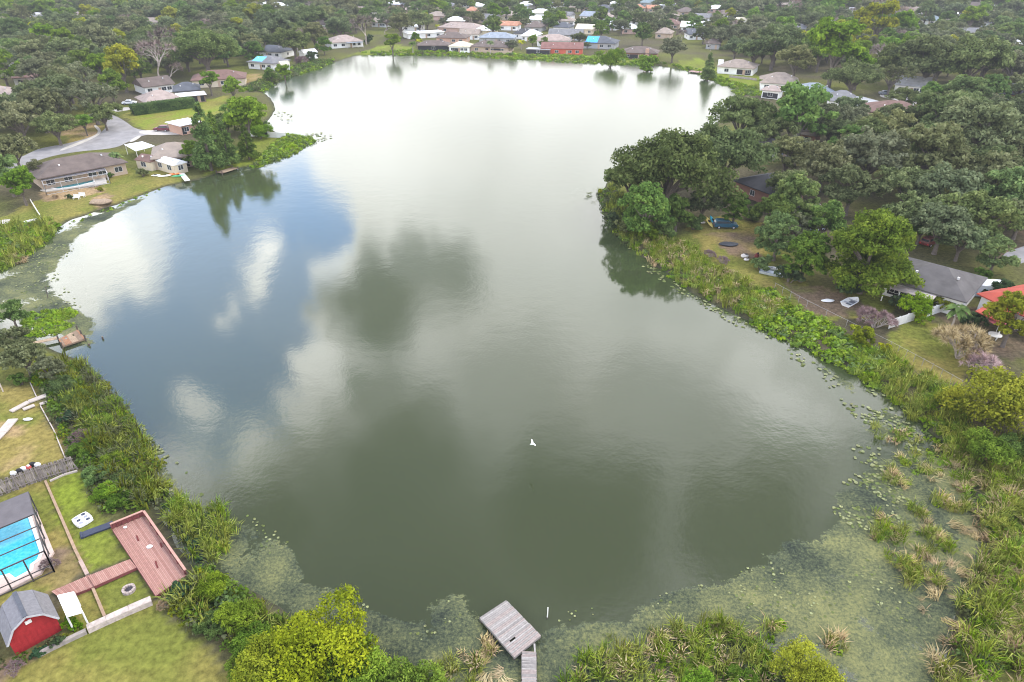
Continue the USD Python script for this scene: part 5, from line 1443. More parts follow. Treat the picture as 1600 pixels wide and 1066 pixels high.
def kayak(px, py, rz, L, c, label, tilt=0.0, name='kayak'):
    t = thing(name, label, 'kayak', P(px, py, GROUND + 0.05), rz)
    n = 12
    pts = [(-L / 2 + L * i / (n - 1), 0, 0.17 + 0.08 * (2 * i / (n - 1) - 1) ** 2) for i in range(n)]
    m = tube(pts, [0.38 * max(0.02, 1 - abs(2 * i / (n - 1) - 1) ** 2.4) for i in range(n)], 10)
    m.vertices[:, 2] = 0.17 + (m.vertices[:, 2] - 0.17) * 0.55
    cp = trimesh.creation.cylinder(0.24, 0.04, sections=12); cp.vertices *= [1.8, 1, 1]; cp.apply_translation((0, 0, 0.375))
    T = trimesh.transformations.rotation_matrix(math.radians(tilt), (0, 1, 0))
    for q_ in (m, cp):
        q_.apply_translation((L / 2, 0, 0)); q_.apply_transform(T)
    part('hull', m, mat('kayak_' + c, {'yellow': (0.62, 0.48, 0.14), 'blue': (0.02, 0.32, 0.46), 'orange': (0.75, 0.22, 0.06), 'white': (0.74, 0.74, 0.74), 'green': (0.1, 0.4, 0.2)}[c], 0.4), t, smooth=40)
    part('cockpit', cp, dark_gap, t)
    return t


kayak(1113, 357, 105, 3.4, 'yellow', 'yellow kayak leaning beside the dark teal car', -22)
kayak(1118, 354, 108, 2.8, 'blue', 'turquoise kayak leaning between the yellow kayak and the dark teal car', -28)
for x, y, c, lab in ((262, 274, 'orange', 'orange kayak in front of the white-roofed shed'), (268, 277, 'green', 'green kayak in front of the white-roofed shed, between two others'), (246, 277, 'white', 'long white kayak left of the orange kayak'), (236, 276, 'white', 'short white kayak furthest left of those by the shed')):
    kayak(x, y, 20, 3.2 if 'short' not in lab else 2.2, c, lab)
small_bar('white_ramp', 'white boat ramp at the water below the colourful kayaks', 'ramp', (284, 272), (293, 283), 0.62, 1.2, 0.15, frame_white)
for x, y, lab in ((120, 311, 'white garden bench on the lawn, left of its twin, below the teal pool'), (128, 308, 'white garden chair on the lawn, right of the white bench')):
    t = thing('garden_bench', lab, 'bench', P(x, y))
    part('seat', box(-0.7, 0.7, -0.3, 0.3, 0.38, 0.44), frame_white, t); part('backrest', box(-0.7, 0.7, 0.3, 0.36, 0.44, 0.95), frame_white, t)
    for sx in (-0.6, 0.6):
        for sy in (-0.25, 0.25):
            part('leg', box(sx - 0.05, sx + 0.05, sy - 0.05, sy + 0.05, -0.05, 0.379), frame_white, t)
blob('dead_branch_pile', 'brown brush pile at the water edge below the teal pool', 'brush pile', 158, 318, 0.5, 2.4, 1.6, 0.5, mat('brush_brown', (0.26, 0.19, 0.13), 0.95, 0.35, 4.0, 0.8), 33)
edging('white stones along the shore left of the dry lawn', [(38, 348), (52, 344.5), (63, 342)], 0.6, 0.5, 0.3, white_paint, 'stone_row', 'stones')
edging('pale concrete slab at the left edge above the reeds', [(-20, 351), (14, 347)], 0.62, 3.0, 0.2, concrete, 'concrete_slab', 'slab')
edging('thin pale fence rail running down the lawn to the white stones', [(48, 314), (64, 340)], 0.9, 0.12, 0.5, frame_white, 'low_fence', 'fence')
edging('cream sheet of plywood lying beside the screened pool cage', [(166, 258), (192, 256)], 0.9, 3.0, 0.7, wall_mat('cream'), 'plywood_stack', 'plywood')

# right shore: white fence, umbrella, side wall
for lab, a, b in (('white panel fence section nearest the lake, right shore', (1388, 514), (1428, 501)), ('white panel fence section behind the small yellow tree, right shore', (1434, 500), (1482, 484))):
    pa, pb = P(*a), P(*b)
    t = thing('panel_fence', lab, 'fence', (*pa[:2], GROUND))
    L = np.linalg.norm(pb - pa); n = int(L / 1.8)
    for k in range(n):
        q0, q1 = (pb - pa) * (k + 0.02) / n, (pb - pa) * (k + 0.98) / n
        part('panel', bar([*q0[:2], 0.8], [*q1[:2], 0.8], 0.05, 1.5), frame_white, t)
        part('post', box(q0[0] - 0.06, q0[0] + 0.06, q0[1] - 0.06, q0[1] + 0.06, -0.2, 1.66), frame_white, t)
p = P(1555, 522)
t = thing('garden_umbrella', 'pink garden umbrella on the patio of the red-roofed house', 'umbrella', p)
cn = trimesh.creation.cone(1.5, 0.55, sections=10); cn.apply_translation((0, 0, 2.0))
part('canopy', cn, mat('pink_cloth', (0.60, 0.16, 0.18), 0.8), t); part('pole', tube([(0, 0, -0.1), (0, 0, 2.52)], 0.03, 6), frame_white, t)
p = P(1552, 530)
t = thing('patio_table', 'pale patio table under the pink umbrella', 'table', p)
tp = trimesh.creation.cylinder(0.9, 0.05, sections=14); tp.apply_translation((0, 0, 0.74)); part('table_top', tp, frame_white, t)
for k in range(4):
    part('leg', box(0.5 * math.cos(k * 1.57) - 0.04, 0.5 * math.cos(k * 1.57) + 0.04, 0.5 * math.sin(k * 1.57) - 0.04, 0.5 * math.sin(k * 1.57) + 0.04, -0.05, 0.714), frame_white, t)
canopy([(1524, 486), (1552, 470), (1600, 486), (1568, 506)], 2.6, roof_mat('red'), 'red porch roof on white posts at the red-roofed house', 'porch', 'porch')
a = P(1512, 462)
t = thing('white_side_wall', 'white shed wall joined to the right end of the dark-roofed white house', 'shed', (*a[:2], GROUND), -10)
part('wall', box(0, 5.5, 0, 2.5, -0.2, 1.9), wall_mat('white'), t); part('roof', box(-0.15, 5.65, -0.15, 2.65, 1.903, 2.0), roof_mat('white'), t)
t = thing('wire_fence', 'thin post-and-wire fence along the reeds on the right shore', 'fence', (0, 0, 0))
fp = [P(x, y) for x, y in ((1210, 452), (1260, 480), (1390, 545), (1440, 572), (1500, 606))]
posts = [fp[k] + (fp[k + 1] - fp[k]) * u for k in range(4) for u in (0, 0.25, 0.5, 0.75)] + [fp[-1]]
for p in posts:
    part('post', tube([(p[0], p[1], 0.3), (p[0], p[1], GROUND + 1.2)], 0.035, 5), weathered[1], t)
for k in range(len(posts) - 1):
    part('wire', tube([posts[k] + [0, 0, 1.1], posts[k + 1] + [0, 0, 1.1]], 0.012, 4), alu, t)

# white bird in flight, low over the water
p = P(832, 694, 0) * 0.94 + np.array([0, 0, CAM_H]) * 0.06
t = thing('white_bird', 'white egret flying low over the middle of the lake', 'bird', p, 200, 0.62)
white_f = mat('white_feathers', (0.85, 0.86, 0.83), 0.8, 0.04)
bd = tube([(-0.42, 0, 0), (-0.25, 0, 0.0), (0, 0, 0.0), (0.22, 0, 0.03), (0.30, 0, 0.10), (0.36, 0, 0.08), (0.40, 0, 0.07), (0.52, 0, 0.05)], [0.02, 0.07, 0.11, 0.07, 0.045, 0.055, 0.04, 0.008], 10)


def wing(s):
    sp = [(0.10, 0.0, 0.02, 0.30), (0.11, 0.22, 0.16, 0.34), (0.06, 0.45, 0.30, 0.32), (-0.02, 0.70, 0.34, 0.24), (-0.12, 0.92, 0.32, 0.10), (-0.2, 1.0, 0.30, 0.02)]
    v, f = [], []
    for x, y, z, c in sp:
        v += [(x, s * y, z + 0.012), (x - c, s * y, z), (x, s * y, z - 0.012)]
    for k in range(len(sp) - 1):
        a = k * 3; b = a + 3
        for i in range(3):
            j = (i + 1) % 3
            f += [(a + i, b + i, b + j), (a + i, b + j, a + j)]
    return trimesh.Trimesh(np.array(v), np.array(f), process=False)


wings = cat_([bd, wing(1), wing(-1)])
b_ = part('body', wings, white_f, t, smooth=50)
part('legs', tube([(-0.38, 0, -0.01), (-0.75, 0, -0.03)], 0.015, 5), dark_gap, b_)
# ---------------------------------------------------------------- trees, each where it stands in the photograph: crown's middle and width in pixels
KIND = {'oak_tree': 'oak', 'great_oak': 'spreading oak', 'shade_tree': 'round green tree', 'round_tree': 'huge round green tree', 'bright_tree': 'bright green tree', 'yellow_tree': 'yellow-green tree', 'sparse_oak': 'thin-crowned oak',
        'cypress_tree': 'cone-shaped cypress', 'willow_tree': 'weeping willow', 'palm_tree': 'palm', 'bare_tree': 'leafless grey-brown tree', 'shrub': 'green shrub', 'yellow_shrub': 'yellow-green shrub', 'bright_shrub': 'bright green shrub',
        'blue_shrub': 'blue-green shrub', 'big_bush': 'big yellow-green bush', 'leafy_bush': 'leafy bush', 'bare_shrub': 'bleached leafless shrub', 'pink_shrub': 'purplish leafless shrub', 'bloom_shrub': 'pale pink flowering shrub'}
BARKED = {'oak_tree': ['dark grey-green', 'dark grey-green', 'dark grey-green', 'olive-grey', 'olive-grey'], 'cypress_tree': ['deep green', 'deep green', 'light green'], 'shrub': ['mid', 'dark', 'olive'], 'leafy_bush': ['fresh green', 'mid green'], 'palm_tree': ['tall', 'yellowish']}
LM.extend([(420, 40, 'the upper left oak wood'), (100, 45, 'the far upper left wood'), (1250, 85, 'the wood right of the lake'), (1480, 85, 'the upper right wood'), (1450, 250, 'the right-hand oak wood'), (1090, 250, 'the shore oaks'), (350, 225, 'the green point'),
           (40, 190, 'the left street oaks'), (490, 1000, 'the front bushes'), (300, 860, 'the red deck'), (200, 690, 'the left reed bank'), (1560, 640, 'the right marsh'), (30, 520, 'the broken brown dock'), (1133, 352, 'the teal car'), (1330, 470, 'the white rowboat'),
           (50, 970, 'the red barn'), (70, 390, 'the left cove'), (640, 30, 'the inland rows left of centre'), (840, 20, 'the inland rows in the centre'), (1040, 20, 'the inland rows right of centre')])
TREES = []                                           # (x, y, radius, kind, variant, scale, pixel, label or None)


def tree(px, py, wpx, kind, label=None, var=None, squash=1.0):
    forms = CLS[kind]
    i = int(rng.integers(0, len(forms))) if var is None else var
    base, wn, mid, top = forms[i]
    s = 1.0
    for _ in range(6):
        p = P(px, py, GROUND + mid * s * squash)
        s = wpx * depth(p) / FPX / wn
    TREES.append([p[0], p[1], wn * s / 2, kind, i, s, (px, py), label, squash])


hand = [  # right-hand shore
    (1045, 262, 205, 'great_oak', 'great spreading oak leaning over the water on the right shore', 0), (1135, 240, 165, 'great_oak', 'great oak with bare forked limbs behind the teal car', 1), (985, 275, 95, 'oak_tree', None, 0), (1010, 318, 100, 'shade_tree', None, 1),
    (1060, 325, 70, 'shade_tree', None, 0), (1160, 182, 110, 'oak_tree', None, 1), (1255, 168, 120, 'shade_tree', None, 2), (1200, 205, 80, 'oak_tree', None, 2), (1300, 203, 66, 'oak_tree', None, 0), (1232, 240, 90, 'oak_tree', None, 3), (1290, 252, 105, 'oak_tree', None, 4),
    (1250, 305, 105, 'shade_tree', None, 0), (1362, 240, 125, 'oak_tree', None, 4), (1455, 235, 150, 'oak_tree', None, 3), (1545, 198, 140, 'oak_tree', None, 0), (1560, 272, 120, 'oak_tree', None, 3), (1480, 292, 120, 'oak_tree', None, 1), (1418, 285, 95, 'oak_tree', None, 2),
    (1332, 292, 100, 'oak_tree', None, 0), (1218, 362, 88, 'shade_tree', None, 1), (1262, 392, 95, 'shade_tree', None, 2), (1365, 380, 160, 'round_tree', 'huge bright round green tree beside the dark-roofed white house', 0), (1475, 350, 110, 'oak_tree', None, 1), (1540, 335, 120, 'oak_tree', None, 2),
    (1598, 335, 90, 'oak_tree', None, 3), (1400, 200, 95, 'oak_tree', None, 3), (1480, 178, 110, 'oak_tree', None, 2), (1335, 222, 80, 'shade_tree', None, 1), (1590, 235, 90, 'oak_tree', None, 4), (1320, 250, 70, 'oak_tree', None, 1), (1420, 225, 70, 'oak_tree', None, 0),
    (1335, 118, 90, 'great_oak', 'leaning oak before the white house with the domed roof', 1), (1395, 118, 62, 'sparse_oak', None, 0), (1458, 146, 56, 'shade_tree', None, 0), (1555, 138, 62, 'shade_tree', None, 1), (1590, 175, 80, 'oak_tree', None, 2), (1520, 165, 70, 'oak_tree', None, 1),
    (1310, 65, 105, 'bright_tree', 'tall bright green tree in the middle of the upper right wood', 0), (1345, 100, 60, 'bright_tree', None, 1), (1375, 27, 75, 'yellow_tree', None, 0), (1388, 58, 56, 'bare_tree', 'large leafless brown tree in the upper right wood', 0), (1375, 85, 46, 'bare_tree', None, 1),
    (1212, 66, 90, 'oak_tree', None, 0), (1245, 92, 72, 'oak_tree', None, 3), (1455, 90, 110, 'oak_tree', None, 0), (1520, 92, 120, 'oak_tree', None, 1), (1400, 95, 80, 'oak_tree', None, 2), (1585, 100, 70, 'oak_tree', None, 3), (1180, 80, 60, 'oak_tree', None, 1), (1150, 72, 46, 'oak_tree', None, 2),
    (1108, 104, 26, 'cypress_tree', 'slender light green cypress at the corner of the bright lawn', 1), (1052, 74, 50, 'oak_tree', 'flat-topped oak on the far shore right of the brick-chimney house', 4), (955, 87, 50, 'willow_tree', 'rounded weeping willow overhanging the far shore', 0), (1012, 95, 38, 'bright_shrub', None, 0),
    (1005, 48, 40, 'shade_tree', None, 0), (970, 22, 36, 'oak_tree', None, 1), (972, 40, 30, 'oak_tree', None, 2), (940, 43, 30, 'shade_tree', None, 1), (770, 36, 38, 'shade_tree', 'big dark round tree behind the blue-grey roof', 0), (722, 22, 30, 'oak_tree', None, 1), (875, 26, 26, 'bright_tree', None, 0), (822, 22, 28, 'shade_tree', None, 2),
    (855, 27, 22, 'bright_tree', None, 1), (905, 58, 26, 'oak_tree', None, 0), (918, 70, 16, 'oak_tree', None, 3), (1100, 52, 34, 'oak_tree', None, 2), (1125, 55, 40, 'oak_tree', None, 3), (1112, 68, 26, 'bare_tree', None, 0),
    # far shore, left part
    (612, 62, 34, 'bright_tree', None, 0), (650, 58, 20, 'bright_tree', None, 1), (644, 64, 16, 'palm_tree', None, 0), (655, 62, 15, 'palm_tree', None, 1), (800, 70, 26, 'oak_tree', 'round olive tree at the right end of the pale seawall', 3), (766, 65, 16, 'palm_tree', None, 0), (832, 62, 20, 'bright_tree', None, 1), (850, 64, 20, 'shade_tree', None, 0),
    (815, 64, 16, 'palm_tree', None, 1), (600, 40, 40, 'bare_tree', None, 0), (625, 35, 50, 'oak_tree', None, 3), (655, 30, 46, 'oak_tree', None, 0), (570, 40, 44, 'bare_tree', None, 1), (575, 60, 20, 'shrub', None, 1),
    (458, 62, 62, 'oak_tree', None, 0), (490, 52, 56, 'oak_tree', None, 3), (482, 26, 62, 'oak_tree', None, 1), (428, 38, 72, 'oak_tree', None, 2), (505, 68, 30, 'shade_tree', None, 1), (530, 40, 50, 'oak_tree', None, 0), (470, 92, 26, 'pink_shrub', None, 0), (485, 88, 24, 'shrub', None, 1), (443, 108, 30, 'bright_tree', None, 0), (422, 112, 26, 'shade_tree', None, 0),
    # left side
    (318, 74, 115, 'great_oak', 'great dark oak with pale forked trunk behind the long reddish roof', 0), (240, 88, 70, 'bare_tree', 'tall leafless grey-brown tree above the house with the white end wall', 1), (262, 110, 50, 'bare_tree', None, 0), (186, 98, 76, 'yellow_tree', 'spreading yellow-olive tree left of the leafless tree', 1), (170, 128, 60, 'shade_tree', None, 0),
    (52, 82, 66, 'oak_tree', None, 3), (20, 75, 50, 'shade_tree', None, 2), (110, 80, 70, 'oak_tree', None, 0), (150, 60, 70, 'oak_tree', None, 4), (85, 140, 90, 'oak_tree', None, 0), (140, 150, 90, 'sparse_oak', None, 0), (60, 165, 90, 'oak_tree', None, 4), (28, 185, 90, 'oak_tree', None, 3), (85, 195, 70, 'oak_tree', None, 1),
    (160, 178, 55, 'oak_tree', None, 2), (20, 232, 75, 'oak_tree', None, 4), (130, 190, 34, 'bright_tree', None, 0), (28, 284, 60, 'bright_tree', 'bright leafy tree left of the narrow teal pool', 1), (6, 262, 84, 'shade_tree', None, 0), (58, 262, 40, 'sparse_oak', None, 1), (326, 124, 38, 'bright_tree', 'round yellow-green tree on a bare trunk beside the flat white roof', 0), (362, 136, 38, 'bright_tree', None, 1), (382, 178, 80, 'bright_tree', None, 0), (362, 175, 50, 'shade_tree', None, 2),
    (320, 220, 52, 'cypress_tree', 'largest of the cypresses on the green point, nearest the salmon house', 0), (352, 228, 42, 'cypress_tree', 'middle cypress on the green point above the plank landing', 1), (385, 225, 34, 'cypress_tree', 'rightmost cypress on the green point', 1), (336, 215, 36, 'cypress_tree', 'cypress on the green point, behind the two front ones', 0), (410, 195, 26, 'shrub', None, 0),
    (120, 270, 17, 'palm_tree', 'yellowish small palm beside the narrow teal pool', 1), (178, 240, 24, 'palm_tree', 'palm at the right end of the brown-roofed pool house', 0), (108, 306, 12, 'shrub', None, 1), (86, 306, 11, 'bare_shrub', None, 0), (156, 295, 12, 'yellow_shrub', None, 0), (222, 268, 22, 'shrub', None, 2), (172, 272, 14, 'shrub', None, 0),
    # left bank and front
    (12, 478, 55, 'shade_tree', None, 0), (36, 556, 80, 'oak_tree', None, 4), (12, 528, 60, 'oak_tree', None, 3), (75, 575, 60, 'oak_tree', None, 3), (95, 600, 44, 'leafy_bush', None, 1), (30, 590, 34, 'shrub', None, 0), (118, 622, 40, 'leafy_bush', None, 1), (105, 650, 30, 'blue_shrub', None, 0), (130, 700, 44, 'leafy_bush', None, 1),
    (122, 680, 32, 'pink_shrub', None, 0), (150, 740, 44, 'leafy_bush', None, 1), (165, 770, 44, 'leafy_bush', None, 0), (185, 780, 40, 'leafy_bush', None, 1), (195, 745, 40, 'leafy_bush', None, 1), (170, 715, 36, 'leafy_bush', None, 0), (160, 660, 36, 'leafy_bush', None, 0),
    (490, 1012, 190, 'big_bush', 'big yellow-green bush at the bottom, left of the platform', 0), (420, 1040, 110, 'big_bush', 'yellow-green bush left of the biggest front bush', 1), (560, 1052, 110, 'leafy_bush', None, 0), (640, 1064, 100, 'leafy_bush', None, 1), (330, 920, 56, 'leafy_bush', None, 0), (368, 958, 72, 'leafy_bush', None, 0), (330, 975, 50, 'leafy_bush', None, 1),
    (385, 1000, 70, 'leafy_bush', None, 0), (278, 922, 40, 'blue_shrub', 'blue-green shrub at the lower corner of the red deck', 0), (256, 942, 26, 'bare_shrub', None, 0), (300, 905, 36, 'shrub', None, 2), (375, 1050, 60, 'leafy_bush', None, 1), (112, 973, 30, 'bright_shrub', 'bright leafy shrub right of the red barn', 0), (90, 1000, 26, 'shrub', None, 1), (60, 1018, 26, 'blue_shrub', None, 0), (20, 1042, 30, 'pink_shrub', None, 0),
    (76, 880, 30, 'pink_shrub', None, 0), (1272, 1040, 116, 'big_bush', 'domed yellow-green bush in the reeds at the bottom, right of centre', 0), (1100, 1060, 60, 'leafy_bush', None, 0), (1160, 1050, 50, 'leafy_bush', None, 1),
    (1572, 618, 156, 'big_bush', 'big yellow-green bush on the right edge above the marsh', 1), (1545, 695, 80, 'leafy_bush', None, 0), (1600, 700, 70, 'leafy_bush', None, 1), (1372, 494, 62, 'pink_shrub', 'purplish leafless shrub left of the white panel fence', 0), (1508, 528, 92, 'bare_shrub', 'wide bleached leafless shrub below the red-roofed house', 0),
    (1535, 562, 62, 'bloom_shrub', 'pale pink flowering shrub below the pink umbrella', 0), (1588, 490, 104, 'yellow_tree', 'feathery yellow-green tree in front of the red roof', 0), (1438, 478, 60, 'leafy_bush', None, 0), (1472, 472, 42, 'yellow_shrub', None, 0), (1436, 494, 26, 'yellow_shrub', 'small yellow-green sapling between the white fence panels', 0), (1498, 480, 44, 'palm_tree', 'palm at the corner of the dark-roofed white house', 0),
    (1350, 524, 46, 'yellow_shrub', None, 0), (1410, 470, 40, 'shrub', None, 1), (1520, 500, 40, 'shrub', None, 1), (1385, 545, 26, 'yellow_shrub', None, 0), (1560, 450, 50, 'shrub', None, 1), (1540, 430, 40, 'shrub', None, 0), (1110, 395, 22, 'pink_shrub', None, 0), (1130, 405, 22, 'pink_shrub', None, 0), (960, 340, 36, 'shrub', 'dark shrub standing at the water under the shore oaks', 1),
    (940, 296, 14, 'yellow_shrub', None, 0), (1190, 408, 40, 'shrub', None, 0), (1235, 425, 46, 'shrub', None, 1), (1330, 440, 50, 'shrub', None, 1), (1180, 330, 40, 'shrub', None, 0), (1085, 345, 40, 'shrub', None, 0), (1040, 352, 50, 'shrub', None, 0), (1010, 360, 46, 'bright_shrub', None, 0), (980, 350, 40, 'shrub', None, 2),
    (1212, 332, 80, 'shade_tree', None, 2), (1288, 338, 84, 'shade_tree', None, 0), (1245, 350, 70, 'oak_tree', None, 3), (1240, 290, 84, 'oak_tree', None, 1), (1430, 330, 100, 'oak_tree', None, 0), (1505, 372, 84, 'oak_tree', None, 1), (1560, 392, 70, 'shade_tree', None, 1), (1445, 345, 70, 'shade_tree', None, 0),
    (1150, 320, 60, 'shade_tree', None, 2), (1100, 315, 70, 'oak_tree', None, 0), (388, 188, 64, 'leafy_bush', None, 0), (350, 190, 60, 'leafy_bush', None, 1), (300, 235, 46, 'shade_tree', None, 1), (405, 205, 40, 'leafy_bush', None, 0), (1190, 125, 12, 'palm_tree', None, 0), (1215, 122, 14, 'shrub', None, 2), (1240, 125, 18, 'shrub', None, 0)]
for h_ in hand:
    tree(h_[0], h_[1], h_[2], h_[3], h_[4], h_[5])

# the woods between them: filled by spacing, on land that nothing else takes
taken = shapely.union_all([f for f in FOOT])
shapely.prepare(taken)
LAKE_KEEP = LAKE.buffer(4.0); shapely.prepare(LAKE_KEEP)
open_px = [[(185, 178), (270, 165), (355, 150), (352, 180), (320, 195), (275, 200), (225, 210), (200, 195)], [(100, 205), (150, 190), (168, 205), (135, 222), (100, 230)], [(380, 118), (400, 112), (415, 122), (385, 132)], [(1060, 92), (1100, 90), (1215, 125), (1215, 145), (1150, 140), (1060, 108)],
           [(520, 95), (560, 80), (640, 68), (650, 84), (600, 86)], [(640, 66), (1000, 70), (1050, 90), (1040, 104), (640, 88)], [(0, 90), (24, 92), (22, 102), (0, 104)], [(1440, 135), (1370, 155), (1380, 165), (1460, 165)], [(1080, 340), (1200, 345), (1300, 440), (1420, 470), (1380, 500), (1100, 400)],
           [(300, 285), (395, 205), (490, 205), (490, 225), (400, 262)], [(0, 395), (0, 300), (60, 225), (290, 225), (300, 290)]]
OPEN = shapely.union_all([Polygon(PP(p)).buffer(0) for p in open_px]); shapely.prepare(OPEN)
fills = [  # outline in the photograph, spacing in metres, crown width range, mix of kinds
    ([(-60, 100), (-60, -8), (560, -8), (600, 20), (580, 50), (520, 62), (480, 80), (400, 112), (380, 108), (300, 112), (270, 120), (180, 150), (0, 165)], 9.0, (10, 17), (('oak_tree', 66), ('shade_tree', 14), ('bright_tree', 3), ('bare_tree', 6), ('sparse_oak', 8), ('yellow_tree', 3))),
    ([(560, -8), (1160, -8), (1160, 60), (1100, 72), (1000, 62), (900, 50), (800, 48), (700, 50), (590, 50)], 11.5, (7, 12), (('oak_tree', 54), ('shade_tree', 26), ('bright_tree', 8), ('bare_tree', 5), ('yellow_tree', 3), ('palm_tree', 4))),
    ([(1160, -8), (1680, -8), (1680, 150), (1600, 142), (1480, 132), (1380, 114), (1280, 118), (1180, 100), (1130, 70)], 9.5, (10, 17), (('oak_tree', 60), ('shade_tree', 18), ('bright_tree', 8), ('bare_tree', 5), ('sparse_oak', 5), ('yellow_tree', 4))),
    ([(1180, 230), (1240, 200), (1400, 175), (1700, 150), (1720, 380), (1600, 372), (1500, 372), (1440, 340), (1300, 340), (1210, 335)], 8.5, (10, 16), (('oak_tree', 74), ('shade_tree', 26))),
    ([(-150, 170), (40, 165), (120, 150), (170, 160), (120, 205), (40, 236), (-150, 260)], 9.0, (10, 15), (('oak_tree', 80), ('sparse_oak', 20))),
]
r = np.random.default_rng(909)
for poly, gap_, (w0_, w1_), mix in fills:
    pg = Polygon(PP(poly)).buffer(0)
    kinds = [k for k, n in mix]; pr = np.array([n for k, n in mix], float); pr /= pr.sum()
    cand = sample(pg, 0.06, r)
    ok = ~(shapely.contains_xy(taken, cand[:, 0], cand[:, 1]) | shapely.contains_xy(LAKE_KEEP, cand[:, 0], cand[:, 1]) | shapely.contains_xy(OPEN, cand[:, 0], cand[:, 1]))
    cand = cand[ok]
    pos = np.array([[t[0], t[1]] for t in TREES]); rad = np.array([t[2] for t in TREES])
    for q in cand:
        d = np.hypot(*(pos - q).T)
        k = kinds[r.choice(len(kinds), p=pr)]
        far = math.hypot(*q) > 460
        wm_ = r.uniform(w0_, w1_) * (1.12 if far else 1.0)
        if k == 'palm_tree':
            wm_ = 4.5
        if (d < np.maximum(gap_ * 0.62, 0.62 * (rad + wm_ / 2))).any():
            continue
        i = int(r.integers(0, len(CLS[k])))
        base, wn, mid, top = CLS[k][i]
        s = wm_ / wn
        px_, py_ = pix((q[0], q[1], GROUND + mid * s))
        dq = math.hypot(q[0], q[1])
        hwp, hhp = wm_ / 2 * FPX / dq, top * s * 0.5 * FPX / dq
        if any(dq > hd_ - (160 if hd_ > 330 else 60) and dq < hd_ and abs(px_ - hx) < hwp * 0.9 + hw2 * 0.55 and abs(py_ - hy) < hhp * 0.9 + 3 for hx, hy, hd_, hw2 in ROOFS_PX) and r.uniform() < 0.93:
            continue
        TREES.append([q[0], q[1], wm_ / 2, k, i, s, (px_, py_), None, 1.0])
        pos = np.vstack([pos, q]); rad = np.append(rad, wm_ / 2)

# at most 300 of a kind stand singly; the farthest rest are one wood
bykind = {}
for T in TREES:
    bykind.setdefault(T[3], []).append(T)
rest = []
for k, L in bykind.items():
    inside = [T for T in L if (-30 < T[6][0] < 1630 and -6 < T[6][1] < 1090) or T[7]]
    inside.sort(key=lambda T: math.hypot(T[0], T[1]))
    keep_ = {id(T) for T in inside[:280]}
    rest += [T for T in L if id(T) not in keep_]
    bykind[k] = inside[:280]
print('trees', {k: len(v) for k, v in bykind.items()}, 'far wood', len(rest))
def wood(rest, name, label):
    path = W + numbered(name)
    pi = UsdGeom.PointInstancer.Define(stage, path)
    rel = pi.CreatePrototypesRel()
    forms = sorted({(T[3], T[4]) for T in rest})
    for n_, (k, i) in enumerate(forms):
        x = UsdGeom.Xform.Define(stage, f'{path}/tree_form_{n_:03d}')
        x.GetPrim().GetReferences().AddInternalReference(CLS[k][i][0])
        rel.AddTarget(x.GetPath())
    pi.CreateProtoIndicesAttr(Vt.IntArray([forms.index((T[3], T[4])) for T in rest]))
    pi.CreatePositionsAttr(Vt.Vec3fArray([Gf.Vec3f(T[0], T[1], GROUND) for T in rest]))
    an = r.uniform(0, math.pi, len(rest))
    pi.CreateOrientationsAttr(Vt.QuathArray([Gf.Quath(float(math.cos(x)), 0.0, 0.0, float(math.sin(x))) for x in an]))
    pi.CreateScalesAttr(Vt.Vec3fArray([Gf.Vec3f(T[5], T[5], T[5]) for T in rest]))
    tag(pi, label, 'woods', kind='stuff')


wood([T for T in rest if T[1] > 330], 'far_woods', 'far-off oak woods along the top of the picture')
wood([T for T in rest if T[1] <= 330], 'side_woods', 'oak woods going on beyond the sides of the picture')

# labels: colour and kind, where it stands, and its place among its look-alikes
NUM = ['', 'one', 'two', 'three', 'four', 'five', 'six', 'seven', 'eight', 'nine', 'ten', 'eleven', 'twelve']
ORD = ['', 'first', 'second', 'third', 'fourth', 'fifth', 'sixth', 'seventh', 'eighth', 'ninth', 'tenth', 'eleventh', 'twelfth']
todo = {}
for k, L in bykind.items():
    for T in L:
        if T[7]:
            continue
        x, y = T[6]
        lx, ly, nm = min(LM, key=lambda l: math.hypot((l[0] - x), 2.2 * (l[1] - y)))
        dx, dy = x - lx, y - ly
        dist = math.hypot(dx, 2.2 * dy)
        wood = any(w_ in nm for w_ in ('wood', 'oaks', 'rows', 'bank', 'bushes', 'marsh', 'point', 'cove'))
        if dist < 28 and wood:
            rel_ = 'amid'
        elif abs(dy) * 2.2 > abs(dx):
            rel_ = ('behind' if dy < 0 else 'in front of')
        else:
            rel_ = ('left of' if dx < 0 else 'right of')
        size = 'small ' if T[2] < 4.6 and k in ('oak_tree', 'shade_tree') else ('broad ' if T[2] > 7.2 and k in ('oak_tree', 'shade_tree') else '')
        shade = BARKED.get(k, [''] * 9)[T[4]]
        base = ' '.join(f'{size}{shade} {KIND[k]} {rel_} {nm}'.split())
        todo.setdefault(base, []).append(T)
for base, L in todo.items():
    if len(L) == 1:
        L[0][7] = base
        continue
    rows = [L] if len(L) <= 6 else []
    if not rows:
        L = sorted(L, key=lambda T: T[6][1])
        nr = -(-len(L) // 6)
        rows = [L[i::1][i * 6 - i:i * 6 - i + 6] for i in range(nr)] if False else [L[i * 6:(i + 1) * 6] for i in range(nr)]
    for ri, R in enumerate(rows):
        R = sorted(R, key=lambda T: T[6][0])
        rn = '' if len(rows) == 1 else (' back row' if ri == 0 else (' front row' if ri == len(rows) - 1 else f' {ORD[ri + 1]} row'))
        for i, T in enumerate(R):
            T[7] = f'{base},{rn} {ORD[i + 1]} from left' if len(R) > 1 else f'{base},{rn}'
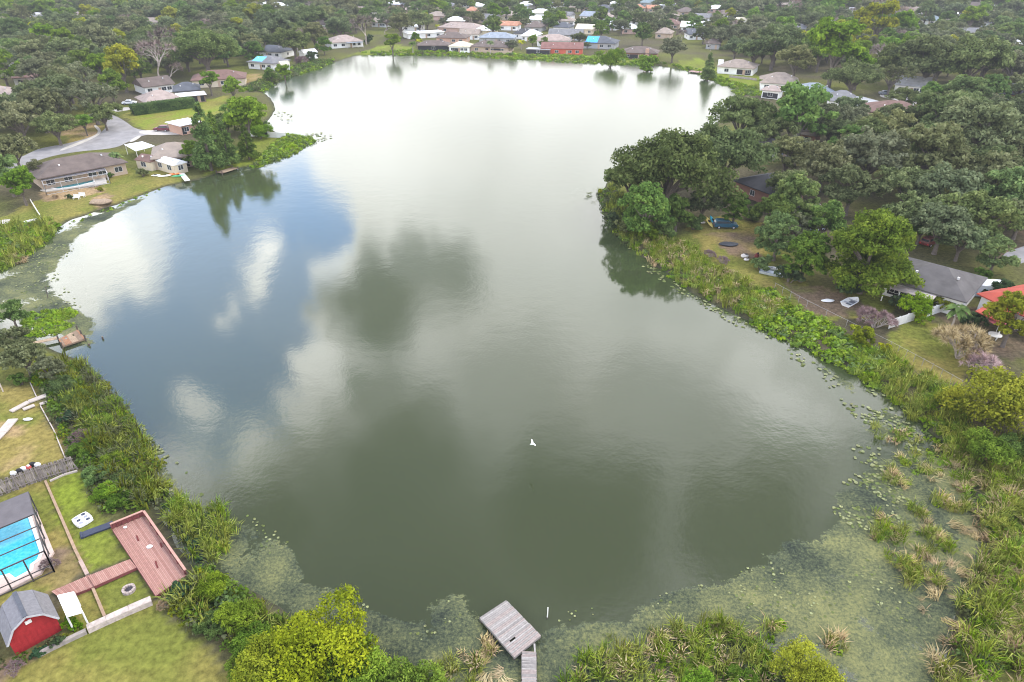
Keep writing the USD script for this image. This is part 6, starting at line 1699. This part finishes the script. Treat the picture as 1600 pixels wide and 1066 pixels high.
GROUPS = {'oak_tree': 'oaks around the lake', 'shade_tree': 'round green trees around the lake', 'bright_tree': 'bright green trees', 'bare_tree': 'leafless trees', 'yellow_tree': 'yellow-green trees', 'sparse_oak': 'thin-crowned oaks', 'palm_tree': 'palms', 'cypress_tree': 'cypresses',
          'shrub': 'green shrubs', 'leafy_bush': 'leafy bushes on the banks', 'yellow_shrub': 'yellow-green shrubs', 'pink_shrub': 'purplish leafless shrubs', 'blue_shrub': 'blue-green shrubs', 'bright_shrub': 'bright green shrubs', 'big_bush': 'big yellow-green bushes', 'great_oak': 'great oaks', 'bare_shrub': 'bleached shrubs'}
for k, L in bykind.items():
    for T in L:
        if len(T[7].split()) > 16:
            T[7] = ' '.join(T[7].replace(' dark grey-green', ' grey-green').replace('the inland rows', 'the rows').split()[:16])
        z = min(GROUND, float(land_z(np.array([[T[0], T[1]]]))[0])) - 0.05
        cat = 'shrub' if 'shrub' in k or 'bush' in k else 'tree'
        copy_of(CLS[k][T[4]][0], k, T[7], cat, (T[0], T[1], z), float(rng.uniform(0, 360)), (T[5], T[5], T[5] * T[8]), GROUPS.get(k) if len(L) > 1 else None)

# long clipped hedge by the green field
a, b = P(208, 180), P(304, 167)
L = float(np.linalg.norm(b - a))
t = thing('hedge', 'long dark clipped hedge along the edge of the green field', 'hedge', (*a[:2], GROUND), math.degrees(math.atan2(*(b - a)[1::-1])))
rr_ = np.random.default_rng(31)
n = 9000
q = np.c_[rr_.uniform(0, L, n), rr_.uniform(-1.6, 1.6, n), rr_.uniform(0, 3.0, n)]
side = rr_.integers(0, 3, n)
nn = np.zeros((n, 3))
q[side == 0, 2] = 3.0; nn[side == 0, 2] = 1
q[side == 1, 1] = -1.6; nn[side == 1, 1] = -1
q[side == 2, 1] = 1.6; nn[side == 2, 1] = 1
q += rr_.normal(0, 0.16, (n, 3))
v, f, ns_ = leaf_quads(q, nn, 0.45, rr_)
put_mesh(str(t.GetPath()) + '/foliage', v, f, ns_, L_DARK)
part('stems', box(0.3, L - 0.3, -1.2, 1.2, -0.1, 2.6), mat('hedge_core', (0.02, 0.03, 0.012), 0.95, 0.3), t)
# ---------------------------------------------------------------- reeds, weeds, algae, lily pads
rr = np.random.default_rng(77)
REED = [(*blades(34, 1.8, 0.6, 0.036, rr, 0.7 + 0.25 * _), L_REED) for _ in range(3)]
REED[1] = (*REED[1][:3], L_WEED)
REEDS_MIX = REED + [(*blades(16, 1.7, 0.5, 0.06, rr, 1.1), L_REEDDRY)]
DRYREED = [(*blades(26, 1.7, 0.45, 0.035, rr, 1.0, 0.3, 0.9), L_REEDDRY) for _ in range(2)]
FALLEN = [(*blades(34, 2.0, 0.5, 0.035, rr, 0.4, 0.75, 0.3), L_REEDDRY)]
WEED = [(*mound(46, 0.65, 0.6, 0.34, rr), L_WEED), (*mound(46, 0.6, 0.75, 0.3, rr), L_GREEN), (*mound(46, 0.65, 0.55, 0.32, rr), L_WEED)]
HYAC = [(*mound(50, 0.6, 0.4, 0.3, rr), L_WEED), (*mound(50, 0.6, 0.45, 0.32, rr), L_FRESH)]
SCRUB = [(*mound(60, 0.8, 0.9, 0.3, rr), m) for m in (L_GREEN, L_OLIVE, L_YELLOW, L_WEED, L_FRESH)]
AVOID = shapely.union_all([f.buffer(0.3) for f in FOOT])


def bed(name, label, cat, px, protos, dens, s0, s1, seed, z=GROUND, thin=0.0, edge=0.0):
    r_ = np.random.default_rng(seed)
    q = sample(PP(px, z * 0.5), dens, r_, AVOID)
    if thin:
        keep = meshkit.fbm(np.c_[q * 0.16, np.full(len(q), seed)], 3, seed) > thin
        q = q[keep]
    return scatter(name, label, cat, protos, q, land_z(q), r_.uniform(s0, s1, len(q)), seed)


bed('reed_bed', 'green reeds along the right shore below the bare yard', 'reeds', [(955, 345), (1000, 352), (1075, 385), (1120, 418), (1190, 458), (1230, 480), (1200, 512), (1130, 478), (1080, 455), (1030, 420), (985, 386)], REEDS_MIX + WEED, 1.7, 0.6, 1.05, 1)
bed('weed_bank', 'bright leafy weeds along the middle of the right shore', 'weeds', [(1150, 470), (1200, 455), (1270, 497), (1330, 532), (1385, 558), (1400, 590), (1360, 600), (1330, 582), (1270, 549), (1220, 528), (1170, 502)], WEED, 2.2, 0.8, 1.5, 2)
bed('reed_bed', 'dark green reeds along the right shore above the marsh', 'reeds', [(1330, 555), (1385, 556), (1450, 595), (1500, 620), (1520, 690), (1500, 720), (1450, 680), (1420, 648), (1380, 612), (1340, 588)], REED + WEED[:2], 2.0, 0.65, 1.1, 3)
bed('reed_marsh', 'wide green reed marsh in the lower right corner', 'reeds', [(1480, 690), (1560, 690), (1640, 690), (1640, 1100), (1450, 1100), (1462, 1040), (1500, 980), (1505, 900), (1540, 850), (1520, 790), (1480, 730)], REED + DRYREED[:1], 1.7, 0.6, 1.2, 4, thin=0.38)
bed('weed_marsh', 'leafy green weeds between the reeds of the lower right marsh', 'weeds', [(1490, 690), (1640, 690), (1640, 1100), (1460, 1100), (1500, 980), (1510, 900), (1540, 850), (1520, 780)], SCRUB, 0.9, 0.6, 1.1, 5, thin=0.45)
bed('dry_reeds', 'straw-coloured fallen reeds in the lower right marsh', 'reeds', [(1400, 690), (1560, 690), (1640, 800), (1640, 1100), (1450, 1100), (1440, 900), (1440, 800)], DRYREED + FALLEN, 0.5, 0.5, 0.95, 6, thin=0.48)
bed('reed_clumps', 'loose reed clumps standing in the algae, lower right', 'reeds', [(1360, 660), (1480, 690), (1530, 800), (1520, 900), (1430, 930), (1400, 860), (1370, 840), (1390, 720)], REEDS_MIX + WEED[:1], 1.5, 0.4, 0.9, 7, thin=0.44)
bed('reed_clumps', 'reed clumps at the bottom edge, right of the gangway', 'reeds', [(880, 1035), (960, 1020), (1040, 985), (1120, 965), (1180, 990), (1260, 965), (1330, 1000), (1420, 1010), (1480, 1040), (1480, 1110), (870, 1110)], REEDS_MIX, 1.6, 0.55, 1.05, 8, thin=0.50)
bed('reed_clumps', 'reed clumps at the bottom edge, left of the gangway', 'reeds', [(690, 1020), (760, 1000), (790, 1030), (800, 1110), (650, 1110)], REEDS_MIX, 1.5, 0.5, 0.9, 9, thin=0.45)
bed('dry_reeds', 'fallen straw-coloured reeds left of the gangway', 'reeds', [(725, 1012), (752, 1006), (795, 1050), (780, 1066), (740, 1040)], FALLEN, 1.1, 0.7, 1.1, 10)
bed('dry_reeds', 'fallen straw-coloured reeds at the bottom edge right of the gangway', 'reeds', [(900, 1040), (1060, 990), (1160, 980), (1330, 1010), (1300, 1100), (900, 1100)], FALLEN + DRYREED, 0.22, 0.5, 0.9, 11, thin=0.45)
bed('weed_bank', 'green bushy growth at the bottom edge among the reeds', 'weeds', [(1030, 1040), (1200, 1010), (1380, 1040), (1480, 1050), (1480, 1110), (1000, 1110)], SCRUB, 1.1, 0.5, 1.0, 12, thin=0.50)
bed('reed_bed', 'tall yellowish reeds along the left bank above the red deck', 'reeds', [(110, 560), (140, 570), (165, 605), (205, 655), (235, 700), (262, 765), (250, 800), (205, 800), (150, 720), (110, 640), (90, 600)], [*REED, *SCRUB, (*blades(24, 2.2, 0.5, 0.06, rr, 0.8), L_YELLOW), (*blades(22, 2.0, 0.5, 0.06, rr, 0.9), L_OLIVE)], 2.0, 0.7, 1.25, 13)
bed('weed_bank', 'mixed green weeds behind the left bank reeds', 'weeds', [(60, 575), (110, 570), (150, 660), (190, 730), (215, 800), (180, 812), (150, 780), (125, 735), (100, 690), (70, 615), (55, 600)], SCRUB, 1.9, 0.6, 1.2, 14)
bed('reed_clumps', 'grey-green reed clump beside the red deck', 'reeds', [(250, 785), (285, 770), (330, 785), (368, 815), (365, 850), (330, 880), (308, 880), (280, 830)], REED + [(*mound(46, 0.5, 0.5, 0.3, rr), L_BLUE)], 1.9, 0.7, 1.1, 15)
bed('weed_bank', 'mixed bushy growth between the red deck and the front bushes', 'weeds', [(285, 890), (330, 890), (400, 940), (470, 980), (600, 1040), (700, 1070), (660, 1110), (420, 1110), (390, 1060), (330, 1000), (270, 950)], SCRUB + REED[:1], 1.7, 0.7, 1.3, 16)
bed('weed_bank', 'green waterside growth in the left cove', 'weeds', [(-20, 356), (30, 352), (80, 345), (92, 352), (72, 378), (40, 400), (10, 420), (-40, 420)], WEED + REED[:1], 1.6, 0.8, 1.4, 17)
bed('dry_reeds', 'straw-coloured reeds at the tip of the left cove', 'reeds', [(18, 400), (40, 394), (40, 408), (20, 418)], DRYREED, 0.7, 0.8, 1.2, 18)
bed('floating_plants', 'bright green floating plants beside the broken brown dock', 'water plants', [(30, 495), (60, 486), (100, 483), (122, 488), (108, 498), (118, 507), (90, 522), (45, 530)], HYAC, 2.8, 0.8, 1.3, 19, z=0)
bed('weed_bank', 'green plants covering the tip of the green point', 'weeds', [(428, 226), (448, 212), (486, 213), (492, 221), (455, 242), (405, 259), (392, 262)], WEED, 1.5, 0.9, 1.4, 20)
bed('weed_bank', 'green shore strip on the upper left shore', 'weeds', [(378, 142), (400, 132), (440, 112), (470, 102), (500, 96), (520, 95), (505, 106), (470, 115), (432, 129), (405, 146)], WEED + SCRUB[:2], 0.55, 1.2, 2.0, 21)
bed('weed_bank', 'low green strip along the far shore', 'weeds', [(560, 84), (640, 79), (720, 81), (800, 86), (880, 87), (1000, 92), (1040, 101), (990, 102), (900, 98), (800, 92), (700, 87), (600, 86)], WEED, 0.30, 1.2, 1.9, 22)
bed('weed_bank', 'green edge of the bright lawn on the right shore', 'weeds', [(1040, 100), (1085, 108), (1112, 116), (1135, 126), (1180, 138), (1200, 150), (1160, 152), (1130, 133), (1085, 113)], WEED, 0.5, 1.0, 1.7, 23)
bed('weed_bank', 'dark green growth at the water under the shore oaks', 'weeds', [(935, 300), (960, 295), (1010, 340), (1040, 365), (1000, 380), (985, 388), (950, 350)], WEED + SCRUB[:2] + REED[:1], 1.5, 0.8, 1.4, 24)
bed('weed_bank', 'weedy edge of the left lawn at the water', 'weeds', [(92, 352), (150, 330), (200, 311), (250, 292), (262, 290), (205, 316), (150, 335), (95, 356)], WEED, 0.6, 0.4, 0.8, 25)
bed('weed_bank', 'weeds round the red barn', 'weeds', [(-20, 1030), (20, 1028), (60, 1012), (120, 985), (135, 984), (70, 1020), (0, 1060)], SCRUB, 1.6, 0.4, 0.8, 26)
spots = [(1388, 742), (1402, 752), (1400, 832), (1382, 845), (1418, 722), (1455, 836), (1478, 850), (1440, 868), (1418, 892), (1500, 762), (1472, 786), (1422, 905), (1458, 905), (1512, 792), (1380, 822), (1445, 740), (1428, 800), (1115, 985), (1075, 1000), (1210, 985), (1030, 1012), (960, 1030), (1300, 1005), (1405, 880)]
r_ = np.random.default_rng(66)
tq = np.vstack([P(x, y, 0)[:2] + r_.normal(0, 0.55, (9, 2)) for x, y in spots])
scatter('reed_tussocks', 'separate reed tussocks rising from the algae, lower right', 'reeds', REED + WEED[:1] + DRYREED[:1], tq, np.full(len(tq), -0.1), r_.uniform(0.45, 0.95, len(tq)), 66)
# algae skin on the water: one sheet per patch, its cover thinning out towards open water
alg = usdkit.material(stage, W + 'Looks/algae_skin', {
    'g': ('geometry', {}), 'a': ('attribute', {'attribute': 'cover'}),
    'n0': ('noise_texture', {'scale': 0.22, 'detail': 5.0, 'roughness': 0.6}), 'nf': ('noise_texture', {'scale': 2.4, 'detail': 6.0, 'roughness': 0.8}), 'n1': ('mix_float', {'fac': 0.48}), 'n2': ('voronoi_texture', {'scale': 0.16, 'feature': 'distance_to_edge', 'detail': 2.0, 'roughness': 0.6}),
    'vr': ('map_range', {'from_min': 0.0, 'from_max': 0.07, 'to_min': -0.10, 'to_max': 0.0, 'clamp': True}),
    'wn': ('noise_texture', {'scale': 0.25, 'detail': 3.0}), 'ws': ('vector_math', {'math_type': 'scale', 'scale': 5.0}), 'wa': ('vector_math', {'math_type': 'add'}),
    's0': ('math', {'math_type': 'subtract'}), 's1': ('math', {'math_type': 'add'}), 'k': ('map_range', {'from_min': -0.01, 'from_max': 0.035, 'to_min': 0.0, 'to_max': 0.93, 'clamp': True}),
    'c': ('noise_texture', {'scale': 0.12, 'detail': 6.0, 'roughness': 0.65}), 'cf': ('noise_texture', {'scale': 3.4, 'detail': 6.0, 'roughness': 0.85}), 'cm': ('math', {'math_type': 'multiply_add', 'value2': 0.80}), 'c3': ('math', {'math_type': 'multiply', 'value2': 0.85}),
    'r': ('rgb_ramp', {'ramp': [(0.66, (0.012, 0.016, 0.013)), (0.75, (0.036, 0.044, 0.028)), (0.84, (0.078, 0.087, 0.045)), (0.98, (0.175, 0.172, 0.070))]}),
    'p': ('principled_bsdf', {'roughness': 0.8, 'specular_ior_level': 0.06}), 't': ('transparent_bsdf', {}), 'm': ('mix_closure', {})},
    [('g.position', 'n0.vector'), ('g.position', 'nf.vector'), ('n0.fac', 'n1.a'), ('nf.fac', 'n1.b'), ('g.position', 'wn.vector'), ('wn.color', 'ws.vector1'), ('ws.vector', 'wa.vector1'), ('g.position', 'wa.vector2'), ('wa.vector', 'n2.vector'), ('n2.distance', 'vr.value'),
     ('a.fac', 's0.value1'), ('n1.result', 's0.value2'), ('s0.value', 's1.value1'), ('vr.result', 's1.value2'), ('s1.value', 'k.value'), ('g.position', 'c.vector'), ('g.position', 'cf.vector'),
     ('c.fac', 'cm.value1'), ('cf.fac', 'c3.value1'), ('c3.value', 'cm.value3'), ('cm.value', 'r.fac'), ('r.color', 'p.base_color'), ('t.BSDF', 'm.closure1'), ('p.BSDF', 'm.closure2'), ('k.result', 'm.fac')], surface='m.closure')


def algae(label, px, cover, soft, cell, seed, zz=0.006, soft_px=None):
    pg = Polygon(chaikin(PP(px, 0), 2)).buffer(0)
    x0, y0, x1, y1 = pg.bounds
    xs, ys = np.arange(x0 - cell, x1 + cell, cell), np.arange(y0 - cell, y1 + cell, cell)
    X, Y = np.meshgrid(xs, ys)
    q = np.c_[X.ravel(), Y.ravel()]
    d = shapely.distance(shapely.points(q), pg.exterior); d = np.where(shapely.contains_xy(pg, q[:, 0], q[:, 1]), d, -d)
    cv = cover * np.clip(0.5 + d / soft, 0, 1) + 0.50 * (meshkit.fbm(np.c_[q * 0.2, np.full(len(q), seed)], 4, seed) - 0.5)
    cv = np.where(d < -soft, 0, cv)
    nx2, ny2 = len(xs), len(ys)
    i, j = np.meshgrid(np.arange(ny2 - 1), np.arange(nx2 - 1), indexing='ij')
    f = np.stack([i * nx2 + j, i * nx2 + j + 1, (i + 1) * nx2 + j + 1, (i + 1) * nx2 + j], -1).reshape(-1, 4)
    f = f[(cv[f] > 0.02).any(1)]
    use = np.unique(f); remap = np.zeros(len(q), int); remap[use] = np.arange(len(use)); f = remap[f]
    v = np.c_[q[use], np.full(len(use), zz)]
    m = UsdGeom.Mesh.Define(stage, W + numbered('algae_mat'))
    m.CreatePointsAttr(Vt.Vec3fArray.FromNumpy(v.astype(np.float32)))
    m.CreateFaceVertexCountsAttr(Vt.IntArray.FromNumpy(np.full(len(f), 4, np.int32)))
    m.CreateFaceVertexIndicesAttr(Vt.IntArray.FromNumpy(f.astype(np.int32).ravel()))
    m.CreateSubdivisionSchemeAttr('none')
    UsdGeom.PrimvarsAPI(m).CreatePrimvar('cover', Sdf.ValueTypeNames.FloatArray, 'vertex').Set(Vt.FloatArray.FromNumpy(np.clip(cv[use], 0, 1).astype(np.float32)))
    UsdShade.MaterialBindingAPI.Apply(m.GetPrim()).Bind(alg)
    tag(m, label, 'algae', kind='stuff')


algae('olive algae mat across the whole front of the lake', [(255, 790), (300, 770), (345, 800), (395, 805), (440, 815), (478, 850), (490, 895), (525, 925), (580, 932), (612, 962), (640, 966), (680, 930), (720, 922), (745, 938), (770, 990), (835, 975), (862, 948), (905, 955), (960, 955), (1000, 935), (1045, 905), (1110, 903),
    (1160, 890), (1190, 850), (1235, 842), (1270, 838), (1300, 818), (1288, 780), (1330, 752), (1345, 720), (1390, 690), (1460, 690), (1540, 780), (1560, 860), (1530, 940), (1500, 1010), (1480, 1120), (1300, 1150), (880, 1150), (700, 1110), (590, 1050), (400, 960), (290, 890)], 0.68, 3.6, 0.45, 1)
algae('thin green scum along the right shore below the leafy weeds', [(1130, 482), (1170, 500), (1230, 530), (1300, 566), (1380, 612), (1450, 680), (1440, 705), (1390, 700), (1350, 690), (1330, 655), (1275, 590), (1220, 550), (1180, 525)], 0.50, 5.0, 0.6, 2)
algae('pale algae film over the left cove', [(-60, 440), (0, 425), (40, 400), (80, 370), (95, 352), (150, 332), (205, 313), (260, 296), (210, 325), (160, 350), (120, 375), (115, 400), (90, 425), (80, 440), (110, 470), (150, 490), (165, 510), (150, 545), (120, 545), (70, 525), (-40, 500)], 0.62, 4.0, 0.7, 3)
algae('algae film along the left bank reeds', [(95, 540), (140, 560), (170, 598), (200, 625), (212, 655), (232, 668), (236, 690), (262, 720), (290, 752), (300, 780), (262, 800), (225, 700), (195, 650), (150, 590)], 0.56, 2.5, 0.6, 4)
algae('pale algae film beside the cypress landing', [(268, 291), (300, 283), (340, 272), (400, 259), (412, 262), (350, 280), (310, 289), (280, 300)], 0.55, 3.0, 0.8, 5)
algae('pale algae film off the shore oaks', [(900, 300), (935, 292), (945, 320), (955, 348), (940, 345), (920, 335), (900, 318)], 0.52, 5.0, 0.7, 6)

# lily pads
v, f = [(0, 0, 0)], []
for k in range(9):
    a = 0.25 + k * (6.283 - 0.5) / 8
    v.append((math.cos(a), math.sin(a), 0.03))
f = [(0, k + 1, k + 2) for k in range(8)]
PAD = [(np.array(v) * 0.22 + [0, 0, 0.02], np.array(f), None, leaf_mat('lily_pads', (0.06, 0.085, 0.03), (0.12, 0.145, 0.05), (0.22, 0.24, 0.10), 0.2, obj_var=0.3)),
       (np.array(v) * [0.2, 0.2, 2.0] + [0, 0, 0.03], np.array(f), None, leaf_mat('lily_pads_pale', (0.15, 0.17, 0.08), (0.25, 0.26, 0.13), (0.38, 0.38, 0.22), 0.2, obj_var=0.3))]


def pads(label, px, dens, thin, seed, s0=0.7, s1=1.3):
    r_ = np.random.default_rng(seed)
    q = sample(PP(px, 0), dens * 1.9, r_, AVOID)
    q = q[meshkit.fbm(np.c_[q * 0.3, np.full(len(q), seed)], 4, seed) > thin]
    q = q[lake_dist(q) < 0.5]
    scatter('lily_pads', label, 'lily pads', PAD, q, np.full(len(q), 0.012), r_.uniform(s0, s1, len(q)), seed)


pads('pale lily pads in the open water below the right shore reeds', [(1290, 600), (1370, 610), (1440, 660), (1440, 720), (1380, 740), (1330, 720), (1340, 660)], 1.3, 0.53, 41)
pads('lily pads at the edge of the algae, lower right', [(1280, 770), (1340, 740), (1400, 740), (1430, 800), (1400, 860), (1340, 830), (1300, 800)], 3.0, 0.47, 42, 0.5, 1.0)
pads('lily pads off the left bank reeds', [(215, 650), (240, 690), (275, 720), (310, 750), (320, 790), (270, 780), (235, 720)], 2.4, 0.48, 43, 0.6, 1.1)
pads('lily pads off the tip of the green point', [(478, 210), (500, 207), (526, 215), (510, 224), (485, 224)], 0.35, 0.35, 44, 1.2, 2.2)
pads('lily pads by the near end of the upper left shore', [(420, 165), (450, 175), (470, 190), (440, 195)], 0.12, 0.45, 45, 1.5, 2.5)
pads('scattered lily pads along the leafy weeds of the right shore', [(1100, 470), (1180, 510), (1260, 560), (1330, 600), (1310, 610), (1230, 560), (1160, 515), (1090, 475)], 0.8, 0.5, 46)
pads('pale lily pads along the reeds below the bare yard', [(985, 388), (1030, 424), (1080, 460), (1130, 486), (1120, 492), (1060, 458), (1010, 424), (975, 395)], 1.4, 0.42, 47, 0.7, 1.3)
pads('lily pads scattered over the front algae left of the platform', [(380, 800), (470, 850), (500, 900), (600, 960), (700, 930), (740, 960), (640, 1010), (450, 930)], 1.0, 0.56, 48, 0.3, 0.7)
pads('lily pads scattered over the front algae right of the platform', [(860, 960), (1000, 940), (1160, 890), (1280, 830), (1420, 900), (1440, 1000), (1200, 990), (900, 1030)], 1.0, 0.54, 49, 0.3, 0.7)
pads('lily pads in the left cove', [(0, 430), (90, 380), (120, 380), (90, 430), (130, 480), (60, 490)], 0.8, 0.5, 50, 0.6, 1.1)
# ---------------------------------------------------------------- air
hz = trimesh.creation.box((5000, 5400, 58.0)); hz.apply_translation((0, 2350, 27.0))
hz = part('haze', hz, usdkit.material(stage, W + 'Looks/haze_air', {'v': ('principled_volume', {'color': (0.86, 0.90, 0.97), 'density': 0.00009, 'anisotropy': 0.2})}, [], volume='v.volume'))
tag(hz, 'thin pale haze in the air over the lake', 'haze', kind='stuff')
